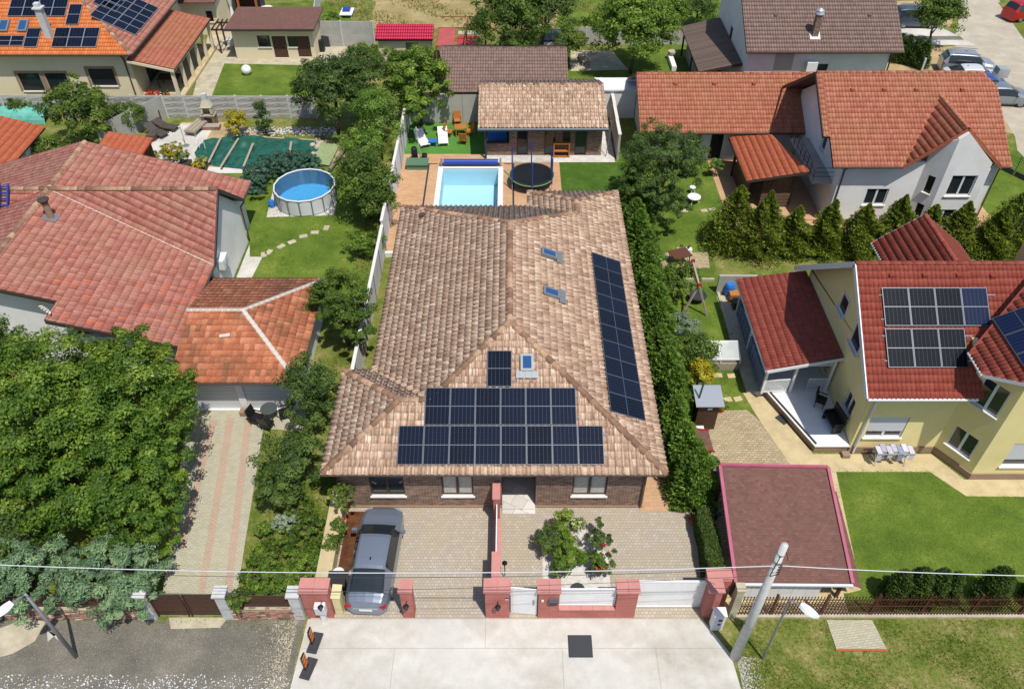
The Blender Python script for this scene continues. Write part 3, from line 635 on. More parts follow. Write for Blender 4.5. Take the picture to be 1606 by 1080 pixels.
def car(label, loc, rz, kind, paint, group=None, tail=True, plate=True, bars=False, cat='car'):
    root = thing('car', label, cat, loc, rz, group); st = CARS[kind]; Lc = st[-1][0]
    def ring(s):
        x, w, hb, ht, wt, _z = s; x -= Lc / 2
        return [(w * .86, x, .2), (w, x, .36), (w * 1.0, x, (hb + .3) / 2), (w * .97, x, hb), (wt + (w - wt) * .12, x, ht - .05 * (ht - hb > .3) - .01), (wt * .92, x, ht), (wt * .5, x, ht + .025), (0, x, ht + .035)]
    # resample for a smooth skin
    S = [];
    for a, b in zip(st, st[1:]):
        k = 3
        for i in range(k):
            t = i / k; S.append(tuple(a[j] + (b[j] - a[j]) * t for j in range(5)) + (a[5],))
    S.append(st[-1]); Rn = [ring(s) for s in S]
    # soften stations lengthwise
    A = np.array(Rn); B = A.copy(); B[1:-1] = A[1:-1] * .6 + (A[:-2] + A[2:]) * .2; B[:, :, 1] = A[:, :, 1]; Rn = B
    body = MB(); ws = MB(); rw = MB(); sg = [MB(), MB()]; K = len(Rn[0])
    for side in (1, -1):
        for i in range(len(Rn) - 1):
            z = S[i][5]
            for j in range(K - 1):
                q = [Rn[i][j], Rn[i + 1][j], Rn[i + 1][j + 1], Rn[i][j + 1]]
                q = [(p[0] * side, p[1], p[2]) for p in q]
                if side == 1: q = q[::-1]
                tgt = body
                if z == 'w' and j >= 4: tgt = ws
                elif z == 'r' and j >= 4 : tgt = rw
                elif j == 3 and z in 'sw' and not (z == 'w' and i % 3 == 2) and not (i > 0 and S[i - 1][5] != 's' and z == 's' and kind == 'saloon'): tgt = sg[0 if side == 1 else 1]
                if z == 'r' and j == 3 and kind == 'saloon' and i % 3 > 0: tgt = body
                tgt.poly(q)
        for e, idx in ((0, 0), (1, -1)):
            q = [(p[0] * side, p[1], p[2]) for p in Rn[idx]]; q.append((0, q[0][1], .2)); body.poly(q if (side == 1) == (e == 0) else q[::-1])
    body.box((-st[3][1] * .84, -Lc / 2 + .2, .16), (st[3][1] * .84, Lc / 2 - .2, .25))
    bo = body.build('body', paint, root, smooth=True, local=True)
    for mb, nm in ((ws, 'windscreen'), (rw, 'rear_window'), (sg[0], 'side_window'), (sg[1], 'side_window')):
        if mb.v: mb.build(nm, M['glass'], root, smooth=True, local=True)
    for sx in (1, -1):
        for y in (-Lc / 2 + .95, Lc / 2 - .92):
            t = MB(); x = sx * (st[4][1] - .09); x -= .05 * sx; t.tube((x - .11 * sx, y, .33), (x + .11 * sx, y, .33), .33, n=20); w = t.build('wheel', M['rubber'], root, local=True)
            r = MB(); r.tube((x + .1 * sx, y, .33), (x + .125 * sx, y, .33), .22, n=14); r.build('rim', M['steel'], w, local=True)
        mi = MB(); my = st[6 if kind == 'saloon' else 5][0] - Lc / 2 + .45; mi.obox((sx * (st[4][1] + .1), my, st[4][2] + .06), (.22, .12, .14)); mi.build('wing_mirror', paint, root, local=True)
        if tail:
            tl = MB(); tl.obox((sx * st[1][1] * .8, -Lc / 2 + .1, st[1][2] + .02), (.34, .2, .1), rz=-sx * .32); tl.build('tail_light', M['red'], root, local=True)
            hl = MB(); hl.obox((sx * .62, Lc / 2 - .2, st[-2][2] - .02), (.32, .25, .1), rz=-sx * .5); hl.build('headlight', M['alu'], root, local=True)
    if plate:
        pl = MB(); pl.box((-.26, -Lc / 2 - .03, .5), (.26, -Lc / 2 + .01, .61)); pl.build('number_plate', M['white'], root, local=True)
        ch = MB(); ch.box((-.5, -Lc / 2 - .035, .66), (.5, -Lc / 2 + .06, .70)); ch.build('chrome_strip', M['alu'], root, local=True)
    if bars:
        for sx in (1, -1):
            rb = MB(); rb.bar((sx * .62, -1.5, 1.80), (sx * .62, .6, 1.80), .04); rb.build('roof_bar', M['steel'], root, local=True)
    an = MB(); an.obox((0, -Lc / 2 + 1.75, st[4][3] + .04), (.05, .12, .06)); an.build('aerial', M['black'], root, local=True)
    return root
def paint(name, c, metal=.5):
    m = mat(name, c, .3, metal=metal); m.node_tree.nodes['Principled BSDF'].inputs['Coat Weight'].default_value = .5; return m

# ---------------------------------------------------------------- fences
def precast_fence(label, p0, p1, h=1.9, bay=2.0, rows=4, group=None, m='precast', post='pillarconc', textured=True, seed=0):
    """concrete post and panel fence: every panel and post a piece"""
    root = thing('concrete_fence', label, 'fence', (p0[0], p0[1], 0), 0, group); p0 = Vector((p0[0], p0[1], 0)); p1 = Vector((p1[0], p1[1], 0)); d = (p1 - p0); L = d.length; d.normalize(); n = max(1, round(L / bay)); st = L / n; ang = math.atan2(d.y, d.x); rnd = random.Random(seed)
    pm = MB(); hp = h / rows
    if textured:
        nx, nz = 8, 4; vs = []; fs = []
        for s, sg_ in ((-.03, -1), (.03, 1)):
            b = len(vs)
            for i in range(nx + 1):
                for j in range(nz + 1): vs.append((i * (st - .12) / nx, s + sg_ * (rnd.uniform(0, .03) if 0 < j < nz else 0), .008 + j * (hp - .016) / nz))
            for i in range(nx):
                for j in range(nz):
                    q = [b + i * (nz + 1) + j, b + (i + 1) * (nz + 1) + j, b + (i + 1) * (nz + 1) + j + 1, b + i * (nz + 1) + j + 1]; fs.append(q if sg_ < 0 else q[::-1])
        pm.mesh(vs, fs); pm.box((0, -.029, .008), (st - .12, .029, hp - .008))
    else: pm.box((0, -.025, .005), (st - .12, .025, hp - .005))
    pme = pm.me('panel', M[m]); po = MB(); po.box((-.06, -.07, 0), (.06, .07, h + .05)); pome = po.me('post', M[post])
    for i in range(n + 1):
        mt = Matrix.Translation(p0 + d * (i * st)) @ Matrix.Rotation(ang, 4, 'Z'); link('post', pome, root, matrix=mt)
        if i < n:
            for r in range(rows):
                link('panel', pme, root, matrix=Matrix.Translation(p0 + d * (i * st + .06) + Vector((0, 0, r * hp))) @ Matrix.Rotation(ang, 4, 'Z'))
    return root

def xy(*pp): return [g(u, v) for u, v in pp]
# ================================================================ ground
def sheet_hole(name, x0, y0, x1, y1, h, m, level):
    z = .004 * level; hx0, hy0, hx1, hy1 = h; mb = MB()
    for a in ((x0, y0, x1, hy0), (x0, hy1, x1, y1), (x0, hy0, hx0, hy1), (hx1, hy0, x1, hy1)): mb.poly([(a[0], a[1], z), (a[2], a[1], z), (a[2], a[3], z), (a[0], a[3], z)])
    return tag(mb.build(name, M[m]), None, None, None, 'structure')
POOL = (-4.95, 42.0, -.95, 50.1)
sheet_hole('ground', -160, -20, 160, 220, POOL, 'weeds', -2)
sheet('road_concrete', [(-8.2, 15.75), (7.65, 15.75), (8.5, 14.3), (8.62, 12.9), (8.7, 5), (-9.2, 5), (-8.35, 12.9)], 'concrete', 4)
sheet('gravel_road', [(-60, 15.7), (-8.3, 15.7), (-8.4, 12.9), (-8.9, 5), (-60, 5)], 'gravel', 1)
sheet('verge', [(7.7, 15.7), (60, 15.7), (60, 5), (8.6, 5), (8.55, 14.3)], 'weeds', 0)
sheet('lane', [g(1508, 0), g(1562, 0), g(1606, 62), (60, 60), (60, 40), (49, 40), g(1606, 300), g(1592, 215), g(1560, 160), g(1530, 95), g(1495, 70), g(1506, 20)], 'roadasphalt', 2)
sheet('lane', [(45.2, 82), (49.2, 82), (62, 140), (57, 140)], 'roadasphalt', 1)
sheet('sand_verge', xy((1380, 60), (1440, 78), (1500, 72), (1535, 100), (1590, 210), (1560, 205), (1500, 130), (1390, 120)), 'sand', 1)
sheet('parking_strip', xy((1405, 44), (1478, 44), (1530, 71), (1408, 71)), 'concrete', 3)
sheet('parking_gravel', xy((1408, 57), (1505, 57), (1512, 63), (1408, 63)), 'gravel', 4)
sheet('sand_verge', xy((1400, 2), (1500, 0), (1492, 42), (1405, 44)), 'sand', 2)
sheet('lawn', xy((1560, 20), (1606, 20), (1606, 62), (1565, 35), (1540, 10)), 'lawn_olive', 1)
sheet('field', [g(575, 45), g(1160, 45), (31, 90), (33, 140), (-30, 140), (-19, 90), g(590, 5)], 'dry', 1)
sheet('lawn', xy((880, 2), (1040, -30), (1130, -10), (1130, 44), (870, 44)), 'lawn', 2)
sheet('lawn', xy((860, 110), (1100, 40), (1180, 110), (1000, 125), (860, 135)), 'lawn', 2)
# joints of the concrete apron
for i, (a_, b_, c_, d_) in enumerate(((-8.2, 14.52, 8.4, 14.535), (-1.06, 14.54, -1.045, 15.74), (1.95, 5, 1.965, 14.51), (-4.6, 5, -4.585, 14.51), (5.6, 5, 5.615, 14.51))): sheet('expansion_joint', [(a_, b_), (c_, b_), (c_, d_), (a_, d_)], 'greyjoint', 5)
# main plot
sheet('courtyard', [(-8.1, 15.75), (7.7, 15.75), (8.2, 20.9), (-8.1, 20.9)], 'cobble', 5)
sheet('courtyard', [(-8.1, 20.9), (5.9, 20.9), (5.9, 24), (-8.1, 24)], 'cobble', 5)
sheet('side_path', [(5.7, 20.9), (7.05, 20.9), (7.05, 47), (5.7, 47)], 'orangepave', 7)
sheet('lawn_strip', [(7.05, 20.9), (8.7, 20.9), (9.2, 51), (7.05, 51)], 'lawn_fresh', 6)
sheet_hole('pool_terrace', -7.9, 39.9, 3.42, 51.02, POOL, 'orangepave', 6); sheet('pool_terrace', [(-7.9, 51.02), (-1.9, 51.02), (-1.9, 52.2), (-7.9, 52.2)], 'orangepave', 6)
sheet('side_strip', [(-7.9, 24), (-6.4, 24), (-6.4, 39.9), (-7.9, 39.9)], 'weeds', 6)
sheet('artificial_turf', [(-7.95, 52.2), (-2.0, 52.2), (-2.0, 56.8), (-7.95, 56.8)], 'turf', 7)
sheet('patio', [(-1.9, 51.02), (7.45, 51.02), (7.55, 58.5), (-1.9, 58.5)], 'whitestone', 7)
sheet('lawn', [(3.42, 39.9), (7.05, 39.9), (7.05, 51.02), (3.42, 51.02)], 'lawn_fresh', 7)
sheet('white_gravel_bed', [g(852, 925), g(958, 925), g(953, 870), g(915, 828), g(850, 872)], 'whitegravel', 7)
sheet('planting_bed', [(-7.35, 16.9), (-6.5, 16.9), (-6.45, 20.9), (-7.35, 20.9)], 'soil', 7)
# right plot
sheet('yard_paving', xy((1108, 645), (1172, 643), (1200, 668), (1240, 728), (1250, 760), (1120, 900), (1100, 760)), 'paverbuff', 5)
sheet('garden_lawn', [(9.0, 26.9), (12.6, 26.9), (12.4, 41), (9.2, 41)], 'lawn', 4)
sheet('buff_path', xy((1165, 616), (1200, 622), (1275, 712), (1460, 712), (1512, 752), (1700, 752), (1700, 780), (1515, 778), (1458, 740), (1300, 740), (1240, 730), (1185, 650)), 'pathbuff', 6)
sheet('yard_path', xy((1290, 740), (1310, 735), (1350, 925), (1330, 930), (1150, 930), (1150, 915), (1318, 915)), 'pathbuff', 7)
sheet('front_lawn', [(14.2, 23.3), (19.6, 23.2), (20.7, 21.75), (40, 21.75), (40, 16.0), (13.6, 16.0)], 'lawn', 5)
sheet('yard_floor', [(8.4, 15.9), (14.2, 15.9), (14.2, 24), (8.6, 24)], 'pathbuff', 3)
sheet('side_yard', [(12.1, 27.5), (14.0, 27.5), (13.8, 36), (12.0, 36)], 'greywallfloor' if 'greywallfloor' in M else 'oldconcrete', 5)
sheet('house_lawn', [(8.8, 40.5), (21, 40.5), (21, 52), (7.6, 52)], 'lawn', 3)
sheet('house_yard', [(14.2, 42.0), (34, 42.0), (37, 46), (34, 50), (28, 52), (14.2, 52)], 'orangepave', 5)
sheet('side_lawn', [(31.8, 40), (38, 40), (37, 60), (31, 60)], 'lawn', 6)
sheet('stone_patio', xy((1018, 397), (1110, 396), (1113, 420), (1040, 426), (1018, 426)), 'paverbuff', 6)
sheet('access_paving', [(12.62, 15.7), (14.45, 15.7), (14.62, 14.5), (12.66, 14.5)], 'paver', 8)
mb = MB(); mb.box((12.62, 14.42, .0), (14.66, 14.5, .05)); tag(mb.build('kerb', M['terracotta']), 'reddish kerb edging the small block paving in the verge', 'kerb')
# left side
sheet('left_drive', [g(296, 640), g(480, 640), (-10.2, 25.6), g(413, 672), g(372, 930), (-11.3, 15.9), (-14.5, 15.9), g(255, 930)], 'paver', 4)
for (a, b, w) in (((335, 658), (285, 860), 9), ((362, 655), (316, 930), 11), ((390, 655), (357, 930), 11)):
    p = g(*a); q = g(*b); sheet('drive_band', [p + Vector((-.18, 0, 0)), p + Vector((.18, 0, 0)), q + Vector((.15, 0, 0)), q + Vector((-.15, 0, 0))], 'paverpink', 5)
sheet('front_garden', [(-40, 15.9), (-14.6, 15.9), (-15.2, 27), (-40, 27)], 'lawn_olive', 1)
sheet('flower_bed', [g(372, 935), (-8.3, 16), (-8.2, 24), (-10.6, 24)], 'weeds', 3)
sheet('back_lawn', [(-19.5, 34), (-8.1, 34), (-8.1, 50), (-12, 50.5), (-28, 50.5), (-19.5, 44)], 'lawn', 3)
sheet('paved_strip', [(-16.6, 34.5), (-15.7, 34.5), g(396, 434), g(412, 403), g(392, 403), (-16.6, 41)], 'concrete', 5)
sheet('pool_surround', xy((285, 192), (360, 192), (420, 215), (520, 220), (545, 245), (480, 272), (300, 272), (225, 262), (225, 240)), 'sand', 4)
sheet('white_terrace', xy((286, 194), (338, 194), (300, 262), (232, 258), (238, 225)), 'concrete', 5)
sheet('white_terrace', xy((325, 262), (460, 266), (455, 272), (320, 272)), 'concrete', 5)
sheet('far_lawn', xy((352, 100), (540, 104), (480, 161), (330, 161)), 'lawn', 4)
sheet('far_paving', xy((330, 40), (560, 75), (556, 105), (352, 100), (328, 161), (300, 161)), 'oldconcrete', 3)
sheet('far_lawn', [g(395, 5), g(560, 5), g(545, 42), g(400, 30), (-30, 90), (-21, 90)], 'lawn', 3)
sheet('ground_slab', xy((0, 985), (45, 968), (72, 975), (55, 1005), (20, 1025), (0, 1030)), 'oldconcrete', 5)
sheet('ground_slab', xy((74, 988), (92, 1004), (88, 995), (75, 1006)), 'concrete', 5)
sheet('gate_apron', xy((265, 968), (358, 968), (345, 984), (268, 986)), 'oldconcrete', 5)
sheet('pool_pad', xy((418, 341), (524, 338), (528, 318), (520, 300), (428, 300)), 'concrete', 5)
for i, (u, v) in enumerate([(492, 394), (494, 365), (476, 371), (458, 380), (441, 387), (422, 396), (512, 358), (414, 400)][1:]):
    p = g(u, v); mb = MB(); mb.obox((p.x, p.y, .03), (.5, .34, .05), rz=.3 * i); o = mb.build('stepping_stone', M['oldconcrete'])
    tag(o, 'pale stepping stone on the lawn by the round pool, ' + ['second', 'third', 'fourth', 'fifth', 'sixth', 'first', 'last'][i] + ' of the trail', 'stepping stone', 'stepping stones across the back lawn')
for i, (u, v) in enumerate([(1073, 331), (1104, 331), (1117, 329), (1132, 330), (1145, 329)]):
    p = g(u, v); mb = MB(); mb.obox((p.x, p.y, .03), (.45, .32, .05), rz=.2 * i); o = mb.build('stepping_stone', M['oldconcrete'])
    tag(o, 'pale stepping stone below the white seats, ' + ['leftmost in the row', 'second from the left', 'middle of the row', 'fourth from the left', 'rightmost in the row'][i], 'stepping stone', 'stepping stones on the right hand lawn')
for i, (u, v) in enumerate([(1126, 589), (1147, 590), (1141, 627), (1157, 626)]):
    p = g(u, v); mb = MB(); mb.obox((p.x, p.y, .03), (.42, .3, .05), rz=.1 * i); o = mb.build('stepping_stone', M['pathbuff'])
    tag(o, 'buff stepping stone in the grass, ' + ['left one nearer the cold frame', 'right one nearer the cold frame', 'left one nearer the tiny shed', 'right one nearer the tiny shed'][i], 'stepping stone', 'stepping stones by the cold frame')
# gravel stones at the edge of the road
rng = np.random.default_rng(3); mbs = []
def stones(name, label, pts, sizes, m):
    vs = []; fs = []; ico = np.array([(1, 0, 0), (-1, 0, 0), (0, 1, 0), (0, -1, 0), (0, 0, 1), (0, 0, -1)], float); fc = np.array([(0, 2, 4), (2, 1, 4), (1, 3, 4), (3, 0, 4), (2, 0, 5), (1, 2, 5), (3, 1, 5), (0, 3, 5)])
    for (x, y), s in zip(pts, sizes):
        q = ico * s * rng.uniform(.6, 1.2, (6, 3)) * np.array([1, 1, .6]); a = rng.uniform(0, 6); c_, s_ = cos(a), sin(a); q = np.stack([q[:, 0] * c_ - q[:, 1] * s_, q[:, 0] * s_ + q[:, 1] * c_, q[:, 2]], 1) + np.array([x, y, s * .25])
        fs.append(fc + len(vs) * 6); vs.append(q)
    o = link(name, npmesh(name, np.concatenate(vs), np.concatenate(fs), [M[m]])); tag(o, label, 'gravel', None, 'stuff'); return o
n = 5000; yy = 5 + rng.beta(3, 1.05, n) * 8.45 + rng.normal(size=n) * .18; xx = rng.uniform(-24, -8.3, n); xx = xx - (13.3 - yy) * .05
stones('gravel', 'band of white crushed stones along the bottom of the grey gravel road', [(a, b) for a, b in zip(xx, yy) if b > 12 and b < 13.5], rng.uniform(.015, .05, n), 'frame_white')
n = 7000; xx = rng.uniform(-24, -8.3, n); yy = rng.uniform(12.6, 15.7, n)
stones('gravel', 'grey and tan chippings spread over the gravel road surface', list(zip(xx, yy)), rng.uniform(.006, .018, n), 'oldconcrete')
n = 1500; xx = -8.6 - np.abs(rng.normal(size=n)) * .5; yy = rng.uniform(12.6, 15.7, n)
stones('gravel', 'pale rubble stones along the left edge of the concrete apron', list(zip(xx, yy)), rng.uniform(.012, .045, n), 'oldconcrete')
n = 900; xx = 8.7 + np.abs(rng.normal(size=n)) * .35; yy = rng.uniform(12.6, 14.2, n)
stones('gravel', 'loose stones between the concrete apron and the verge below the utility pole', list(zip(xx, yy)), rng.uniform(.012, .04, n), 'concrete')
xx = rng.uniform(.85, 2.9, 2500); yy = rng.uniform(16.7, 18.6, 2500)
stones('gravel', 'white pebbles of the little shrub bed in the courtyard', [(a, b) for a, b in zip(xx, yy) if b < 18.2 or a > 1.4], rng.uniform(.015, .035, 2500), 'white')
n = 600; xx = rng.uniform(-21, -13.5, n); yy = rng.normal(size=n) * .35 + 55.6
stones('gravel', 'pale garden stones along the foot of the concrete fence behind the covered pool', list(zip(xx, yy)), rng.uniform(.04, .14, n), 'concrete')

# ================================================================ the brown tiled house
H1 = thing('tiled_house', 'long single-storey brick house with mottled brown tiled roof and solar panels', 'house', (0, 21.2, 0))
E0, RZ = 3.0, 5.7
A1 = (-8, 20.7, E0); A2 = (6.5, 20.7, E0); RF = (-.1, 27.3, RZ); RR = (-.1, 35.15, RZ); BP = (-3.6, 23.75, 4.25); WA = (-4.95, 23.75, 4.25); J = (3.75, 38.4, 4.13); NA = (3.75, 39.65, 4.13)
planes = [[A1, (-3.5, 20.7, E0), (-3.5, 23.75, 4.25), WA], [(-3.5, 20.7, E0), A2, RF, BP],
          [A2, (6.5, 38.4, E0), J, RR, RF], [(6.5, 38.4, E0), (6.5, 42.4, E0), NA, J],
          [(-6.6, 40.75, E0), (-6.6, 26.8, E0), BP, RF, RR], [(-8, 26.8, E0), A1, WA], [(-6.6, 26.8, E0), (-8, 26.8, E0), WA, BP],
          [(1, 40.75, E0), (-6.6, 40.75, E0), RR, J], [(1, 42.4, E0), (1, 40.75, E0), J, NA], [(6.5, 42.4, E0), (1, 42.4, E0), NA]]
tile_roof(H1, planes, 'roman', .30, .345, M['tile_brown'], nparts=300, seed=5, lift=.035, streak=.72)
for a, b in ((A2, RF), (BP, RF), (A1, WA), (WA, BP), (WA, (-8, 26.8, E0)), (RF, RR), (RR, (-6.6, 40.75, E0)), (RR, J), (J, NA), (NA, (6.5, 42.4, E0)), (NA, (1, 42.4, E0))):
    caps(H1, Vector(a) + Vector((0, 0, .04)), Vector(b) + Vector((0, 0, .04)), M['cap_brown'], r=.15, step=.4)
def wallbox(root, x0, y0, x1, y1, z0, z1, m, front=(), left=(), right=(), back=(), gables=None):
    facade(root, (x0, y0), (x1, y0), z0, z1, front, m); facade(root, (x1, y0 + .25), (x1, y1), z0, z1, right, m)
    facade(root, (x1 - .25, y1), (x0, y1), z0, z1, back, m); facade(root, (x0, y1 - .25), (x0, y0 + .25), z0, z1, left, m)
facade(H1, (-7.5, 21.15), (-.45, 21.15), 0, 2.95, [(1.28, 2.78, .85, 2.3, 'dk2'), (4.42, 5.8, .85, 2.3, 'dk2C')], M['brick'])
facade(H1, (1.05, 21.15), (5.85, 21.15), 0, 2.95, [(1.6, 3.12, .85, 2.3, 'dk2C')], M['brick'])
facade(H1, (-.45, 21.4), (-.45, 23), 0, 2.95, [], M['brick']); facade(H1, (1.05, 23), (1.05, 21.4), 0, 2.95, [], M['brick'])
facade(H1, (-.45, 23), (1.05, 23), 0, 2.95, [(.3, 1.2, .15, 2.25, 'dk door')], M['brick'])
facade(H1, (5.85, 21.4), (5.85, 41.9), 0, 2.95, [(3, 4.2, .9, 2.2, 'dk2'), (9, 10.2, .9, 2.2, 'dk2')], M['brick'])
facade(H1, (-6.0, 40.1), (-6.0, 26.2), 0, 2.95, [(4, 5.2, .9, 2.2, 'dk2')], M['brick']); facade(H1, (-7.5, 26.2), (-7.5, 21.4), 0, 2.95, [], M['brick']); facade(H1, (-6.25, 26.2), (-7.5, 26.2), 0, 2.95, [], M['brick'])
facade(H1, (5.6, 41.9), (1.5, 41.9), 0, 2.95, [], M['brick']); facade(H1, (1.5, 41.65), (1.5, 40.1), 0, 2.95, [], M['brick']); facade(H1, (1.25, 40.1), (-5.75, 40.1), 0, 2.95, [(2, 4, .1, 2.2, 'dk2')], M['brick'])
mb = MB(); mb.box((-.44, 20.95, .008), (1.04, 23, .14)); mb.box((-.44, 20.75, .006), (1.04, 20.95, .07)); mb.build('porch_floor', M['whitestone'], H1)
mb = MB(); mb.slab([(-8, 20.7, 2.93), (6.5, 20.7, 2.93), (6.5, 21.2, 2.93), (-8, 21.2, 2.93)], .05); mb.slab([(6.5, 21.2, 2.93), (6.5, 42.3, 2.93), (5.8, 42.3, 2.93), (5.8, 21.2, 2.93)], .05); mb.slab([(-6.6, 26.8, 2.93), (-6.6, 40.7, 2.93), (-5.9, 40.7, 2.93), (-5.9, 26.8, 2.93)], .05); mb.build('soffit', M['fascia'], H1)
for a, b in (((-8.02, 20.66, 2.98), (6.52, 20.66, 2.98)), ((6.56, 20.7, 2.98), (6.56, 42.4, 2.98)), ((-6.66, 40.75, 2.98), (-6.66, 26.8, 2.98)), ((-8.06, 26.8, 2.98), (-8.06, 20.7, 2.98))): gutter(H1, a, b, M['gutterdark'])
downpipe(H1, [(-7.6, 20.72, 2.9), (-7.55, 21.08, 2.6), (-7.55, 21.08, .1)], M['gutterdark']); downpipe(H1, [(5.9, 20.72, 2.9), (5.75, 21.08, 2.6), (5.75, 21.08, .1)], M['gutterdark'])
mb = MB(); mb.box((-7.52, 21.09, .008), (-.45, 21.15, .13)); mb.box((1.05, 21.09, .008), (5.87, 21.15, .13)); mb.build('plinth', M['brownplinth'], H1)
# solar panels on the front hip: slope basis
o_, u_, v_, n_ = plane_basis([A1, A2, RF]); pw, pl = 1.085, 1.72
def onfront(x, d): return Vector((x, 20.7, E0)) + v_ * d
for i in range(8): panel(H1, onfront(-4.86 + i * (pw + .012), .36), u_, v_, pw, pl)
for i in range(6): panel(H1, onfront(-4.86 + pw + .012 - .02 + i * (pw + .012), .36 + pl + .03), u_, v_, pw, pl)
panel(H1, onfront(-1.1, .36 + 2 * pl + .09), u_, v_, pw, pl)
mb = MB()
for (xa, xb, ds) in ((-5.05, 4.1, (.75, 1.7)), (-3.95, 2.95, (2.5, 3.45)), (-1.25, .12, (4.2, 5.2))):
    for d in ds: mb.bar(onfront(xa, d) + n_ * .11, onfront(xb, d) + n_ * .11, .05)
mb.build('mounting_rail', M['alu'], H1)
# east slope array
o_, ue, ve, ne = plane_basis([A2, (6.5, 42, E0), (-.1, 35, RZ)])
for i in range(10): panel(H1, Vector((6.5, 23.3 + i * 1.15, E0)) + ve * .72, ue, ve, 1.135, 1.72)
mb = MB()
for d in (1.1, 2.1): mb.bar(Vector((6.5, 23.15, E0)) + ve * d + ne * .11, Vector((6.5, 35.0, E0)) + ve * d + ne * .11, .05)
mb.build('mounting_rail', M['alu'], H1)
def xslope(px, py, x_e=6.5):   # a spot of the east slope seen at px, py
    for k in range(0, 400):
        z = 3 + k * .007; p = g(px, py, z)
        if abs(p.x - (x_e - (z - 3) / .409)) < .06: return p
    return g(px, py, 4.5)
for (a, b) in ((849, 403), (853, 465)):
    p = xslope(a + 22, b + 8); skylight(H1, p + ve * .0, ue, ve, .6, .85, apron=True)
skylight(H1, onfront(.38, 4.62), u_, v_, .58, .8)
for (x, d) in ((-5.2, 14.2),):
    mb = MB(); p = Vector((-5.2, 38.8, 3.75)); mb.obox(p, (.35, .3, .12), rz=.4); mb.build('roof_vent', M['gutterdark'], H1)

# ================================================================ front boundary of the main plot
def pier(root, x0, x1, y0, y1, h, cap=True, courses=None):
    c = MB(); k = int(round(h / .2)); 
    bl = MB(); bl.box((x0, y0, 0), (x1, y1, h - .08)); bl.build('pier', M['salmon'], root)
    for i in range(1, k):
        z = i * .2
        for s in (0,): c.box((x0 - .003, y0 - .003, z - .005), (x1 + .003, y1 + .003, z + .005))
    c.build('course_joint', M['salmonjoint'], root)
    if cap:
        cp = MB(); n = max(1, round((x1 - x0) / .5))
        for i in range(n): cp.box((x0 - .06 + (x1 - x0 + .12) * i / n + .004, y0 - .06, h - .08), (x0 - .06 + (x1 - x0 + .12) * (i + 1) / n - .004, y1 + .06, h))
        cp.build('cap', M['salmoncap'], root)
def lantern(root, x, y, z):
    mb = MB(); mb.tube((x, y, z), (x, y - .22, z + .05), .018); mb.lathe((x, y - .24, z - .2), [(.03, -.03), (.07, 0), (.09, .2), (.12, .22), (.02, .3)], 8); return mb.build('wall_lantern', M['black'], root)
P1 = thing('gate_pillar', 'wide salmon block pillar with mailbox beside the stone wall, left of the grey car', 'pillar', (-7.7, 15.8, 0)); pier(P1, -8.2, -7.15, 15.8, 16.35, 2.05); lantern(P1, -7.45, 15.8, 1.3)
P2 = thing('gate_pillar', 'narrow salmon block pillar standing alone beside the rear of the grey car', 'pillar', (-4.1, 15.8, 0)); pier(P2, -4.35, -3.9, 15.8, 16.25, 2.1); lantern(P2, -4.12, 15.8, 1.35)
P3 = thing('gate_pillar', 'salmon block pillar with house number plate beside the small white gate', 'pillar', (-.6, 15.8, 0)); pier(P3, -1.05, -.1, 15.8, 16.3, 2.1); lantern(P3, -.55, 15.8, 1.3)
mb = MB(); mb.box((-.28, 15.775, 1.45), (-.02 - .1, 15.798, 1.56)); pn = mb.build('number_plate', M['black'], P3)
def text(s, loc, size, m, parent=None, rot=(pi / 2, 0, 0), name='lettering'):
    cu = bpy.data.curves.new(name, 'FONT'); cu.body = s; cu.size = size; cu.extrude = .004; cu.align_x = 'CENTER'; cu.align_y = 'CENTER'; tmp = bpy.data.objects.new('t', cu)
    COL.objects.link(tmp); dg = bpy.context.evaluated_depsgraph_get(); dg.update(); me = bpy.data.meshes.new_from_object(tmp.evaluated_get(dg)); bpy.data.objects.remove(tmp)
    me.materials.clear(); me.materials.append(m); M4 = Matrix.Translation(Vector(loc)) @ Matrix.Rotation(rot[2], 4, 'Z') @ Matrix.Rotation(rot[0], 4, 'X'); return link(name, me, parent, matrix=M4)
text('888', (-.2, 15.77, 1.505), .1, M['white'], pn)
P4 = thing('front_wall', 'salmon block wall with two pillars and a white slatted infill panel', 'wall', (3, 15.8, 0))
pier(P4, 1.03, 1.85, 15.8, 16.3, 2.05); pier(P4, 4.1, 4.9, 15.8, 16.3, 2.05)
mb = MB(); mb.box((1.852, 15.81, 0), (4.098, 16.2, .62)); mb.build('low_wall', M['salmon'], P4)
for i in range(5):
    mb = MB(); mb.box((1.86 + i * .446, 15.77, .62), (1.86 + (i + 1) * .446 - .008, 16.24, .7)); mb.build('coping', M['salmoncap'], P4)
for i in range(7):
    mb = MB(); mb.box((1.87, 15.98, .78 + i * .155), (4.08, 16.02, .78 + i * .155 + .135)); mb.build('slat', M['white'], P4)
mb = MB(); mb.box((1.85, 15.96, .72), (4.1, 16.04, .77)); mb.box((1.85, 15.96, 1.86), (4.1, 16.04, 1.9)); mb.build('rail', M['white'], P4)
mb = MB(); mb.box((1.45, 15.68, 1.22), (1.78, 15.8, 1.5)); mb.slab([(1.43, 15.64, 1.5), (1.8, 15.64, 1.5), (1.8, 15.8, 1.56), (1.43, 15.8, 1.56)], .03)
tag(mb.build('mailbox', M['darkgrey']), 'dark grey mailbox fixed to the salmon pillar right of the small gate', 'mailbox')
mb = MB(); mb.box((1.15, 15.77, 1.3), (1.24, 15.8, 1.44)); mb.build('doorbell', M['white'], P4)
G1 = thing('pedestrian_gate', 'small white slatted gate standing ajar between two salmon pillars', 'gate', (-.05, 16.05, 0), R(-6))
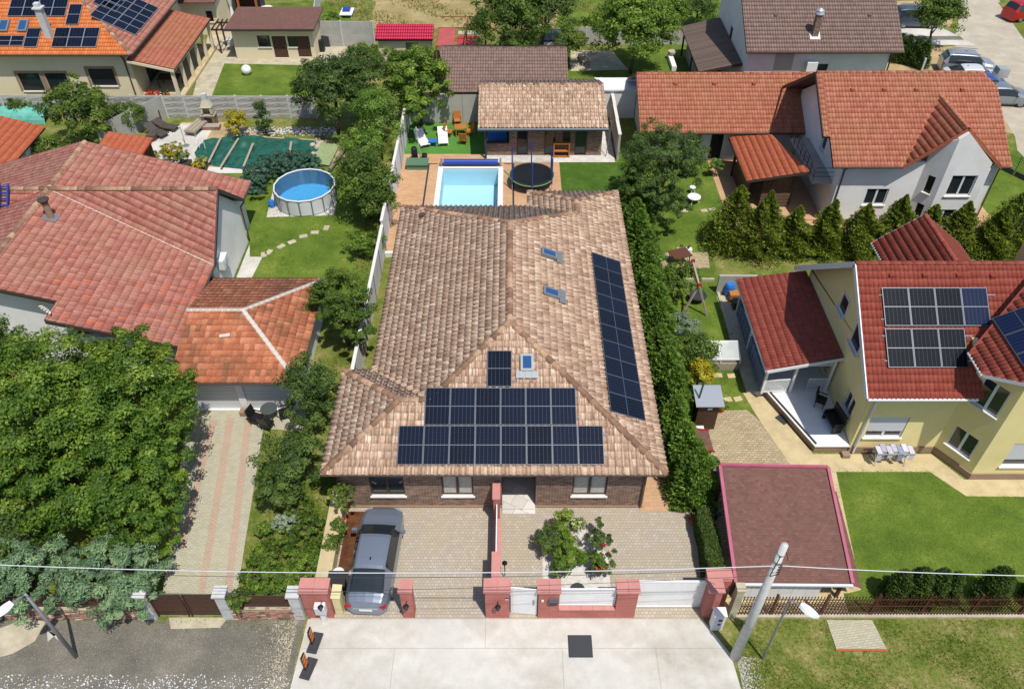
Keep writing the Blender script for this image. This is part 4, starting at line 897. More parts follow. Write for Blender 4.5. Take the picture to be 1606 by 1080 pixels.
for i in range(12):
    mb = MB(); mb.box((.06, -.02, .1 + i * .15), (1.0, .02, .1 + i * .15 + .132)); mb.build('slat', M['white'], G1, local=True)
mb = MB(); mb.box((0, -.03, .05), (.05, .03, 1.95)); mb.box((1.0, -.03, .05), (1.05, .03, 1.95)); mb.box((.05, -.025, .05), (1.0, .025, .09)); mb.box((.05, -.025, 1.9), (1.0, .025, 1.95)); mb.build('gate_frame', M['white'], G1, local=True)
mb = MB(); mb.bar((.93, -.08, .9), (.93, -.08, 1.3), .03); mb.build('handle', M['steel'], G1, local=True)
G2 = thing('sliding_gate', 'long white slatted sliding gate closed across the right driveway', 'gate', (6.3, 16.3, 0))
for i in range(12):
    mb = MB(); mb.box((4.93, 16.28, .12 + i * .15), (7.78, 16.32, .12 + i * .15 + .132)); mb.build('slat', M['white'], G2)
mb = MB(); mb.box((4.9, 16.25, .05), (7.8, 16.35, .11)); mb.box((4.9, 16.26, 1.93), (7.8, 16.34, 1.97)); mb.box((6.3, 16.325, .11), (6.36, 16.35, 1.93)); mb.build('gate_frame', M['white'], G2)
P5 = thing('gate_pillar', 'salmon block pillar between the white sliding gate and the red picket fence', 'pillar', (8.1, 15.9, 0)); pier(P5, 7.62, 8.15, 15.8, 16.3, 2.1)
mb = MB(); mb.box((7.68, 16.3, 0), (8.6, 16.75, 1.95)); mb.build('return_wall', M['salmon'], P5); mb = MB(); mb.box((7.64, 16.364, 1.95), (8.64, 16.8, 2.05)); mb.build('return_cap', M['salmoncap'], P5)
mb = MB(); mb.box((8.7, 15.8, 0), (8.98, 16.1, 2.05)); mb.box((8.66, 15.76, 2.05), (9.02, 16.14, 2.15)); tag(mb.build('fence_post', M['oldconcrete']), 'grey concrete post between the salmon pillar and the red picket fence', 'post')
UB = thing('meter_box', 'white and grey utility meter cabinet standing below the right salmon pillar', 'cabinet', (8.1, 15.2, 0))
mb = MB(); mb.box((7.88, 15.25, .05), (8.32, 15.6, 1.15)); mb.box((7.85, 15.22, 1.15), (8.35, 15.63, 1.2)); mb.build('body', M['white'], UB); mb = MB(); mb.box((7.92, 15.235, .12), (8.28, 15.25, 1.1)); mb.build('door', M['shutter'], UB)
mb = MB(); mb.box((8.05, 15.228, .8), (8.2, 15.235, .95)); mb.box((8.06, 15.228, .5), (8.18, 15.235, .62)); mb.build('sticker', M['darkgrey'], UB)
MBX = thing('meter_box', 'pale grey meter box mounted in front of the left salmon pillar', 'cabinet', (-7.7, 15.5, 0))
mb = MB(); mb.box((-7.72, 15.52, .75), (-7.3, 15.78, 1.3)); mb.box((-7.6, 15.6, 0), (-7.4, 15.75, .75)); mb.build('body', M['frame_white'], MBX); mb = MB(); mb.box((-7.7, 15.5, .8), (-7.32, 15.52, 1.26)); mb.build('door', M['shutter'], MBX)
# internal divider
DV = thing('divider_wall', 'salmon divider wall with white panel running from gate to porch', 'wall', (-.7, 19, 0))
mb = MB(); mb.box((-.78, 16.32, 0), (-.5, 17.7, 1.7)); mb.box((-.8, 20.2, 0), (-.54, 21.0, 1.9)); mb.box((-.79, 17.7, 0), (-.51, 20.2, .5)); mb.build('wall', M['salmon'], DV)
mb = MB(); mb.box((-.82, 16.32, 1.7), (-.46, 17.74, 1.78)); mb.box((-.84, 20.16, 1.9), (-.5, 21.04, 1.98)); mb.box((-.82, 17.74, .5), (-.48, 20.16, .56)); mb.build('cap', M['salmoncap'], DV)
for i in range(6):
    mb = MB(); mb.box((-.67, 17.75, .62 + i * .17), (-.63, 20.15, .62 + i * .17 + .155)); mb.build('slat', M['white'], DV)
mb = MB(); mb.tube((-.3, 17.6, .2), (-.3, 17.6, 1.1), .02); mb.lathe((-.3, 17.6, 1.1), [(.1, 0), (.12, .05), (.03, .2)], 8); tag(mb.build('garden_lamp', M['black']), 'small black lamp beside the salmon divider wall', 'lamp')
# low wall on the left of the courtyard and tall white wall behind
LW = thing('boundary_wall', 'low pale rendered wall along the planting bed left of the grey car', 'wall', (-8, 18, 0))
mb = MB(); mb.box((-7.95, 16.4, 0), (-7.42, 21.6, .85)); mb.build('wall', M['pathbuff'], LW); mb = MB(); mb.box((-8.0, 16.38, .85), (-7.38, 21.62, .9)); mb.build('coping', M['pathbuff'], LW)
TW = thing('boundary_wall', 'tall white panelled wall between the pool terrace and the neighbouring garden', 'wall', (-7.9, 45, 0))
for i in range(14):
    y0 = 57.2 - i * 2.4; h = 2.2 if i < 7 else 1.9
    if y0 < 26: break
    mb = MB(); mb.box((-8.0, y0 - 2.38, 0), (-7.9, y0, h)); mb.build('panel', M['whitewall'], TW); mb = MB(); mb.box((-8.04, y0 - 2.4, h), (-7.86, y0 + .0, h + .05)); mb.build('coping', M['sill'], TW)
    mb = MB(); mb.box((-7.91, y0 - .02, 0), (-7.86, y0 + .03, h)); mb.build('post', M['steel'], TW)
KW = thing('kerb_wall', 'short white retaining kerb beside the tall white wall', 'wall', (-7.3, 39.9, 0)); mb = MB(); mb.box((-7.85, 39.7, 0), (-6.8, 39.9, .35)); mb.build('wall', M['whitewall'], KW)
RW_ = thing('boundary_wall', 'grey rendered rear wall behind the wooden garden table', 'wall', (-5, 57.2, 0))
for i in range(3):
    mb = MB(); mb.box((-7.8 + i * 2.0, 57.0, 0), (-7.8 + i * 2.0 + 1.98, 57.15, 2.4 - .06 * (i % 2))); mb.build('panel', M['greenwall'], RW_)

# ================================================================ courtyard things
silver = paint('graphite_paint', '#77808f', .35)
car('graphite grey saloon car parked in the left half of the cobbled courtyard', (-5.72, 18.25, 0), R(-2.5), 'saloon', silver)
BN = thing('waste_bin', 'black lidded waste bin behind the left salmon pillar', 'bin', (-7.1, 16.9, 0))
mb = MB(); mb.hexa([(-7.35, 16.75, 0), (-6.85, 16.75, 0), (-6.85, 17.2, 0), (-7.35, 17.2, 0), (-7.42, 16.7, .9), (-6.78, 16.7, .9), (-6.78, 17.27, .9), (-7.42, 17.27, .9)]); mb.build('body', M['black'], BN)
mb = MB(); mb.slab([(-7.46, 16.66, .96), (-6.74, 16.66, .96), (-6.74, 17.31, 1.05), (-7.46, 17.31, 1.05)], .06); mb.build('lid', M['rubber'], BN)
mb = MB(); mb.lathe((-7.2, 17.55, 0), [(.18, 0), (.24, .3), (.26, .5), (.22, .52)], 14); tag(mb.build('bucket', M['white']), 'round white tub beside the black waste bin', 'tub')
mb = MB(); mb.box((-7.1, 15.95, 0), (-6.8, 16.5, 1.3)); mb.slab([(-7.13, 15.92, 1.34), (-6.76, 15.92, 1.3), (-6.76, 16.54, 1.3), (-7.13, 16.54, 1.34)], .05)
tag(mb.build('storage_box', mat('pale_yellow_box', '#cdc294', .7)), 'pale yellow cabinet tucked behind the left salmon pillar', 'cabinet')
mb = MB(); mb.box((2.24, 14.2, .03), (3.1, 15.03, .05)); mb.box((2.2, 14.16, .018), (3.14, 15.07, .03)); tag(mb.build('drain_grate', M['darkgrey']), 'square dark grate set in the concrete apron', 'grate')
# traffic delineators
def delineator(label, p, rz):
    t = thing('traffic_delineator', label, 'road marker', p, rz, 'orange striped road markers')
    mb = MB(); mb.box((-.14, -.42, .018), (.26, .42, .1)); mb.box((-.08, -.3, .1), (.2, .3, .13)); mb.build('base', M['darkgrey'], t, local=True)
    mb = MB(); mb.hexa([(-.03, -.13, .13), (.03, -.13, .13), (.03, .13, .13), (-.03, .13, .13), (-.03, -.13, 1.1), (.03, -.13, 1.1), (.03, .13, 1.1), (-.03, .13, 1.1)]); mb.build('blade', M['black'], t, local=True)
    for i in range(6):
        z = .2 + i * .14; mb = MB()
        for s in (-.034, .034): mb.poly([(s, -.12, z), (s, .12, z + .08), (s, .12, z + .2), (s, -.12, z + .12)][:: (1 if s > 0 else -1)])
        mb.build('stripe', ORA if i % 2 else REDO, t, local=True)
    return t
ORA = mat('reflective_orange', '#e08a1c', .4); REDO = mat('reflective_red', '#a8321c', .4)
delineator('orange striped road marker on rubber base, upper of two by the apron edge', g(492, 1008), R(-10)); delineator('orange striped road marker on rubber base, lower of two by the apron edge', g(482, 1048), R(-14))
# ================================================================ poles and cables
LP = thing('street_lamp', 'grey street lamp leaning over the stone wall on the left', 'street lamp', (-16.9, 14.2, 0))
mb = MB(); mb.tube((-16.9, 14.2, 0), (-16.9, 14.2, 4.75), .08, .05, 10); mb.build('pole', M['steel'], LP, smooth=True)
mb = MB(); mb.tube((-16.9, 14.2, 4.7), (-17.15, 13.75, 4.85), .035, .03); mb.build('arm', M['steel'], LP)
def lamphead(root, p, d, m='white', L=.75):
    d = Vector(d).normalized(); a = d.cross(Vector((0, 0, 1))); K = 8; mb = MB(); P = []
    for i in range(K + 1):
        t = i / K; w = .17 * sin(pi * min(1, .12 + t * .88)) ** .6 + .02; c = Vector(p) + d * L * t; P.append([c - a * w, c - a * w * .6 + Vector((0, 0, .1)), c + a * w * .6 + Vector((0, 0, .1)), c + a * w, c - Vector((0, 0, .07))])
    for i in range(K):
        for j in range(5): mb.poly([P[i][j], P[i + 1][j], P[i + 1][(j + 1) % 5], P[i][(j + 1) % 5]])
    mb.poly(P[0]); mb.poly(P[-1][::-1]); return mb.build('lamp_head', M[m], root, smooth=True)
lamphead(LP, (-17.12, 13.8, 4.85), (-.5, -.87, .1))
mb = MB(); mb.lathe((-15.2, 15.3, 0), [(0.01, 0), (.01, .01)], 4)
RP = thing('utility_pole', 'thick concrete utility pole with cable collar beside the concrete apron', 'utility pole', (8.63, 14.18, 0))
mb = MB(); mb.tube((8.63, 14.18, -.1), (8.75, 14.2, 7.8), .2, .115, 14); mb.build('pole', M['pillarconc'], RP, smooth=True)
mb = MB(); mb.tube((8.73, 14.2, 6.8), (8.735, 14.2, 6.9), .15, .15, 12); mb.tube((8.74, 14.2, 7.3), (8.742, 14.2, 7.34), .145, .145, 12); mb.tube((8.66, 14.18, 2.6), (8.662, 14.18, 2.64), .19, .19, 14); mb.build('band', M['steel'], RP)
mb = MB()
for q in range(5): mb.tube((8.72 - .1, 14.08 + .02 * q, 6.1 + q * .18), (8.72 + .16, 14.05, 6.3 + q * .13), .018)
mb.tube((8.6, 14.06, 6.2), (8.66, 14.02, 7.4), .015); mb.tube((8.85, 14.1, 7.5), (9.05, 14.15, 6.95), .012); mb.build('bracket', M['black'], RP)
SL = thing('street_lamp', 'slim lamp post with white head in front of the red picket fence', 'street lamp', g(1196, 1033))
b = g(1196, 1033); tp = Vector((b.x + .05, b.y + .1, 4.3)); mb = MB(); mb.tube(b, tp, .05, .035, 8); mb.build('pole', M['steel'], SL); mb = MB(); mb.tube(tp, tp + Vector((.35, -.25, .1)), .03); mb.build('arm', M['steel'], SL)
lamphead(SL, tp + Vector((.3, -.22, .1)), (.55, -.6, .02), L=.7)
def cable(label, p0, p1, sag, r, m='steel', cat='cable', group='overhead cables'):
    mb = MB(); p0 = Vector(p0); p1 = Vector(p1); n = 24; P = []
    for i in range(n + 1):
        t = i / n; q = p0.lerp(p1, t); q.z -= sag * 4 * t * (1 - t); P.append(q)
    for a, b in zip(P, P[1:]): mb.tube(a, b, r, n=6, cap=False)
    return tag(mb.build('overhead_cable', M[m], smooth=True), label, cat, group)
top = Vector((8.72, 14.08, 6.75))
cable('thick silver overhead cable from the utility pole off to the left', top, (-32, 15.2, 6.6), 1.15, .017, 'shutter')
cable('thick silver overhead cable from the utility pole off to the right', top + Vector((.15, 0, 0)), (36, 14.2, 6.6), .75, .017, 'shutter')
cable('thin dark wire hanging just below the thick silver cable', top - Vector((0, 0, .15)), (-32, 15.25, 6.3), 1.3, .009, 'darkgrey')
cable('thin dark wire running low from the pole across the gates', Vector((8.6, 14.05, 6.2)), (-32, 14.1, 5.0), .7, .008, 'darkgrey')

# ================================================================ clipped-roof carport in the right plot
CP = thing('carport', 'low carport with flat brown shingle roof and pink edge trim', 'carport', (11.2, 19, 0))
RBL = Vector((8.9, 21.3, 2.8)); RBR = Vector((13.5, 21.2, 2.8)); RFL = Vector((8.87, 16.55, 1.42)); RFR = Vector((13.5, 16.5, 1.42))
mb = MB(); mb.slab([RFL, RFR, RBR, RBL], .1); mb.build('roof', M['shingle_brown'], CP)
for a, b in ((RBL, RBR), (RBL, RFL), (RBR, RFR)):
    mb = MB(); mb.bar(a + Vector((0, 0, .02)), b + Vector((0, 0, .02)), .13, .14); mb.build('edge_trim', M['pinktrim'], CP)
mb = MB(); mb.bar(RFL + Vector((0, -.08, 0)), RFR + Vector((0, -.08, 0)), .1, .08); mb.build('gutter', M['gutterwhite'], CP)
mb = MB(); mb.slab([(13.56, 16.6, 1.2), (14.05, 16.6, .95), (13.95, 20.6, 1.9), (13.56, 20.6, 2.2)], .05); mb.build('side_roof', M['shingle_brown'], CP)
for x in (9.05, 11.2, 13.3):
    for y, h in ((16.75, 1.36), (21.0, 2.62)):
        mb = MB(); mb.box((x - .06, y - .06, 0), (x + .06, y + .06, h)); mb.build('post', M['fencered'], CP)
for i in range(6):
    mb = MB(); mb.box((9.1 + i * .56, 16.62, .02), (9.1 + (i + 1) * .56 - .01, 16.68, 1.25)); mb.build('side_board', M['white'], CP)
mb = MB(); mb.box((9.1, 16.9, .02), (12.4, 17.6, .9)); mb.build('bench', M['white'], CP)
LT = thing('leaning_sheet', 'blue and white stack of boards leaning beside the carport', 'boards', (8.9, 20.2, 0))
mb = MB()
for i in range(5): mb.obox((8.55 + .05 * i, 20.6 - .1 * i, .5), (.03, .6, 1.0), tilt=(.25, 'Y'))
mb.build('board', M['darkgrey'], LT)

# ================================================================ red picket fence
PF = thing('picket_fence', 'oxblood metal picket fence on a low concrete kerb along the verge', 'fence', (15, 15.9, 0))
mb = MB(); mb.box((9.0, 15.78, 0), (30, 16.0, .12)); mb.build('kerb', M['oldconcrete'], PF)
pk = MB(); pk.box((-.012, -.012, .12), (.012, .012, 1.45)); pk.mesh([(-.022, -.022, 1.45), (.022, -.022, 1.45), (.022, .022, 1.45), (-.022, .022, 1.45), (0, 0, 1.56)], [(0, 1, 4), (1, 2, 4), (2, 3, 4), (3, 0, 4), (3, 2, 1, 0)]); pkm = pk.me('picket', M['fencered'])
x = 9.1
while x < 24.5: link('picket', pkm, PF, matrix=Matrix.Translation((x, 15.89, 0))); x += .125
po = MB(); po.box((-.04, -.04, .1), (.04, .04, 1.6)); pom = po.me('post', M['fencered'])
for i in range(11): link('post', pom, PF, matrix=Matrix.Translation((10.4 + i * 2.0, 15.93, 0)))
for z in (.3, .8, 1.3):
    mb = MB(); mb.box((9.05, 15.86, z), (30, 15.876, z + .04)); mb.build('rail', M['fencered'], PF)
rnd = random.Random(4)
for i in range(3):   # lattice behind the pickets nearest the carport
    mb = MB()
    for k in range(14):
        s = 9.3 + i * 2 + k * .14; mb.bar((s, 15.96, .2), (s + .5, 15.96, 1.0), .012); mb.bar((s + .5, 15.97, .2), (s, 15.97, 1.0), .012)
    mb.build('lattice', M['fencered'], PF)

# ================================================================ yellow house
H2 = thing('yellow_house', 'yellow rendered house with dark red roof, white porch and solar panels', 'house', (19, 25, 0))
RY, RZ2 = 28.4, 8.2; X0, X1 = 15.35, 30.0
FE = (23.45, 4.7); RE = (34.3, 3.4)
front = [(X0, FE[0], FE[1]), (19.95, FE[0], FE[1])]
o2, u2, v2, n2 = plane_basis([(X0, FE[0], FE[1]), (X1, FE[0], FE[1]), (X1, RY, RZ2)])
A = g(1521, 553, 6.4); xe = A.x; nW = Vector((-.6, 0, 1)).normalized()
Bw = onpl(1542, 588, A, nW); Cw = onpl(1606, 601, A, nW); Cw2 = Cw + (Cw - Bw) * .8
Dw = onpl(1606, 452, A, nW); Ew = A + (Dw - A) * 1.5
Cw2.z = A.z + .6 * (Cw2.x - xe); Ew.z = A.z + .6 * (Ew.x - xe)
VB = onpl(1519, 556, o2, n2); VT = onpl(1606, 452, o2, n2)
tile_roof(H2, [[(X0, FE[0], FE[1]), (20.35, FE[0], FE[1]), (20.35, RY, RZ2), (X0, RY, RZ2)], [(20.35, FE[0] + 1.2, FE[1] + 1.2 * .707), (X1, FE[0] + 1.2, FE[1] + 1.2 * .707), (X1, RY, RZ2), (20.35, RY, RZ2)],
               [(X1, RE[0], RE[1]), (X0, RE[0], RE[1]), (X0, RY, RZ2), (X1, RY, RZ2)]], 'wave', .2, .36, M['sheet_oxide'], seed=8, lift=.02, mass='roof_sheet', jitter=0)
tile_roof(H2, [[tuple(A), tuple(Bw), tuple(Cw2), tuple(Ew)]], 'wave', .2, .36, M['sheet_oxide'], seed=9, lift=.02, mass='roof_sheet', jitter=0)
caps(H2, (X0, RY, RZ2 + .02), (X1, RY, RZ2 + .02), M['sheet_oxide'], r=.12, step=.5)
mb = MB(); mb.bar(A + Vector((0, 0, .08)), Ew + Vector((0, 0, .08)), .08, .03); mb.build('valley_flashing', M['sheet_oxide'], H2)
for a, b in (((X0 - .03, FE[0], FE[1] - .05), (X0 - .03, RY, RZ2 - .05)), ((X0 - .03, RE[0], RE[1] - .05), (X0 - .03, RY, RZ2 - .05))):
    mb = MB(); mb.bar(a, b, .05, .26); mb.build('barge_board', M['gutterwhite'], H2)
gutter(H2, (X0, FE[0] - .06, FE[1]), (20.1, FE[0] - .06, FE[1]), M['gutterwhite'], r=.07); gutter(H2, A + Vector((-.06, 0, 0)), Bw + Vector((-.06, 0, 0)), M['gutterwhite'], r=.06)
mb = MB(); mb.bar(Bw - Vector((0, 0, .05)), Cw2 - Vector((0, 0, .05)), .06, .16); mb.build('barge_board', M['gutterwhite'], H2)
# walls
facade(H2, (16.1, 24.33), (20.12, 24.33), 0, 4.6, [(.45, 2.2, 1.05, 2.5, 'w2S')], M['yellow'])
facade(H2, (20.12, 24.33), (21.24, 22.74), 0, 6.35, [(.35, 1.55, 1.0, 2.3, 'w2'), (.4, 1.6, 3.9, 5.5, 'w2')], M['yellow']); facade(H2, (20.12, 26.4), (20.12, 24.5), 4.4, 6.3, [], M['yellow'])
facade(H2, (21.24, 22.74), (27, 22.74), 0, 6.8, [(1.1, 3.6, .9, 2.5, 'w2S')], M['yellow'])
facade(H2, (16.1, 34.0), (16.1, 24.58), 0, 3.6, [(7.7, 8.7, 1.2, 2.4, 'w2'), (1.6, 2.5, .5, 2.6, 'w2 door'), (4.3, 5.3, 1, 2.4, 'w2')], M['yellow'])
zf = lambda y: FE[1] + (y - FE[0]) * (RZ2 - FE[1]) / (RY - FE[0]) - .15
zr = lambda y: RE[1] + (RE[0] - y) * (RZ2 - RE[1]) / (RE[0] - RY) - .15
mb = MB(); F = frame_at((16.1, 34.0), (16.1, 24.33)); pts = [(0, 3.6), (34 - RY, 3.6), (34 - 24.33, 3.6), (34 - 24.33, zf(24.33)), (34 - RY, RZ2 - .15), (0, zr(34.0))]
holes = [(34 - 29.8, 34 - 28.9, 4.5, 5.5), (34 - 27.7, 34 - 26.6, 4.2, 5.6)]
P = [F[0] + F[1] * s + Vector((0, 0, z)) for s, z in pts]; k = len(P)
mb.mesh(P + [p - F[2] * .25 for p in P], [tuple(range(k))[::-1], tuple(range(k, 2 * k))] + [(i, (i + 1) % k, k + (i + 1) % k, k + i) for i in range(k)]); mb.build('gable_wall', M['yellow'], H2)
for h in holes:
    F2 = (F[0] + F[2] * .14, F[1], F[2], F[3]); w_ = window(H2, F2, *h, 'w1')
facade(H2, (29.5, 34.0), (16.35, 34.0), 0, 3.4, [], M['yellow']); facade(H2, (27, 22.99), (27, 34.0), 0, 6.5, [], M['yellow'])
mb = MB(); mb.box((16.08, 24.27, .006), (20.1, 24.33, .4)); mb.build('plinth', M['brownplinth'], H2)
mb = MB(); mb.prism([(20.1, 24.27), (21.2, 22.68), (21.25, 22.74), (20.14, 24.32)], .006, .4); mb.prism([(21.22, 22.68), (27, 22.68), (27, 22.74), (21.24, 22.74)], .006, .4); mb.build('plinth', M['brownplinth'], H2)
downpipe(H2, [(17.0, 23.4, 4.6), (16.35, 24.22, 3.7), (16.3, 24.22, .1)], M['gutterwhite'], .055)
for x_, y_ in ((1416, 525),): pass
# north wing roof
NP = Vector((22.0, 35.6, 5.9)); tile_roof(H2, [[(19.75, 35.6, 4.1), (19.75, 31.5, 4.1), (22.0, 31.5, 5.9), tuple(NP)], [(24.4, 31.5, 4.1), (24.4, 35.6, 4.1), tuple(NP), (22.0, 31.5, 5.9)]], 'wave', .2, .36, M['sheet_oxide'], seed=10, lift=.02, mass='roof_sheet', jitter=0)
caps(H2, (22.0, 31.5, 5.93), (22.0, 35.6, 5.93), M['sheet_oxide'], r=.12, step=.4)
for a, b in (((19.75, 35.6, 4.05), (22, 35.6, 5.85)), ((24.4, 35.6, 4.05), (22, 35.6, 5.85))):
    mb = MB(); mb.bar(a, b, .05, .2); mb.build('barge_board', M['gutterwhite'], H2)
gutter(H2, (19.7, 35.6, 4.1), (19.7, 32, 4.1), M['gutterwhite']); gutter(H2, (24.45, 35.6, 4.1), (24.45, 32, 4.1), M['gutterwhite'])
facade(H2, (24.0, 35.2), (20.1, 35.2), 0, 4.0, [], M['yellow'], top=[(1.95, 5.6)]); facade(H2, (20.1, 34.95), (20.1, 34), 0, 4.0, [], M['yellow']); facade(H2, (24.0, 34.0), (24.0, 35.2), 0, 4.0, [], M['yellow'])
# snow guards / vents and solar panels on the front slope
for (a, b) in ((1397, 435), (1449, 435), (1502, 435), (1555, 436)):
    p = onpl(a, b, o2, n2); mb = MB(); mb.obox(p + Vector((0, 0, .1)), (.22, .2, .16)); mb.build('roof_vent', M['sheet_oxide'], H2)
p = onpl(1386, 512, o2, n2); q = onpl(1391, 577, o2, n2)
for i in range(3):
    panel(H2, p + u2 * (i * 1.16), u2, v2, 1.14, 1.72, cell='cellgrey'); panel(H2, q + u2 * (i * 1.16), u2, v2, 1.14, 1.72, cell='cellgrey')
panel(H2, p + u2 * (3 * 1.16), u2, v2, 1.14, 1.72, cell='cellblue')
mb = MB()
for d, L in ((.3, 5.0), (1.4, 5.0)): mb.bar(p - u2 * .15 + v2 * d + n2 * .1, p + u2 * L + v2 * d + n2 * .1, .05)
for d, L in ((.3, 3.8), (1.4, 3.8)): mb.bar(q - u2 * .15 + v2 * d + n2 * .1, q + u2 * L + v2 * d + n2 * .1, .05)
mb.build('mounting_rail', M['alu'], H2)
uw = Vector((0, -1, 0)); vw = nW.cross(uw)
if vw.z < 0: vw = -vw; uw = -uw
p = onpl(1557, 503, A, nW)
for j in range(3):
    for i in range(2): panel(H2, p + Vector((0, -1, 0)) * ((j + 1) * 1.13) + vw * (i * 1.76), Vector((0, 1, 0)), vw, 1.1, 1.72, cell='cellblue') if Vector((0, 1, 0)).cross(vw).z > 0 else panel(H2, p + Vector((0, -1, 0)) * (j * 1.13) + vw * (i * 1.76), Vector((0, -1, 0)), vw, 1.1, 1.72, cell='cellblue')
# porch
mb = MB(); mb.prism([(12.95, 28.0), (14.46, 24.33), (16.08, 24.33), (16.08, 34.0), (12.95, 34.0)], .01, .42); mb.build('porch_base', M['brownplinth'], H2)
mb = MB(); mb.prism([(12.9, 27.95), (14.42, 24.27), (16.08, 24.27), (16.08, 34.0), (12.9, 34.0)], .42, .47); mb.build('porch_floor', M['white'], H2)
mb = MB(); mb.bar((13.0, 28.0, .52), (14.5, 24.4, .52), .06, .08); mb.build('step_edge', M['darkgrey'], H2)
tile_roof(H2, [[(12.4, 34.4, 2.5), (12.4, 27.3, 2.5), (16.05, 27.65, 3.05), (16.05, 34.4, 3.05)]], 'wave', .2, .36, M['sheet_oxide'], seed=12, lift=.02, mass='roof_sheet', jitter=0)
mb = MB(); mb.bar((12.4, 27.27, 2.45), (16.1, 27.62, 3.0), .06, .16); mb.bar((12.36, 27.3, 2.45), (12.36, 34.4, 2.45), .06, .16); mb.build('barge_board', M['gutterwhite'], H2)
for (x, y, h) in ((12.65, 27.75, 2.4), (14.1, 27.85, 2.6), (12.65, 31, 2.4), (12.65, 33.9, 2.4), (15.9, 27.9, 2.9)):
    mb = MB(); mb.box((x - .06, y - .06, .47), (x + .06, y + .06, h)); mb.build('post', M['white'], H2)
def lattice(root, a, b, z0, z1, m, step=.13, w=.02, name='lattice'):
    a = Vector(a); b = Vector(b); d = (b - a); L = d.length; d.normalize(); hh = z1 - z0; n = int((L + hh) / step); mb = MB()
    for sgn in (1, -1):
        for i in range(n + 1):
            s = i * step - hh if sgn == 1 else i * step; s0, z_0, s1, z_1 = (s, z0, s + hh, z1) if sgn == 1 else (s, z0, s - hh, z1)
            if s1 > s0:
                if s0 < 0: z_0 += -s0; s0 = 0
                if s1 > L: z_1 -= s1 - L; s1 = L
                if s0 >= L or s1 <= 0 or z_0 >= z_1: continue
            else:
                if s0 > L: z_0 += s0 - L; s0 = L
                if s1 < 0: z_1 -= -s1; s1 = 0
                if s0 <= 0 or s1 >= L or z_0 >= z_1: continue
            mb.bar(tuple(a + d * s0 + Vector((0, 0, z_0))), tuple(a + d * s1 + Vector((0, 0, z_1))), w)
    for z in (z0, z1): mb.bar(tuple(a + Vector((0, 0, z))), tuple(b + Vector((0, 0, z))), .05)
    o = mb.build(name, m, root); o['kind'] = 'stuff'; return o
lattice(H2, (12.7, 27.75, 0), (13.95, 27.85, 0), .55, 1.35, M['white']); lattice(H2, (14.9, 27.9, 0), (15.85, 27.9, 0), .55, 1.35, M['white']); lattice(H2, (14.2, 27.88, 0), (15.8, 27.9, 0), 2.3, 2.6, M['white'])
for i in range(12):
    mb = MB(); mb.box((12.6, 28.0 + i * .5, .5), (12.66, 28.4 + i * .5, 1.5)); mb.build('side_board', mat('blue_grey_board', '#5c6d8c', .7) if i == 0 else bpy.data.materials['blue_grey_board'], H2)

def chair(label, loc, rz, m, cat='chair', group=None, w=.55):
    t = thing('garden_chair', label, cat, loc, rz, group)
    mb = MB(); mb.obox((0, 0, .42), (w, .5, .06)); mb.build('seat', m, t, local=True); mb = MB(); mb.obox((0, .26, .72), (w, .05, .6), tilt=(-.2, 'X')); mb.build('backrest', m, t, local=True)
    for sx in (-1, 1):
        for sy in (-1, 1): mb = MB(); mb.tube((sx * w * .44, sy * .2, 0), (sx * w * .44, sy * .2, .42), .02, n=6); mb.build('leg', m, t, local=True)
        mb = MB(); mb.bar((sx * w * .5, -.22, .62), (sx * w * .5, .24, .62), .04); mb.build('armrest', m, t, local=True)
    return t
chair('black chair with cushion on the white porch floor, nearer the lattice', (15.35, 26.9, .47), R(60), M['black']); 
t = thing('garden_bench', 'black bench seat on the white porch floor under the small window', 'bench', (15.55, 25.6, .47), R(-80))
mb = MB(); mb.obox((0, 0, .42), (1.1, .5, .08)); mb.build('seat', M['black'], t, local=True); mb = MB(); mb.obox((0, .28, .75), (1.1, .08, .6)); mb.build('backrest', M['black'], t, local=True)
for sx in (-.5, .5): mb = MB(); mb.box((sx - .03, -.22, 0), (sx + .03, .26, .62)); mb.build('side_frame', M['black'], t, local=True)
t = thing('drying_rack', 'folding drying rack loaded with white and patterned laundry by the yellow wall', 'drying rack', (17.8, 23.7, 0))
mb = MB()
for y in (-.3, .3): mb.bar((16.95, 23.7 + y, .95), (18.75, 23.7 + y, .95), .025)
for x in (17.1, 18.5): mb.bar((x, 23.4, 0), (x, 24.0, .95), .025); mb.bar((x, 24.0, 0), (x, 23.4, .95), .025)
for i in range(6): mb.bar((16.95, 23.42 + i * .11, .96), (18.75, 23.42 + i * .11, .96), .012)
mb.build('rack', M['alu'], t)
rnd = random.Random(2); cols = ['#c5c4cd', '#c0b8c4', '#9fa0b4', '#cdc6c6', '#8f97b5', '#c9ccd4']
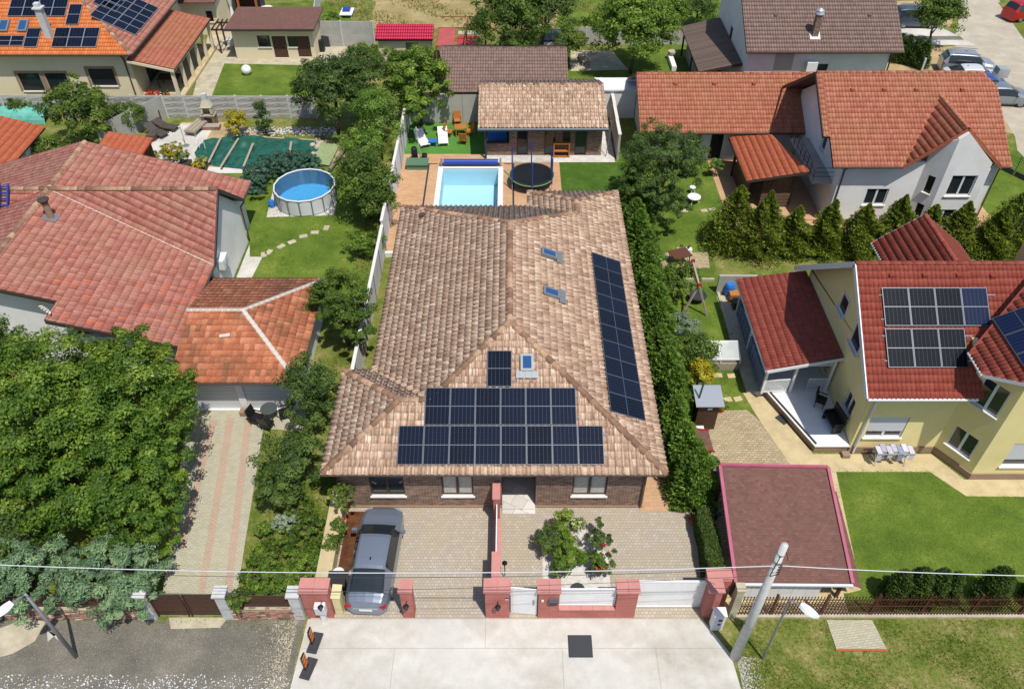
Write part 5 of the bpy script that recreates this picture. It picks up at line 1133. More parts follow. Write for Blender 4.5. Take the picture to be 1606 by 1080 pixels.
for i in range(7):
    x0 = 16.97 + i * .25; y = 23.42 + (i % 2) * .12; mb = MB(); dz = rnd.uniform(.3, .55)
    P = [(x0, y - .02, .97 - dz), (x0 + .23, y - .02, .97 - dz * .9), (x0 + .23, y, .985), (x0, y, .985), (x0, y + .45, .99), (x0 + .23, y + .45, .985), (x0 + .23, y + .47, .97 - dz * .7), (x0, y + .47, .97 - dz * .8)]
    mb.mesh(P + [(p[0], p[1], p[2] + .012) for p in P], [(0, 1, 2, 3), (3, 2, 5, 4), (4, 5, 6, 7), (8, 11, 10, 9), (11, 12, 13, 10), (12, 15, 14, 13)])
    tag(mb.build('laundry', mat('laundry_%s' % cols[i % 6][1:], cols[i % 6], .9, '#7f86a0' if i % 3 == 1 else cols[(i + 1) % 6], 14)), ['white sheet at the left end of the drying rack', 'lilac towel second from the left on the drying rack', 'patterned cloth third from the left on the drying rack', 'pale shirt in the middle of the drying rack', 'blue patterned cloth right of the middle of the drying rack', 'pale cloth second from the right on the drying rack', 'white cloth at the right end of the drying rack'][i], 'laundry', 'laundry on the rack')
mb = MB(); mb.obox((15.9, 24.05, .12), (.35, .3, .22)); tag(mb.build('plant_pot', M['brownplinth']), 'small brown pot at the foot of the yellow house downpipe', 'pot')
mb = MB(); p = g(1230, 656); mb.obox((p.x, p.y, .035), (.75, .6, .02), rz=.6); tag(mb.build('door_mat', M['darkgrey']), 'grey mat on the buff path beside the porch', 'mat')

# ================================================================ small things by the hedge
SH = thing('garden_shed', 'tiny dark wooden shed with silver metal roof beside the hedge', 'shed', (9.4, 25.9, 0))
for i in range(8): mb = MB(); mb.box((8.95 + i * .125, 25.72, 0), (8.95 + i * .125 + .118, 25.77, 1.85)); mb.build('plank', M['darkwood'], SH)
for i in range(7): mb = MB(); mb.box((9.9, 25.78 + i * .12, 0), (9.95, 25.78 + i * .12 + .113, 1.85)); mb.build('plank', M['darkwood'], SH)
mb = MB(); mb.box((8.95, 25.78, 0), (9.89, 26.6, 1.84)); mb.build('wall', M['darkwood'], SH)
mb = MB(); mb.slab([(8.75, 25.5, 1.92), (10.1, 25.5, 1.92), (10.1, 26.75, 2.1), (8.75, 26.75, 2.1)], .05); mb.build('roof', M['alu'], SH)
mb = MB(); mb.tube((8.95, 26.0, 1.95), (9.05, 26.1, 3.0), .05); mb.build('stove_pipe', mat('green_pipe', '#2f5247', .5), SH)
mb = MB(); mb.box((9.38, 25.66, 1.5), (9.6, 25.715, 1.62)); mb.build('lamp', M['white'], SH)
AW = thing('lean_to', 'small oxblood lean-to roof with red edge beside the hedge', 'lean-to', (8.9, 23.8, 0))
mb = MB(); mb.slab([(8.5, 23.3, 1.5), (9.25, 23.25, 1.4), (9.2, 24.4, 1.45), (8.5, 24.4, 1.55)], .05); mb.build('roof', M['shingle_brown'], AW)
for a, b in (((8.5, 23.27, 1.5), (9.28, 23.22, 1.4)), ((8.5, 24.43, 1.56), (9.22, 24.43, 1.45))): mb = MB(); mb.bar(a, b, .06, .08); mb.build('edge_trim', M['red'], AW)
for x in (8.6, 9.15):
    for y in (23.35, 24.3): mb = MB(); mb.box((x - .03, y - .03, 0), (x + .03, y + .03, 1.38)); mb.build('post', M['darkwood'], AW)
mb = MB(); mb.box((8.65, 24.7, 0), (9.2, 25.2, .9)); tag(mb.build('washing_trolley', M['frame_white']), 'white slatted cabinet between the tiny shed and the lean-to', 'cabinet')
UM = thing('parasol', 'folded black parasol canopy beside the hedge and lean-to', 'parasol', (9.0, 22.1, 0))
mb = MB(); mb.tube((8.95, 22.1, 0), (8.95, 22.1, 2.1), .025); mb.build('pole', M['steel'], UM)
for i in range(8):
    a = 2 * pi * i / 8; b2 = 2 * pi * (i + 1) / 8; rx, ry = .55, .95; mb = MB(); c0 = Vector((8.95, 22.1, 2.0)); pa = c0 + Vector((rx * cos(a), ry * sin(a), -.55)); pb = c0 + Vector((rx * cos(b2), ry * sin(b2), -.55)); pm = (pa + pb) / 2 + Vector((0, 0, .12)) * .5
    mb.poly([c0, pa, pm]); mb.poly([c0, pm, pb]); mb.build('canopy_panel', M['black'], UM)
CF = thing('cold_frame', 'glass cold frame with white metal frame beside the right hand lawn', 'cold frame', (11, 30.3, 0))
x0, y0 = g(1105, 570, .5)[:2]; x1 = g(1160, 570, .5)[0]; y1 = y0 + 1.1
mb = MB(); mb.box((x0, y0, 0), (x1, y1, .5)); mb.build('base', M['greywood'], CF)
for a in (x0, (x0 + x1) / 2 - .1, x1):
    mb = MB(); mb.bar((a, y0, .5), (a, y0, .8), .04); mb.bar((a, y0, .8), (a, y1, 1.1), .04); mb.bar((a, y1, .5), (a, y1, 1.1), .04); mb.build('frame', M['white'], CF)
mb = MB(); mb.bar((x0, y0, .8), (x1, y0, .8), .04); mb.bar((x0, y1, 1.1), (x1, y1, 1.1), .04); mb.build('frame', M['white'], CF)
m, nt, p_, n_s, l_ = newmat('clear_sheet'); p_.inputs['Base Color'].default_value = (.8, .85, .85, 1); p_.inputs['Roughness'].default_value = .15; p_.inputs['Alpha'].default_value = .35; M['clear'] = m
for a, b in ((x0, (x0 + x1) / 2 - .1), ((x0 + x1) / 2 - .1, x1)):
    mb = MB(); mb.slab([(a + .03, y0 + .02, .82), (b - .03, y0 + .02, .82), (b - .03, y1 - .02, 1.1), (a + .03, y1 - .02, 1.1)], .012); mb.build('pane', M['clear'], CF)
SW = thing('swing_set', 'wooden A-frame garden swing standing on the lawn strip', 'swing', (10.4, 35.3, 0))
for (bx, by, ax, ay) in ((9.65, 34.2, 10.4, 34.5), (11.1, 34.2, 10.4, 34.5), (9.7, 36.9, 10.4, 36.5), (11.1, 36.9, 10.4, 36.5)):
    mb = MB(); mb.bar((bx, by, 0), (ax, ay, 2.0), .09); mb.build('leg', M['greywood'], SW)
mb = MB(); mb.bar((10.4, 34.3, 2.02), (10.4, 36.7, 2.02), .1); mb.build('beam', M['greywood'], SW)
mb = MB(); mb.obox((10.4, 34.4, 2.1), (.2, .16, .16)); mb.obox((10.4, 36.6, 2.1), (.2, .16, .16)); mb.build('bracket', M['red'], SW)
mb = MB(); mb.lathe((10.75, 35.5, .45), [(.02, -.03), (.5, 0), (.52, .03), (.4, .0)], 16); mb.build('nest_seat', M['darkgrey'], SW)
for dx, dy in ((.45, 0), (-.45, 0), (0, .4), (0, -.4)): mb = MB(); mb.tube((10.4, 35.5 + dy * 1.6, 1.98), (10.75 + dx, 35.5 + dy, .47), .01, n=4); mb.build('rope', M['darkgrey'], SW)
# white garden seats on the lawn
for (u, v, lb) in ((1087, 318, 'white plastic garden table lying on the right hand lawn'), (1085, 303, 'white plastic stool behind the white garden table')):
    p = g(u, v); t = thing('garden_table' if v > 310 else 'garden_stool', lb, 'table' if v > 310 else 'stool', p)
    r_ = .45 if v > 310 else .22; mb = MB(); mb.lathe((0, 0, .45), [(r_ * .9, 0), (r_, .01), (r_, .05), (r_ * .9, .06)], 16); mb.build('tabletop', M['white'], t, local=True)
    for i in range(3): a = i * 2.1; mb = MB(); mb.tube((r_ * .3 * cos(a), r_ * .3 * sin(a), .45), (r_ * .9 * cos(a), r_ * .9 * sin(a), 0), .03); mb.build('leg', M['white'], t, local=True)
t = thing('patio_table', 'brown square patio table on the buff stone patio', 'table', (10.25, 39.15, 0), R(20))
mb = MB(); mb.obox((0, 0, .72), (1.2, .9, .06)); mb.build('tabletop', mat('brown_top', '#5c3626', .6), t, local=True)
for sx in (-1, 1):
    for sy in (-1, 1): mb = MB(); mb.tube((sx * .5, sy * .35, 0), (sx * .5, sy * .35, .7), .03); mb.build('leg', M['darkgrey'], t, local=True)
t = thing('planter', 'white double planter box on the edge of the stone patio', 'planter', g(1073, 396)); mb = MB(); mb.box((-.45, -.15, 0), (.45, .15, .3)); mb.build('box', M['white'], t, local=True)
me, cc = leaf_cloud('foliage', [((-.22, 0, .42), (.15, .14, .14)), ((.22, 0, .42), (.15, .14, .14))], 250, .09, M['lf_mid'], 6, clumps=10); link('foliage', me, t, local=True)
# concrete walls and clutter between garden and yellow house
mb = MB(); mb.box((12.0, 36.2, 0), (14.2, 36.35, 1.3)); tag(mb.build('garden_wall', M['greywall']), 'short grey garden wall below the row of thujas beside the patio', 'wall')
mb = MB(); mb.box((12.05, 32.6, .01), (12.2, 36.2, .12)); tag(mb.build('kerb', M['oldconcrete']), 'concrete edging between the swing lawn and the side yard', 'kerb')
mb = MB(); mb.box((9.2, 31.6, .01), (12.05, 31.75, .35)); tag(mb.build('bed_edging', M['oldconcrete']), 'low concrete edging behind the glass cold frame', 'edging')
mb = MB(); mb.box((9.6, 37.3, .01), (12.1, 37.42, .2)); tag(mb.build('kerb', M['oldconcrete']), 'pale edging board behind the swing by the round bush', 'kerb')
rnd = random.Random(9)
for i, (u, v, c, lb) in enumerate([(1148, 452, 'white', 'white bag standing beside the oxblood roofed porch'), (1150, 470, 'wood', 'wooden crate in the shaded side yard'), (1142, 462, 'blueplastic', 'blue plastic barrel in the shaded side yard'), (1156, 482, 'darkgrey', 'dark grey box in the shaded side yard')]):
    p = g(u, v); mb = MB()
    if c == 'blueplastic': mb.lathe((p.x, p.y, 0), [(.25, 0), (.3, .2), (.3, .7), (.24, .85)], 12)
    elif c == 'white': mb.hexa([(p.x - .25, p.y - .2, 0), (p.x + .25, p.y - .2, 0), (p.x + .25, p.y + .2, 0), (p.x - .25, p.y + .2, 0), (p.x - .12, p.y - .08, .5), (p.x + .15, p.y - .1, .55), (p.x + .12, p.y + .1, .5), (p.x - .12, p.y + .1, .45)])
    else:
        for k in range(4): mb.box((p.x - .3, p.y - .25, k * .14), (p.x + .3, p.y + .25, k * .14 + .11))
    tag(mb.build({'blueplastic': 'barrel', 'white': 'bag', 'wood': 'crate', 'darkgrey': 'box'}[c], M[c]), lb, {'blueplastic': 'barrel', 'white': 'bag', 'wood': 'crate', 'darkgrey': 'box'}[c])
t = thing('potted_plant', 'orange pot with small plant at the foot of the conifer hedge', 'potted plant', g(1086, 819)); mb = MB(); mb.lathe((0, 0, 0), [(.13, 0), (.2, .28), (.22, .3), (.2, .3), (.18, .26)], 12); mb.build('pot', M['terracotta'], t, local=True)
me, cc = leaf_cloud('foliage', [((0, 0, .42), (.2, .2, .18))], 160, .09, M['lf_mid'], 61, clumps=8); link('foliage', me, t, local=True)
t = thing('potted_plant', 'orange pot with green plant at the corner of the tiny shed', 'potted plant', g(1130, 645)); mb = MB(); mb.lathe((0, 0, 0), [(.13, 0), (.2, .28), (.22, .3), (.2, .3), (.18, .26)], 12); mb.build('pot', M['terracotta'], t, local=True)
me, cc = leaf_cloud('foliage', [((0, 0, .5), (.28, .28, .25))], 220, .1, M['lf_mid'], 62, clumps=8); link('foliage', me, t, local=True)

# ================================================================ white two-storey house
H3 = thing('white_house', 'white two-storey house with weathered orange roof and pointed front gable', 'house', (25, 44, 0))
EY, EZ, RY3, RZ3 = 42.7, 4.6, 48.3, 8.0
o3, u3, v3, n3 = plane_basis([(19.5, EY, EZ), (30, EY, EZ), (30, RY3, RZ3)])
q1 = onpl(1292, 214, o3, n3); xs = onpl(1303, 230, o3, n3).x
GA = onpl(1475, 150, o3, n3); GL = onpl(1416, 262, o3, n3); GRr = onpl(1545, 262, o3, n3); GF = g(1520, 202, GA.z); GFx = GA.x
GF = Vector((GFx, g(1520, 202, GA.z).y, GA.z)); gyf = GF.y; 
GEL = Vector((GL.x + .35, gyf - .0, EZ)); 
slG = (GA.z - EZ) / (GFx - GL.x)
xl = GL.x; xr = 2 * GFx - xl
tile_roof(H3, [[(q1.x, q1.y, q1.z), (xs, q1.y, q1.z), (xs, RY3, RZ3), (q1.x, RY3, RZ3)], [(xs, EY, EZ), (xl, EY, EZ), (GFx, GA.y, GA.z), (GFx, RY3, RZ3), (xs, RY3, RZ3)],
               [(xr, EY, EZ), (30.4, EY, EZ), (30.4, RY3 - .9, RZ3 - .55), (29.7, RY3, RZ3), (GFx, RY3, RZ3), (GFx, GA.y, GA.z)], [(30.4, 53.5, EZ), (19.5, 53.5, EZ), (q1.x, RY3, RZ3), (29.7, RY3, RZ3)],
               [(xl, EY + .0, EZ), (xl, gyf, EZ), (GFx, gyf, GA.z), (GFx, GA.y, GA.z)] if gyf < EY else [(xl, EY, EZ), (GFx, gyf, GA.z), (GFx, GA.y, GA.z)],
               [(xr, gyf, EZ), (xr, EY, EZ), (GFx, GA.y, GA.z), (GFx, gyf, GA.z)] if gyf < EY else [(xr, EY, EZ), (GFx, GA.y, GA.z), (GFx, gyf, GA.z)]],
          'wave', .2, .37, M['sheet_orange'], seed=21, lift=.02, mass='roof_sheet', jitter=0, under=M['darkwood'])
caps(H3, (q1.x, RY3, RZ3 + .02), (29.7, RY3, RZ3 + .02), M['sheet_orange'], r=.12, step=.5); caps(H3, (GFx, gyf, GA.z + .02), (GFx, GA.y, GA.z + .02), M['sheet_orange'], r=.12, step=.4)
facade(H3, (20.4, 43.25), (25.4, 43.25), 0, 4.6, [(2.0, 3.4, 1.5, 2.7, 'w2')], M['whitewall'])
zg = lambda x: EZ + slG * ((x - xl) if x < GFx else (xr - x)) - .12
facade(H3, (25.4, 43.25), (26.3, 42.35), 0, EZ + .0,  [(.45, .9, .7, 1.9, 'dk1'), (.45, .9, 2.7, 3.9, 'dk1')], M['whitewall'], top=[(.01, zg(25.4)), (1.26, zg(26.3))])
facade(H3, (26.3, 42.35), (28.9, 42.35), 0, EZ + .0, [(.25, 1.7, .35, 1.75, 'w2'), (.55, 2.1, 2.75, 4.2, 'w2')], M['whitewall'], top=[(.01, zg(26.3)), (GFx - 26.3, GA.z - .12), (2.59, max(EZ + .02, zg(28.9) - .15))]); facade(H3, (28.9, 42.35), (29.6, 43.25), 0, EZ - .15, [], M['whitewall']); facade(H3, (29.6, 43.25), (30.0, 43.25), 0, 4.6, [], M['whitewall'])
facade(H3, (30.0, 43.5), (30.0, 53), 0, 4.8, [], M['whitewall']); facade(H3, (29.75, 53), (20.65, 53), 0, 4.6, [], M['whitewall'])
F = frame_at((20.4, 53), (20.4, 43.25)); facade(H3, (20.4, 53), (20.4, 43.5), 0, 4.6, [(5.6, 6.4, 3.3, 4.3, 'w1')], M['whitewall'], top=[(4.7, 7.8)])
mb = MB(); mb.box((20.38, 43.18, .01), (25.6, 43.25, .4)); mb.box((26.3, 42.28, .01), (28.9, 42.35, .4)); mb.build('plinth', M['brownplinth'], H3)
gutter(H3, (xs, EY - .05, EZ), (xl, EY - .05, EZ), M['gutterdark']); gutter(H3, (xr, EY - .05, EZ), (30.4, EY - .05, EZ), M['gutterdark'])
downpipe(H3, [(20.55, 42.75, 4.5), (20.55, 43.2, 4.1), (20.55, 43.17, .1)], M['gutterdark']); downpipe(H3, [(30.1, 42.75, 4.5), (30.06, 43.2, 4.1), (30.06, 43.2, .1)], M['gutterdark'])
for (a, b) in ((1336, 144), (1386, 144), (1436, 144), (1508, 144)):
    p = onpl(a, b, o3, n3); mb = MB(); mb.obox(p + Vector((0, 0, .12)), (.22, .2, .18)); mb.build('roof_vent', M['sheet_orange'], H3)
for a, b in (((xl - .03, gyf - .05, EZ - .05), (GFx, gyf - .05, GA.z - .05)), ((xr + .03, gyf - .05, EZ - .05), (GFx, gyf - .05, GA.z - .05))): mb = MB(); mb.bar(a, b, .05, .2); mb.build('barge_board', M['sheet_orange'], H3)
for a, b in (((q1.x - .03, q1.y, q1.z - .06), (q1.x - .03, RY3, RZ3 - .06)), ((q1.x - .03, 53.5, EZ - .06), (q1.x - .03, RY3, RZ3 - .06))): mb = MB(); mb.bar(a, b, .06, .22); mb.build('barge_board', M['darkwood'], H3)
# balcony on the west side
mb = MB(); mb.box((19.1, 44.0, 2.6), (20.4, 49.5, 2.78)); mb.build('balcony', M['greywall'], H3)
mb = MB()
for z in (3.1, 3.4, 3.7): mb.bar((19.12, 44.05, z), (19.12, 49.45, z), .025); mb.bar((19.12, 44.05, z), (20.35, 44.05, z), .025)
mb.build('balcony_rail', M['fencered'], H3)
for i in range(8):
    y = 44.05 + i * .77; mb = MB(); mb.bar((19.12, y, 2.78), (19.12, y, 3.72), .035); mb.build('baluster', M['fencered'], H3)
# annexe
H4 = thing('annexe', 'low white annexe with long orange red roof left of the white house', 'building', (14.5, 52, 0))
oA, uA, vA, nA = plane_basis([(8.9, 50.4, 2.7), (20.6, 50.4, 2.7), (20.6, 54.7, 5.0)])
tile_roof(H4, [[(8.9, 50.4, 2.7), (21.4, 50.4, 2.7), (22.0, 54.7, 5.0), (8.9, 54.7, 5.0)], [(22.0, 59.0, 2.7), (8.9, 59.0, 2.7), (8.9, 54.7, 5.0), (22.0, 54.7, 5.0)]], 'wave', .2, .37, M['sheet_orange'], seed=22, lift=.02, mass='roof_sheet', jitter=0)
caps(H4, (8.9, 54.7, 5.02), (22, 54.7, 5.02), M['sheet_orange'], r=.12, step=.5)
for (a, b) in ((1059, 134), (1120, 134), (1182, 134), (1245, 133)): p = onpl(a, b, oA, nA); mb = MB(); mb.obox(p + Vector((0, 0, .12)), (.22, .2, .18)); mb.build('roof_vent', M['sheet_orange'], H4)
wallbox(H4, 9.6, 51.4, 20.3, 58.5, 0, 2.7, M['whitewall'], front=[(3.0, 4.0, 1.0, 2.2, 'w1'), (4.6, 5.5, .1, 2.2, 'dk door')])
mb = MB(); F = frame_at((9.6, 58.5), (9.6, 51.4)); P = [F[0] + F[1] * s + Vector((0, 0, z)) for s, z in ((0, 2.7), (7.1, 2.7), (3.7, 4.75))]; mb.mesh(P + [p - F[2] * .25 for p in P], [(2, 1, 0), (3, 4, 5), (0, 1, 4, 3), (1, 2, 5, 4), (2, 0, 3, 5)]); mb.build('gable_wall', M['whitewall'], H4)
gutter(H4, (8.9, 50.35, 2.7), (19.2, 50.35, 2.7), M['gutterdark']); gutter(H4, (8.85, 50.4, 2.7), (8.85, 54.7, 5.0), M['gutterdark'], r=.04, name='verge_trim')
# pergola with orange roof
PG = thing('pergola', 'dark wooden pergola with lattice front and bright orange roof', 'pergola', (17, 47, 0))
g0 = g(1145, 215, 2.3); g1 = g(1170, 284, 2.3); g2 = g(1271, 271, 3.1); g3 = g(1212, 207, 3.1)
xL = (g0.x + g1.x) / 2; xR = g2.x
tile_roof(PG, [[(xL, g0.y, 2.3), (xL, g1.y, 2.3), (xR, g2.y + .1, 3.1), (g3.x, g3.y, 3.1 - (xR - g3.x) * .8 / (xR - xL))]], 'flat', .2, .42, M['sheet_bright'], seed=23, lift=.02, mass='roof_sheet', jitter=0)
mb = MB(); mb.bar((xL, g1.y - .02, 2.24), (xR, g2.y + .08, 3.04), .06, .14); mb.bar((xL - .03, g0.y, 2.24), (xL - .03, g1.y, 2.24), .06, .14); mb.build('barge_board', M['fascia'], PG)
yf = g1.y + .45
for (x, y, h) in ((xL + .3, yf, 2.25), (xL + .3, 49.2, 2.25), (xR - .5, yf + .3, 2.9), (xL + 2, yf + .1, 2.5)): mb = MB(); mb.box((x - .08, y - .08, 0), (x + .08, y + .08, h)); mb.build('post', M['darkwood'], PG)
lattice(PG, (xL + 1.3, yf, 0), (xR - .55, yf + .1, 0), 1.15, 2.2, mat('lattice_wood', '#5f4c3c', .7), step=.2, w=.03)
for k, (a, b) in enumerate(((xL + 1.3, xL + 2.1), (xL + 2.2, xR - .6))):
    for i in range(4): mb = MB(); mb.box((a, yf - .02, .12 + i * .25), (b, yf + .04, .12 + i * .25 + .2)); mb.build('board', bpy.data.materials['lattice_wood'], PG)
mb = MB(); mb.box((xL + .4, 45.5, .01), (xL + .5, 49, 2.2)); mb.box((xL + .5, 48.9, .01), (xR - .8, 49, 2.4)); mb.build('back_wall', M['darkwood'], PG)
mb = MB(); mb.box((xL + 1.0, yf - 1.2, .02), (xR - .8, yf - .9, .14)); mb.box((xL + 1.6, yf - 2.3, .02), (xR + 1.5, yf - 2.05, .1)); mb.box((xR, yf - 1.6, .02), (xR + 1.2, yf - 1.4, .12)); tag(mb.build('garden_step', M['orangepave']), 'orange paved steps in front of the lattice pergola', 'steps')
mb = MB(); mb.box((xL + 1.0, yf - 2.0, .02), (xR - .8, yf - 1.25, .05)); tag(mb.build('garden_mat', M['lf_thuja']), 'olive strip of ground cover between the orange steps', 'ground cover', kind='stuff')

# ================================================================ pool and terrace behind the tiled house
PB = thing('swimming_pool', 'sunken rectangular pool with pale blue lining and blue rolled cover', 'swimming pool', (-2.95, 46, 0))
x0, y0, x1, y1 = POOL; m, nt, p, n, l = newmat('pool_lining'); M['lining'] = mat('pool_lining2', '#c3dfea', .6, '#b9d9e6', 9)
mb = MB(); mb.poly([(x0, y0, -1.35), (x1, y0, -1.35), (x1, y1, -1.35), (x0, y1, -1.35)])
for a, b in (((x0, y0), (x1, y0)), ((x1, y0), (x1, y1)), ((x1, y1), (x0, y1)), ((x0, y1), (x0, y0))): mb.poly([(a[0], a[1], .05), (b[0], b[1], .05), (b[0], b[1], -1.35), (a[0], a[1], -1.35)])
mb.build('basin', M['lining'], PB)
def water(name, c, wave=2.5):
    m, nt, p, n, l = newmat(name); n.remove(p); tr = n.new('ShaderNodeBsdfTransparent'); tr.inputs[0].default_value = (*c, 1); gl = n.new('ShaderNodeBsdfGlossy'); gl.inputs['Roughness'].default_value = .04; fr = n.new('ShaderNodeFresnel'); fr.inputs[0].default_value = 1.33; mx = n.new('ShaderNodeMixShader')
    t = n.new('ShaderNodeTexNoise'); t.inputs['Scale'].default_value = wave; b = n.new('ShaderNodeBump'); b.inputs['Strength'].default_value = .25; b.inputs['Distance'].default_value = .05; l.new(t.outputs['Fac'], b.inputs['Height'])
    l.new(b.outputs[0], fr.inputs['Normal']); l.new(b.outputs[0], gl.inputs['Normal']); l.new(fr.outputs[0], mx.inputs[0]); l.new(tr.outputs[0], mx.inputs[1]); l.new(gl.outputs[0], mx.inputs[2]); l.new(mx.outputs[0], n['Material Output'].inputs[0]); return m
mb = MB(); mb.poly([(x0, y0, -.1), (x1, y0, -.1), (x1, y1, -.1), (x0, y1, -.1)]); mb.build('water', water('pool_water', (.84, .96, 1.0)), PB)
mb = MB(); mb.box((x0 - .32, y0, .024), (x0 + .02, y1, .08)); mb.box((x1 - .02, y0, .024), (x1 + .32, y1, .08)); mb.box((x0 - .32, y1, .024), (x1 + .32, y1 + .22, .08)); mb.build('coping', M['white'], PB)
mb = MB(); mb.tube((x0 + .05, y1 + .48, .3), (x1 - .05, y1 + .48, .3), .22, n=16); mb.build('rolled_cover', M['bluemetal'], PB, smooth=False)
for x in (x0 - .12, x1 + .12): mb = MB(); mb.box((x - .06, y1 + .3, .02), (x + .06, y1 + .65, .5)); mb.build('roller_stand', M['steel'], PB)
mb = MB(); mb.box((x0 - 1.1, y0 - 2, .026), (x0 - .98, y1 + .75, .034)); mb.box((x0 - .98, y1 + .65, .026), (x0 - .4, y1 + .75, .034)); mb.box((x1 + .98, y0 - 2, .026), (x1 + 1.1, y1 + .75, .034)); mb.box((x1 + .4, y1 + .65, .026), (x1 + .98, y1 + .75, .034)); mb.build('drain_channel', M['darkgrey'], PB)
mb = MB(); p = g(655, 262); mb.hexa([(p.x - .75, p.y - .45, .03), (p.x + .75, p.y - .45, .03), (p.x + .75, p.y + .45, .03), (p.x - .75, p.y + .45, .03), (p.x - .7, p.y - .4, .4), (p.x + .7, p.y - .4, .4), (p.x + .7, p.y + .4, .4), (p.x - .7, p.y + .4, .4)]); mb.box((p.x - .8, p.y - .5, .4), (p.x + .8, p.y + .5, .46)); tag(mb.build('pump_box', mat('green_lid', '#52735a', .6)), 'green lidded pump box on the orange pool terrace', 'box')
def lounger(label, loc, rz, m, group):
    t = thing('sun_lounger', label, 'sun lounger', loc, rz, group)
    for i in range(6): mb = MB(); mb.box((-.32, -.95 + i * .19, .3), (.32, -.95 + i * .19 + .17, .34)); mb.build('slat', m, t, local=True)
    for i in range(4): mb = MB(); mb.hexa([(-.32, .2 + i * .17, .32 + i * .1), (.32, .2 + i * .17, .32 + i * .1), (.32, .35 + i * .17, .41 + i * .1), (-.32, .35 + i * .17, .41 + i * .1), (-.32, .19 + i * .17, .36 + i * .1), (.32, .19 + i * .17, .36 + i * .1), (.32, .34 + i * .17, .45 + i * .1), (-.32, .34 + i * .17, .45 + i * .1)]); mb.build('backrest_slat', m, t, local=True)
    for sx in (-1, 1):
        mb = MB(); mb.bar((sx * .34, -.97, .3), (sx * .34, .2, .3), .05, .07); mb.bar((sx * .34, .2, .32), (sx * .34, .88, .72), .05, .07); mb.build('side_rail', m, t, local=True)
        for sy in (-.7, .5): mb = MB(); mb.box((sx * .34 - .03, sy - .04, 0), (sx * .34 + .03, sy + .04, .3)); mb.build('leg', m, t, local=True)
    return t
lounger('white plastic sun lounger beside the black bag, left of the blue side table', g(662, 224), R(22), M['white'], 'white sun loungers'); lounger('white plastic sun lounger right of the blue side table', g(695, 221), R(6), M['white'], 'white sun loungers')
t = thing('side_table', 'small blue plastic side table between two white loungers', 'side table', g(679, 229)); mb = MB(); mb.box((-.3, -.25, .42), (.3, .25, .47)); mb.build('tabletop', M['blueplastic'], t, local=True)
for sx in (-.25, .25):
    for sy in (-.2, .2): mb = MB(); mb.box((sx - .03, sy - .03, 0), (sx + .03, sy + .03, .42)); mb.build('leg', M['blueplastic'], t, local=True)
t = thing('garden_table', 'orange wooden square garden table on artificial turf', 'table', g(723, 212), R(8)); 
for i in range(6): mb = MB(); mb.box((-.45 + i * .15, -.4, .7), (-.45 + i * .15 + .14, .4, .74)); mb.build('slat', M['wood'], t, local=True)
for sx in (-.38, .38):
    for sy in (-.33, .33): mb = MB(); mb.box((sx - .03, sy - .03, 0), (sx + .03, sy + .03, .7)); mb.build('leg', M['wood'], t, local=True)
for (u, v, rz, lb) in ((704, 214, R(75), 'orange wooden chair left of the garden table'), (718, 196, R(10), 'orange wooden chair behind the garden table'), (737, 213, R(-70), 'orange wooden chair right of the garden table'), (727, 226, R(170), 'orange wooden chair in front of the garden table')):
    chair(lb, g(u, v), rz, M['wood'], group='wooden garden chairs')
t = thing('golf_bag', 'black wheeled bag standing at the edge of the artificial turf', 'bag', g(651, 252)); mb = MB(); mb.lathe((0, 0, 0), [(.2, 0), (.24, .2), (.22, 1.0), (.15, 1.1)], 10); mb.build('body', M['black'], t, local=True)
t = thing('outdoor_shower', 'tall slim grey shower pole on the pool terrace', 'shower', g(660, 252)); mb = MB(); mb.tube((0, 0, 0), (-.15, .1, 2.6), .04); mb.build('pole', M['alu'], t, local=True); mb = MB(); mb.lathe((0, 0, 0), [(.35, 0), (.35, .06), (.08, .1)], 12); mb.build('base', M['darkgrey'], t, local=True); mb = MB(); mb.tube((-.15, .1, 2.6), (-.1, -.15, 2.55), .05); mb.build('shower_head', M['alu'], t, local=True)
t = thing('bucket', 'black tub at the foot of the shower pole', 'tub', g(666, 248)); mb = MB(); mb.lathe((0, 0, 0), [(.18, 0), (.22, .3), (.2, .32)], 10); mb.build('tub', M['black'], t, local=True)
# trampoline
TR = thing('trampoline', 'round black trampoline with blue padded poles and safety net', 'trampoline', (1.37, 48.1, 0)); c = Vector((1.37, 48.1, 0)); r = 1.52
mb = MB(); mb.lathe(c + Vector((0, 0, .78)), [(r * .9, 0), (r * .9, .015)], 32); mb.build('mat', M['black'], TR)
mb = MB(); n = 32
for i in range(n):
    a = 2 * pi * i / n; b = 2 * pi * (i + 1) / n
    mb.hexa([c + Vector((r * .88 * cos(a), r * .88 * sin(a), .8)), c + Vector((r * cos(a), r * sin(a), .78)), c + Vector((r * cos(b), r * sin(b), .78)), c + Vector((r * .88 * cos(b), r * .88 * sin(b), .8)), c + Vector((r * .88 * cos(a), r * .88 * sin(a), .83)), c + Vector((r * cos(a), r * sin(a), .82)), c + Vector((r * cos(b), r * sin(b), .82)), c + Vector((r * .88 * cos(b), r * .88 * sin(b), .83))])
mb.build('edge_pad', mat('dark_pad', '#1d2a2c', .6), TR)
mb = MB()
for i in range(n):
    a = 2 * pi * i / n; b = 2 * pi * (i + 1) / n; mb.tube(c + Vector((r * 1.01 * cos(a), r * 1.01 * sin(a), .78)), c + Vector((r * 1.01 * cos(b), r * 1.01 * sin(b), .78)), .022, n=5, cap=False)
mb.build('rim', mat('lime_edge', '#8fb06a', .6), TR)
m, nt, p, n_, l = newmat('safety_net'); p.inputs['Base Color'].default_value = (.01, .02, .03, 1); p.inputs['Alpha'].default_value = .14; M['net'] = m
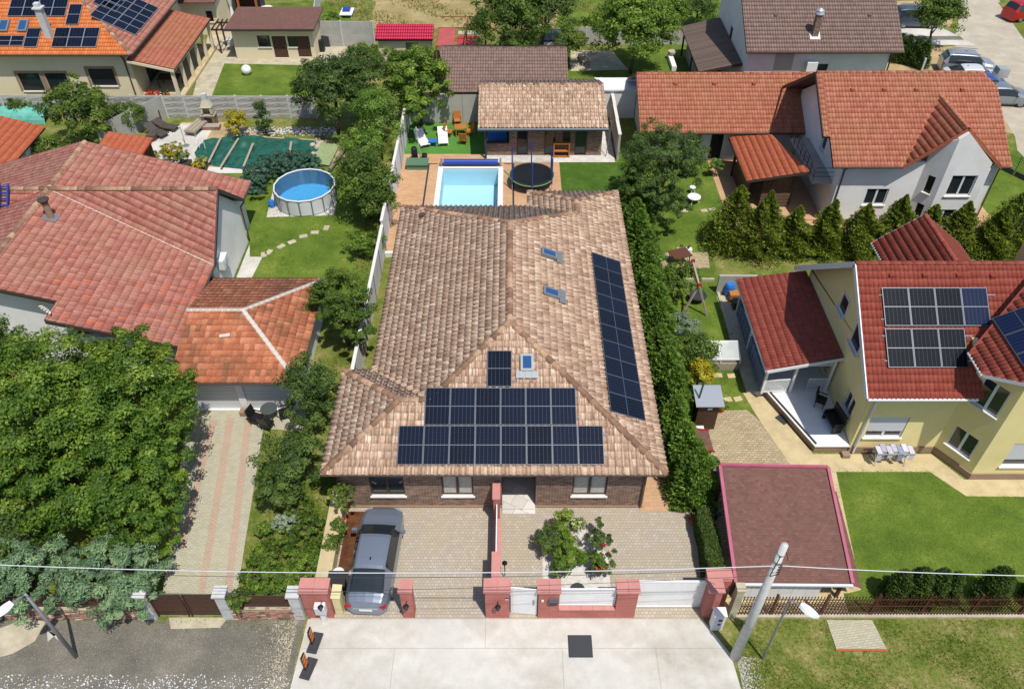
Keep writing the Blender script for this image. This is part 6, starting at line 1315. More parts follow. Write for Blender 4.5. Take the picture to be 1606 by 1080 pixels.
for i in range(6):
    a = 2 * pi * (i + .5) / 6; b = 2 * pi * (i + 1.5) / 6; pa = c + Vector((r * 1.03 * cos(a), r * 1.03 * sin(a), 0)); pb = c + Vector((r * 1.03 * cos(b), r * 1.03 * sin(b), 0))
    mb = MB(); mb.tube(pa + Vector((0, 0, .5)), pa + Vector((0, 0, 2.5)), .045, n=8); mb.build('pole', M['bluemetal'], TR); mb = MB(); mb.tube(pa, pa + Vector((0, 0, .75)), .025, n=6); mb.build('leg', M['alu'], TR)
    mb = MB(); mb.poly([pa + Vector((0, 0, .85)), pb + Vector((0, 0, .85)), pb + Vector((0, 0, 2.4)), pa + Vector((0, 0, 2.4))]); mb.build('net', M['net'], TR)

# ================================================================ pool house
H9 = thing('pool_house', 'small brick pool house with mottled tiled roof and grey fascia', 'building', (2.3, 54, 0))
PE, PZ, PR, PRZ = 51.3, 2.6, 55.15, 4.0
tile_roof(H9, [[(-2.4, PE, PZ), (6.8, PE, PZ), (6.65, PR, PRZ), (-2.4, PR, PRZ)], [(6.65, 58.6, 2.7), (-2.4, 58.6, 2.7), (-2.4, PR, PRZ), (6.65, PR, PRZ)]], 'roman', .30, .345, M['tile_brown'], seed=31, lift=.035, streak=.72)
caps(H9, (-2.4, PR, PRZ), (6.65, PR, PRZ), M['cap_brown'], step=.4)
mb = MB(); mb.box((-2.42, PE - .1, 2.38), (6.8, PE - .04, 2.6)); mb.build('fascia', mat('grey_fascia', '#5c6672', .5), H9); gutter(H9, (-2.4, PE - .14, 2.58), (6.8, PE - .14, 2.58), M['steel'])
facade(H9, (-.2, 52.0), (6.5, 52.0), 0, 2.6, [(.55, 1.35, .03, 2.2, 'dk door'), (2.55, 3.35, .03, 2.2, 'dk door'), (3.85, 4.4, 1.0, 2.2, 'dk1'), (4.75, 5.6, .03, 2.2, 'dk door')], M['brick'])
facade(H9, (-1.9, 52.0), (-.2, 52.0), 0, 1.0, [], M['brick'])
facade(H9, (6.5, 52.25), (6.5, 58), 0, 2.7, [], M['brick']); facade(H9, (6.25, 58), (-1.65, 58), 0, 2.6, [], M['brick']); facade(H9, (-1.9, 58), (-1.9, 54.5), 0, 2.6, [], M['brick'])
mb = MB(); mb.box((-1.98, 51.5, .03), (-1.84, 51.64, 2.6)); mb.build('post', M['darkgrey'], H9); mb = MB(); mb.box((-.2, 52.25, .03), (-.1, 57.7, 2.5)); mb.build('partition', M['whitewall'], H9)
mb = MB(); mb.box((-1.9, 51.95, 1.0), (-.2, 52.3, 1.05)); mb.build('counter', M['darkwood'], H9)
mb = MB(); mb.box((-1.8, 53.2, .03), (-.4, 54.2, 1.6)); tag(mb.build('cupboard', M['blueplastic']), 'blue cupboard inside the open bay of the pool house', 'cupboard')
t = thing('play_kitchen', 'wooden play kitchen frame standing against the brick pool house', 'play kitchen', g(880, 246)); 
for x in (-.55, .55): mb = MB(); mb.box((x - .04, -.2, 0), (x + .04, .15, 1.15)); mb.build('post', M['wood'], t, local=True)
for z in (.08, .5, 1.1): mb = MB(); mb.box((-.51, -.18, z), (.51, .12, z + .05)); mb.build('shelf', M['wood'], t, local=True)
t = thing('patio_stand', 'thin grey metal stand leaning over the pale paving', 'stand', g(950, 246)); mb = MB(); mb.tube((0, 0, 0), (.25, .3, 2.6), .03); mb.tube((0, 0, .02), (-.35, .35, .02), .02); mb.tube((.25, .3, 2.6), (.1, .3, 2.75), .03); mb.build('frame', M['steel'], t, local=True)
t = thing('boundary_wall', 'pale rendered wall angled between pool house paving and orange roofed annexe', 'wall', (7.7, 54, 0))
for i in range(3): mb = MB(); mb.box((7.6 + .02 * i, 51.4 + i * 2.3, 0), (7.75 + .02 * i, 51.4 + (i + 1) * 2.3 - .03, 2.0)); mb.build('panel', M['greenwall'], t); mb = MB(); mb.box((7.56 + .02 * i, 51.4 + i * 2.3, 2.0), (7.79 + .02 * i, 51.4 + (i + 1) * 2.3 - .03, 2.06)); mb.build('coping', M['sill'], t)
t = thing('white_shed', 'white flat-roofed storage shed between pool house and annexe', 'shed', (7.9, 59, 0)); a = g(935, 141, 2.4); b = g(1000, 141, 2.4); d = g(1002, 122, 2.5)
mb = MB(); mb.slab([a, b, (b.x, d.y, 2.5), (a.x, d.y, 2.5)], .12); mb.build('roof', M['white'], t); facade(t, (a.x + .05, a.y + .1), (b.x - .05, a.y + .1), 0, 2.27, [], M['whitewall']); facade(t, (a.x + .05, d.y - .1), (a.x + .05, a.y + .35), 0, 2.27, [], M['whitewall']); facade(t, (b.x - .05, a.y + .35), (b.x - .05, d.y - .1), 0, 2.27, [], M['whitewall'])

# ================================================================ buildings behind
H10 = thing('grey_outbuilding', 'grey outbuilding with long brown sheet roof behind the pool house', 'building', (-1, 60, 0))
e = g(704, 145, 2.5); r_ = g(688, 76, 4.0); xr_ = g(880, 76, 4.0).x
tile_roof(H10, [[(e.x, e.y, 2.5), (4.3, e.y, 2.5), (4.3, r_.y, 4.0), (r_.x, r_.y, 4.0)], [(4.3, r_.y + 4, 2.5), (r_.x, r_.y + 4, 2.5), (r_.x, r_.y, 4.0), (4.3, r_.y, 4.0)]], 'wave', .2, .37, M['sheet_brown'], seed=41, mass='roof_sheet', jitter=0)
caps(H10, (r_.x, r_.y, 4.02), (4.3, r_.y, 4.02), M['sheet_brown'], r=.12, step=.5)
wallbox(H10, e.x + .3, e.y + .45, 4.0, r_.y + 3.6, 0, 2.5, M['greywall'], front=[(.5, 1.1, 1.5, 2.1, 'dk1'), (2.6, 3.4, 1.5, 2.1, 'dk1')])
H11 = thing('magenta_shed', 'small grey shed with bright magenta sheet roof', 'shed', (-11.5, 68, 0))
a = g(588, 62, 2.5); b = g(679, 62, 2.5); d = g(681, 39, 3.1)
tile_roof(H11, [[a, b, (b.x, d.y, 3.1), (a.x, d.y, 3.1)]], 'wave', .2, .37, M['sheet_magenta'], seed=42, mass='roof_sheet', jitter=0)
facade(H11, (a.x + .2, a.y + .3), (b.x - .2, a.y + .3), 0, 2.45, [(2.3, 3.4, .02, 2.1, '')], M['cream']); facade(H11, (b.x - .2, a.y + .55), (b.x - .2, d.y - .3), 0, 2.6, [], M['greywall']); facade(H11, (a.x + .2, d.y - .3), (a.x + .2, a.y + .55), 0, 2.6, [], M['greywall']); facade(H11, (b.x - .45, d.y - .3), (a.x + .45, d.y - .3), 0, 2.95, [], M['greywall'])
t = thing('carport', 'rusty steel frame with red sheet roof beside the magenta shed', 'frame', (-7, 68, 0)); a = g(684, 73, 2.2); b = g(712, 73, 2.2); d = g(712, 44, 2.4)
mb = MB(); mb.slab([a, b, (b.x, d.y, 2.4), (a.x, d.y, 2.4)], .06); mb.build('roof_sheet', mat('faded_red_sheet', '#a04a48', .6, '#b05856', 2), t)
rust = mat('rusty_steel', '#7c4526', .8, '#97582f', 5)
q = g(760, 75, 2.2); mb = MB(); mb.bar((a.x, a.y, 2.2), (q.x, a.y, 2.2), .14); mb.bar((a.x, d.y, 2.4), (q.x, d.y, 2.4), .08); mb.bar((a.x, a.y, 2.2), (a.x, d.y, 2.4), .1); mb.bar((b.x + .9, a.y, 2.2), (b.x + .9, d.y + 2, 2.4), .08); mb.bar((q.x, a.y, 2.2), (q.x, d.y + 2, 2.4), .08); mb.bar((a.x, d.y + 2, 2.6), (q.x, d.y + 2, 2.6), .06); mb.build('beam', rust, t)
for x in (a.x, b.x + .9, q.x):
    for y in (a.y, d.y): mb = MB(); mb.bar((x, y, 0), (x, y, 2.2), .1); mb.build('post', rust, t)
q2 = g(737, 66, 1.2); mb = MB(); mb.slab([(q2.x - 1.15, q2.y - .7, 1.2), (q2.x + 1.0, q2.y - .7, 1.15), (q2.x + 1.05, q2.y + 1.0, 1.3), (q2.x - 1.15, q2.y + 1.0, 1.35)], .5); mb.box((q2.x - 1.0, q2.y - .6, .3), (q2.x + .9, q2.y + .9, .69)); mb.slab([(q2.x - 1.1, q2.y + 1.0, 1.5), (q2.x + .9, q2.y + 1.0, 1.5), (q2.x + .9, q2.y + 1.7, 1.5), (q2.x - 1.1, q2.y + 1.7, 1.5)], .1, 1)
tag(mb.build('covered_trailer', [M['red_cover'] if 'red_cover' in M else mat('red_cover', '#a63a3c', .6), M['oldconcrete']]), 'red covered trailer standing under the rusty steel frame', 'trailer')
# white gable house at the top with brown roof
H12 = thing('brown_roof_house', 'white house with large brown sheet roof and brick chimney', 'house', (24, 62, 0))
BY, BZ = 58.9, 4.8; o12, u12, v12, n12 = plane_basis([(17.7, BY, BZ), (29.6, BY, BZ), (29.6, BY + 6, BZ + 3.6)])
tile_roof(H12, [[(17.7, BY, BZ), (29.6, BY, BZ), (29.6, BY + 6, BZ + 3.6), (17.7, BY + 6, BZ + 3.6)], [(29.6, BY + 12, BZ), (17.7, BY + 12, BZ), (17.7, BY + 6, BZ + 3.6), (29.6, BY + 6, BZ + 3.6)]], 'wave', .2, .37, M['sheet_brown'], seed=43, mass='roof_sheet', jitter=0)
caps(H12, (17.7, BY + 6, BZ + 3.62), (29.6, BY + 6, BZ + 3.62), M['sheet_brown'], r=.12, step=.5)
gutter(H12, (17.7, BY - .05, BZ), (29.6, BY - .05, BZ), M['gutterdark'])
facade(H12, (18.0, BY + .6), (28.9, BY + .6), 0, 4.7, [(5.3, 6.4, 2.6, 3.6, 'dk1')], M['whitewall']); facade(H12, (28.9, BY + .85), (28.9, BY + 11.4), 0, 4.7, [], M['whitewall'], top=[(5.3, 8.0)]); facade(H12, (18.0, BY + 11.4), (18.0, BY + .85), 0, 4.7, [(5.8, 6.8, 4.4, 5.9 - 1.3, '')] if 0 else [(4.6, 5.5, 2.6, 4.2, 'dk1')], M['whitewall'], top=[(5.2, 8.0)])
mb = MB(); mb.box((20.2, BY + .57, .01), (21.6, BY + .6, 4.7)); mb.build('wall_band', M['greenwall'], H12)
mb = MB(); mb.box((22.6, BY + .1, 3.2), (23.4, BY + .45, 3.9)); mb.build('air_conditioner', M['white'], H12)
downpipe(H12, [(28.85, BY - .02, 4.7), (29.0, BY + .5, 4.3), (29.0, BY + .5, .1)], M['gutterdark'], .06)
pc = onpl(1277, 56, o12, n12); mb = MB(); mb.box((pc.x - .22, pc.y - .22, pc.z - .4), (pc.x + .22, pc.y + .22, pc.z + 1.6)); mb.build('chimney', M['brick'], H12)
mb = MB(); mb.lathe((pc.x, pc.y, pc.z + 1.6), [(.32, 0), (.34, .05), (.26, .25), (.3, .3), (.08, .45)], 12); mb.build('chimney_cap', M['alu'], H12); mb = MB(); mb.obox((pc.x, pc.y - .1, pc.z + .02), (.8, .7, .1), tilt=(R(31), 'X')); mb.build('flashing', M['alu'], H12)
for i in range(24):
    p = Vector((17.9 + i * .48, BY, BZ)) + v12 * (.8 + (i % 2) * .35); mb = MB(); mb.obox(p + n12 * .07, (.08, .12, .06)); mb.build('snow_guard', M['sheet_brown'], H12)
for (a_, b_) in ((1216, 26), (1363, 26)): p = onpl(a_, b_, o12, n12); mb = MB(); mb.obox(p + n12 * .1, (.22, .2, .14)); mb.build('roof_vent', M['sheet_brown'], H12)
H13 = thing('lean_to_roof', 'dark brown seamed lean-to roof beside the white gable wall', 'lean-to', (16.5, 65, 0))
a = g(1098, 113, 2.5); b = g(1170, 110, 3.2); c2 = g(1135, 30, 3.2); d = g(1068, 42, 2.5); xa = (a.x + d.x) / 2; xb = 17.95
tile_roof(H13, [[(xa, d.y, 2.5), (xa, a.y, 2.5), (xb, a.y - .3, 3.3), (xb, c2.y, 3.3)]], 'seam', .35, 6.0, M['sheet_darkbrown'], seed=44, lift=.01, mass='roof_sheet', jitter=0)
mb = MB(); mb.bar((xa, a.y, 2.42), (xb, a.y - .3, 3.22), .06, .16); mb.bar((xa, d.y, 2.42), (xa, a.y, 2.42), .06, .16); mb.build('barge_board', M['fascia'], H13)
for y in (a.y + .3, (a.y + d.y) / 2, d.y - .3): mb = MB(); mb.box((xa + .2, y - .07, 0), (xa + .34, y + .07, 2.4)); mb.build('post', M['darkwood'], H13)
mb = MB(); mb.box((xa + .6, a.y + .6, 0), (xa + .7, d.y - .4, 1.0)); mb.build('low_wall', M['greywall'], H13)
# fences at the back
precast_fence('plain concrete panel fence behind the walnut tree and bicycle', (4.6, g(900, 70).y), (17.2, g(900, 70).y), h=1.6, rows=3, textured=False, m='greenwall')
precast_fence('tall smooth concrete panel fence between outbuilding and magenta shed', (-18.2, 71.4), (-12.4, 71.2), h=2.3, rows=2, textured=False, m='precast', bay=2.6)
precast_fence('white concrete fence receding beside the dry field', (-18.0, 72.0), (-20.5, 92.0), h=2.0, rows=3, textured=False, m='pillarconc')
precast_fence('grey fence panels leading to the parked silver car', g(1445, 112), g(1424, 76), h=1.1, rows=2, textured=False, m='precast', bay=1.6)
t = thing('mesh_fence', 'dark green mesh fence at the edge of the right hand lawn', 'fence', g(1606, 300)); fa = g(1560, 262); fb = Vector((38.5, 44.5, 0)); dd = (fb - fa)
for i in range(6): q = fa + dd * i / 5; mb = MB(); mb.tube(q, q + Vector((0, 0, 1.5)), .03); mb.build('post', M['darkgrey'], t)
mb = MB()
for z in np.arange(.1, 1.5, .2): mb.bar(fa + Vector((0, 0, z)), fb + Vector((0, 0, z)), .012)
for i in range(50): q = fa + dd * i / 50; mb.bar(q, q + Vector((0, 0, 1.45)), .01)
o = mb.build('wire_mesh', mat('green_wire', '#33483a', .6), t); o['kind'] = 'stuff'
for i in range(5): q = fa + dd * (i + .05) / 5; q2 = fa + dd * (i + .95) / 5; mb = MB(); mb.bar(q + Vector((0, 0, .2)), q2 + Vector((0, 0, .2)), .05, .4); mb.build('base_panel', M['darkgrey'], t)
# bicycle, bench
BK = thing('bicycle', 'black bicycle leaning against the plain concrete fence', 'bicycle', g(922, 84), R(70))
for y in (-.52, .52):
    mb = MB(); n = 18
    for i in range(n): a = 2 * pi * i / n; b = 2 * pi * (i + 1) / n; mb.tube((0, y + .33 * cos(a), .34 + .33 * sin(a)), (0, y + .33 * cos(b), .34 + .33 * sin(b)), .022, n=5, cap=False)
    for i in range(8): a = 2 * pi * i / 8; mb.bar((0, y, .34), (0, y + .32 * cos(a), .34 + .32 * sin(a)), .006)
    mb.build('wheel', M['black'], BK, local=True)
mb = MB()
for a, b in (((0, -.52, .34), (0, -.1, .34)), ((0, -.1, .34), (0, -.22, .85)), ((0, -.22, .85), (0, -.52, .34)), ((0, -.1, .34), (0, .38, .8)), ((0, -.2, .8), (0, .38, .85)), ((0, .36, .95), (0, .52, .34))): mb.tube(a, b, .02, n=6)
mb.build('frame', M['black'], BK, local=True); mb = MB(); mb.obox((0, -.24, .92), (.14, .26, .06)); mb.build('saddle', M['black'], BK, local=True); mb = MB(); mb.tube((-.28, .34, 1.02), (.28, .34, 1.02), .02); mb.build('handlebar', M['steel'], BK, local=True)
t = thing('garden_bench', 'grey wooden bench beside the bicycle on the pale paving', 'bench', g(915, 97), R(10)); 
for i in range(4): mb = MB(); mb.box((-.35 + i * .17, -1.0, .4), (-.35 + i * .17 + .15, .8, .45)); mb.build('slat', M['greywood'], t, local=True)
for sx in (-.3, .28):
    for sy in (-.9, .7): mb = MB(); mb.box((sx - .04, sy - .04, 0), (sx + .04, sy + .04, .4)); mb.build('leg', M['greywood'], t, local=True)
sheet('paving', xy((895, 80), (960, 80), (985, 110), (895, 112)), 'oldconcrete', 5)
t = thing('covered_tub', 'dark blue tarpaulin in a white frame beside the fence', 'tarpaulin', g(868, 62)); mb = MB(); mb.box((-.9, -1.3, .3), (.9, 1.3, .45)); mb.build('tarpaulin', mat('navy_tarp', '#28324a', .5), t, local=True); mb = MB(); mb.box((-1.0, -1.4, 0), (1.0, 1.4, .3)); mb.build('frame', M['white'], t, local=True)
t = thing('planter', 'white trough and stone pot beside the dark lean-to roof', 'planter', g(1052, 100)); mb = MB(); mb.box((-.15, -1.5, 0), (.25, 1.3, .4)); mb.build('trough', M['whitewall'], t, local=True); mb = MB(); mb.lathe((.2, .9, .4), [(.25, 0), (.4, .2), (.42, .35), (.3, .36)], 10); mb.build('pot', M['oldconcrete'], t, local=True)
# cars on the street
car('silver estate car parked beside the dry verge, nearest the lane', tuple(g(1512, 113)) , R(-100), 'suv', paint('silver_paint', '#a9b0b8', .55), group='cars by the lane', bars=True, plate=False)
car('dark blue grey car with light roof edge behind the young street tree', tuple(g(1432, 40)), R(-92), 'suv', paint('blue_grey_paint', '#4a5866', .5), group='cars by the lane', plate=False, bars=True)
car('white car mostly hidden behind the orange roof, below the silver estate', tuple(g(1520, 131)), R(-95), 'saloon', paint('white_paint_car', '#c9ccd0', .1), group='cars by the lane', plate=False)
car('blue car peeking out beyond the orange roof corner', tuple(g(1537, 150)), R(-92), 'suv', paint('blue_paint', '#2f4f94', .4), group='cars by the lane', plate=False)
car('grey saloon car end with dark stripe beyond the orange roof corner', tuple(g(1562, 160)), R(-95), 'saloon', paint('grey_paint', '#8d949c', .5), group='cars by the lane', plate=False)
car('bright red hatchback parked on grass in the top corner', tuple(g(1604, 28)), R(-70), 'suv', paint('bright_red_paint', '#b01822', .2), plate=False)
mb = MB(); p = g(1560, 136); mb.hexa([(p.x - .5, p.y - .4, .9), (p.x + .5, p.y - .4, .9), (p.x + .5, p.y + .4, .9), (p.x - .5, p.y + .4, .9), (p.x - .4, p.y - .4, 1.7), (p.x + .5, p.y - .4, 1.6), (p.x + .5, p.y + .4, 1.6), (p.x - .4, p.y + .4, 1.7)]); tag(mb.build('van_box', M['alu']), 'small silver and red box standing on the grey saloon by the lane', 'box')

# ================================================================ big red roof house on the left
def onwall(u, v, y):
    a = g(u, v, 0); o = Vector((0, 0, CAM_H)); d = a - o; return o + d * (y / d.y)
H7 = thing('red_roof_house', 'white house with broad weathered pinkish red tile roof and crossing gables', 'house', (-24, 35, 0))
xE7, zE7, xR7, R7 = -16.5, 3.0, -25.9, 5.8; yc = 38.3; hw = 3.3; s7 = (R7 - zE7) / (xE7 - xR7)
z_at = lambda x: zE7 + s7 * (xE7 - x)
yf1, yf2, yb = 28.5, 29.9, 43.6; xs7 = -22.3
E1 = [[(xE7, yf1, zE7), (xE7, yc - hw, zE7), (xR7, yc, R7), (xR7, yf2, R7), (xs7, yf2, z_at(xs7)), (xs7, yf1, z_at(xs7))]]
planes7 = [[(xE7, yf1, zE7), (xE7, yf2, zE7), (xs7, yf2, z_at(xs7)), (xs7, yf1, z_at(xs7))],
           [(xE7, yf2, zE7), (xE7, yc - hw, zE7), (xR7, yc, R7), (xR7, yf2, R7)],
           [(xE7, yc + hw, zE7), (xE7, yb, zE7), (xR7, yb, R7), (xR7, yc, R7)]]
tile_roof(H7, planes7, 'flat', .22, .40, M['tile_red'], nparts=300, seed=71, lift=.03, stagger=False, name='roof_tile')
tile_roof(H7, [[(-25.9, yc, R7), (xE7, yc - hw, zE7), (xE7 + .05, yc - hw, zE7), (xE7 + .05, yc, R7)]], 'flat', .22, .40, M['tile_red'], seed=72, lift=.03)
tile_roof(H7, [[(xE7 + .05, yc + hw, zE7), (xE7, yc + hw, zE7), (-25.9, yc, R7), (xE7 + .05, yc, R7)]], 'flat', .22, .40, M['tile_red'], seed=73, lift=.03)
tile_roof(H7, [[(xR7, yb, R7), (-36, yb, zE7), (-36, yf2, zE7), (xR7, yf2, R7)]], 'flat', .22, .40, M['tile_red'], seed=74, lift=.03)
tile_roof(H7, [[(-36, yc - hw, zE7 + .12), (-35.9, yc - hw, zE7 + .12), (xR7, yc, R7 + .02), (-36, yc, R7 + .02)]], 'flat', .22, .40, M['tile_red'], seed=75, lift=.03)
caps(H7, (xR7, yf2, R7), (xR7, yb, R7), M['cap_brown'], r=.15, step=.42); caps(H7, (xR7, yc, R7 + .02), (xE7 + .05, yc, R7 + .02), M['cap_brown'], r=.15, step=.42); caps(H7, (-36, yc, R7 + .03), (xR7, yc, R7 + .03), M['cap_brown'], r=.14, step=.42)
mb = MB(); mb.bar((xR7, yc, R7 + .06), (xE7, yc - hw, zE7 + .07), .07, .03); mb.build('valley_flashing', M['mortar'], H7)
for a, b in (((xE7 + .09, yc, R7 - .08), (xE7 + .09, yc - hw, zE7 - .08)), ((xE7 + .09, yc, R7 - .08), (xE7 + .09, yc + hw, zE7 - .08)), ((xs7, yf1 - .03, z_at(xs7) - .08), (xE7, yf1 - .03, zE7 - .08)), ((xR7, yf2 - .03, R7 - .08), (xs7, yf2 - .03, z_at(xs7) - .08)), ((xs7 - .03, yf1, z_at(xs7) - .08), (xs7 - .03, yf2, z_at(xs7) - .08)), ((-36, yf2 - .03, zE7 - .08), (xR7, yf2 - .03, R7 - .08)), ((xR7, yb + .03, R7 - .08), (xE7, yb + .03, zE7 - .08))):
    mb = MB(); mb.bar(a, b, .06, .2); mb.build('barge_board', M['fascia'], H7)
gutter(H7, (xE7 + .06, yf1, zE7 - .03), (xE7 + .06, yc - hw, zE7 - .03), M['gutterdark'], r=.07); gutter(H7, (xE7 + .06, yc + hw, zE7 - .03), (xE7 + .06, yb, zE7 - .03), M['gutterdark'], r=.07)
facade(H7, (-35.5, 30.4), (-22.6, 30.4), 0, 2.9, [], M['whitewall']); mb = MB(); F = frame_at((-35.5, 30.4), (-17.1, 30.4)); pts = [(0, 2.9), (18.4, 2.9), (xR7 + 35.5, R7 - .15)]
P = [F[0] + F[1] * s + Vector((0, 0, z)) for s, z in pts]; mb.mesh(P + [p - F[2] * .25 for p in P], [(2, 1, 0), (3, 4, 5), (0, 1, 4, 3), (1, 2, 5, 4), (2, 0, 3, 5)]); mb.build('gable_wall', M['whitewall'], H7)
facade(H7, (-22.6, 29.3), (-17.1, 29.3), 0, 2.9, [(1.0, 2.4, .9, 2.2, 'w2'), (3.6, 4.6, .1, 2.2, 'dk door')], M['whitewall']); facade(H7, (-17.1, 29.55), (-17.1, 35.3), 0, 2.9, [(1, 2.2, .9, 2.2, 'w2'), (3.4, 4.4, .1, 2.2, 'dk door')], M['whitewall'])
facade(H7, (-16.75, 35.3), (-16.75, 41.3), 0, 2.95, [], M['whitewall'], top=[(3.0, 5.6)]); facade(H7, (-17.0, 35.3), (-16.9, 35.3), 0, 2.9, [], M['whitewall']); facade(H7, (-17.1, 41.3), (-17.1, 43.2), 0, 2.9, [], M['whitewall']); facade(H7, (-17.35, 43.2), (-35.5, 43.2), 0, 2.9, [], M['whitewall'], top=[(8.6, 5.6)])
AC = MB(); AC.box((-16.72, 36.0, 1.9), (-16.35, 36.9, 2.5)); AC.build('air_conditioner', M['white'], H7); mb = MB(); mb.tube((-16.35, 36.45, 2.2), (-16.33, 36.45, 2.2), .24, n=16); mb.build('fan_grille', M['shutter'], H7)
downpipe(H7, [(-16.4, 41.5, 2.9), (-16.65, 41.35, 2.6), (-16.65, 41.35, .1)], M['gutterdark'])
nE = Vector((s7, 0, 1)).normalized(); pc = onpl(81, 342, (xE7, 30, zE7), nE)
mb = MB(); mb.tube(pc - Vector((0, 0, .3)), pc + Vector((0, 0, 1.0)), .17, n=12); mb.build('flue', M['brownplinth'], H7); mb = MB(); mb.lathe(pc + Vector((0, 0, 1.0)), [(.2, 0), (.2, .12), (.3, .14), (.3, .2), (.05, .28)], 12); mb.build('flue_cap', M['fascia'], H7); mb = MB(); mb.obox(pc + Vector((0, 0, .05)), (.7, .7, .05), tilt=(R(16), 'Y')); mb.build('flashing', M['steel'], H7)
mb = MB(); p = g(21, 478, 2.6); mb.tube((p.x, 30.38, p.z), (p.x, 30.3, p.z), .17, n=14); mb.build('wall_vent', M['darkgrey'], H7)
t = thing('ladder', 'blue ladder lying over the red tiles at the left edge', 'ladder', (-30, 37, 5)); a = g(5, 288, 6.2); b = g(4, 336, 5.0)
mb = MB(); mb.bar(a + Vector((-.2, 0, 0)), b + Vector((-.2, 0, 0)), .09); mb.bar(a + Vector((.25, 0, 0)), b + Vector((.25, 0, 0)), .09); mb.build('rail', M['bluemetal'], t)
for i in range(5): q = a.lerp(b, (i + .5) / 5); mb = MB(); mb.bar(q + Vector((-.2, 0, 0)), q + Vector((.25, 0, 0)), .06); mb.build('rung', M['bluemetal'], t)
# debris on the verge of the front gable
mb = MB(); p = onpl(68, 482, (xE7, 30, zE7), nE)
for i in range(5): mb.obox(p + Vector((.16 * i - .1, -.12 * i, .07)), (.2, .09, .04), rz=.5 * i)
tag(mb.build('broken_tiles', M['mortar']), 'broken tiles and mortar at the corner of the pinkish roof', 'debris', kind='stuff')

# ================================================================ garage
H8 = thing('garage', 'double garage with orange clay tile hipped roof and white mortared hips', 'garage', (-13.3, 30, 0))
a8 = (-16.35, 26.45, 2.6); b8 = (-10.25, 26.45, 2.6); c8 = (-10.25, 34.3, 2.6); d8 = (-16.35, 34.3, 2.6); r8 = (-13.55, 30.4, 3.72); l8 = (-16.35, 30.4, 3.72)
tile_roof(H8, [[a8, b8, r8, l8], [b8, c8, r8], [c8, d8, l8, r8]], 'flat', .26, .36, M['tile_orange'], nparts=300, seed=81, lift=.035, stagger=False, jitter=.008, name='clay_tile', mass='clay_tiles')
caps(H8, l8, r8, M['mortar'], r=.12, step=.32, name='hip_tile'); caps(H8, b8, r8, M['mortar'], r=.12, step=.32, name='hip_tile'); caps(H8, c8, r8, M['mortar'], r=.12, step=.32, name='hip_tile')
facade(H8, (-16.2, 27.0), (-10.7, 27.0), 0, 2.5, [(.35, 2.6, .02, 2.05, 'garage'), (2.95, 5.2, .02, 2.05, 'garage')], M['whitewall'])
facade(H8, (-10.7, 27.25), (-10.7, 33.8), 0, 2.5, [], M['whitewall']); facade(H8, (-10.95, 33.8), (-16.2, 33.8), 0, 2.5, [], M['whitewall']); facade(H8, (-16.2, 33.55), (-16.2, 27.25), 0, 2.5, [], M['whitewall'])
gutter(H8, (-16.4, 26.4, 2.55), (-10.2, 26.4, 2.55), M['gutterdark'])
mb = MB(); n8 = plane_basis([a8, b8, r8])[3]; p = onpl(353, 527, a8, n8); mb.obox(p + n8 * .07, (.5, .2, .05), rz=.2); mb.build('patched_tile', M['mortar'], H8)
mb = MB(); mb.box((-13.6, 26.55, 0), (-13.25, 26.9, .3)); tag(mb.build('planter', M['brownplinth']), 'square planter block between the two garage doors', 'planter')
t = thing('round_table', 'round glass garden table in front of the right garage door', 'table', g(426, 655)); mb = MB(); mb.lathe((0, 0, .7), [(.4, 0), (.42, .02), (.4, .03)], 18); mb.build('tabletop', M['smoked'] if 'smoked' in M else M.setdefault('smoked', mat('smoked_glass', '#4a5254', .15)), t, local=True)
for i in range(3): a = i * 2.1; mb = MB(); mb.tube((0, 0, .7), (.4 * cos(a), .4 * sin(a), 0), .02); mb.build('leg', M['black'], t, local=True)
chair('black garden chair left of the round table before the garage', g(404, 663), R(70), M['black'], group='black garden chairs'); chair('black garden chair in front of the round table before the garage', g(421, 672), R(160), M['black'], group='black garden chairs'); chair('black garden chair right of the round table, beside the shrub', g(448, 655), R(-70), M['black'], group='black garden chairs')
mb = MB(); p = g(395, 650); mb.lathe((p.x, p.y, 0), [(.16, 0), (.2, .25), (.17, .26)], 10); tag(mb.build('plant_pot', M['darkgrey']), 'dark pot beside the garage door pier', 'pot')

# ================================================================ stone fence on the street, left
SF = thing('stone_fence', 'low rough stone wall with brown slats and white posts along the street', 'fence', (-16, 15.9, 0))
segs = [(-24, -21.1), (-20.3, -14.75), (-11.15, -8.35)]
for a, b in segs:
    mb = MB(); mb.box((a, 15.75, 0), (b, 16.1, .62)); mb.build('wall_core', M['brownplinth'], SF); mb = MB(); mb.box((a, 15.8, .63), (b, 16.05, .66)); mb.build('coping', M['oldconcrete'], SF)
    for k in range(5): mb = MB(); mb.box((a, 15.9, .74 + k * .17), (b, 15.93, .74 + k * .17 + .13)); mb.build('slat', M['darkwood'], SF)
rnd = random.Random(12); mb = MB()
for a, b in segs:
    x = a
    while x < b - .1:
        w = rnd.uniform(.1, .32); z = 0
        while z < .6:
            h = rnd.uniform(.05, .12); y = 15.75 - rnd.uniform(.01, .07); mi = rnd.choice([0, 0, 1, 2]); mb.hexa([(x, 15.76, z), (x + w * .95, 15.76, z), (x + w, 15.9, z), (x, 15.9, z), (x + .01, y, z + .01), (x + w * .93, y + rnd.uniform(0, .03), z + .01), (x + w, 15.9, z + h), (x, 15.9, z + h)], mi); z += h
        x += w
o = mb.build('stone_cladding', [mat('stone_red', '#7a5348', .9, '#8f6a5c', 8), mat('stone_pink', '#a08072', .9, '#b59a8c', 8), mat('stone_dark', '#5a4540', .9)], SF); o['kind'] = 'stuff'
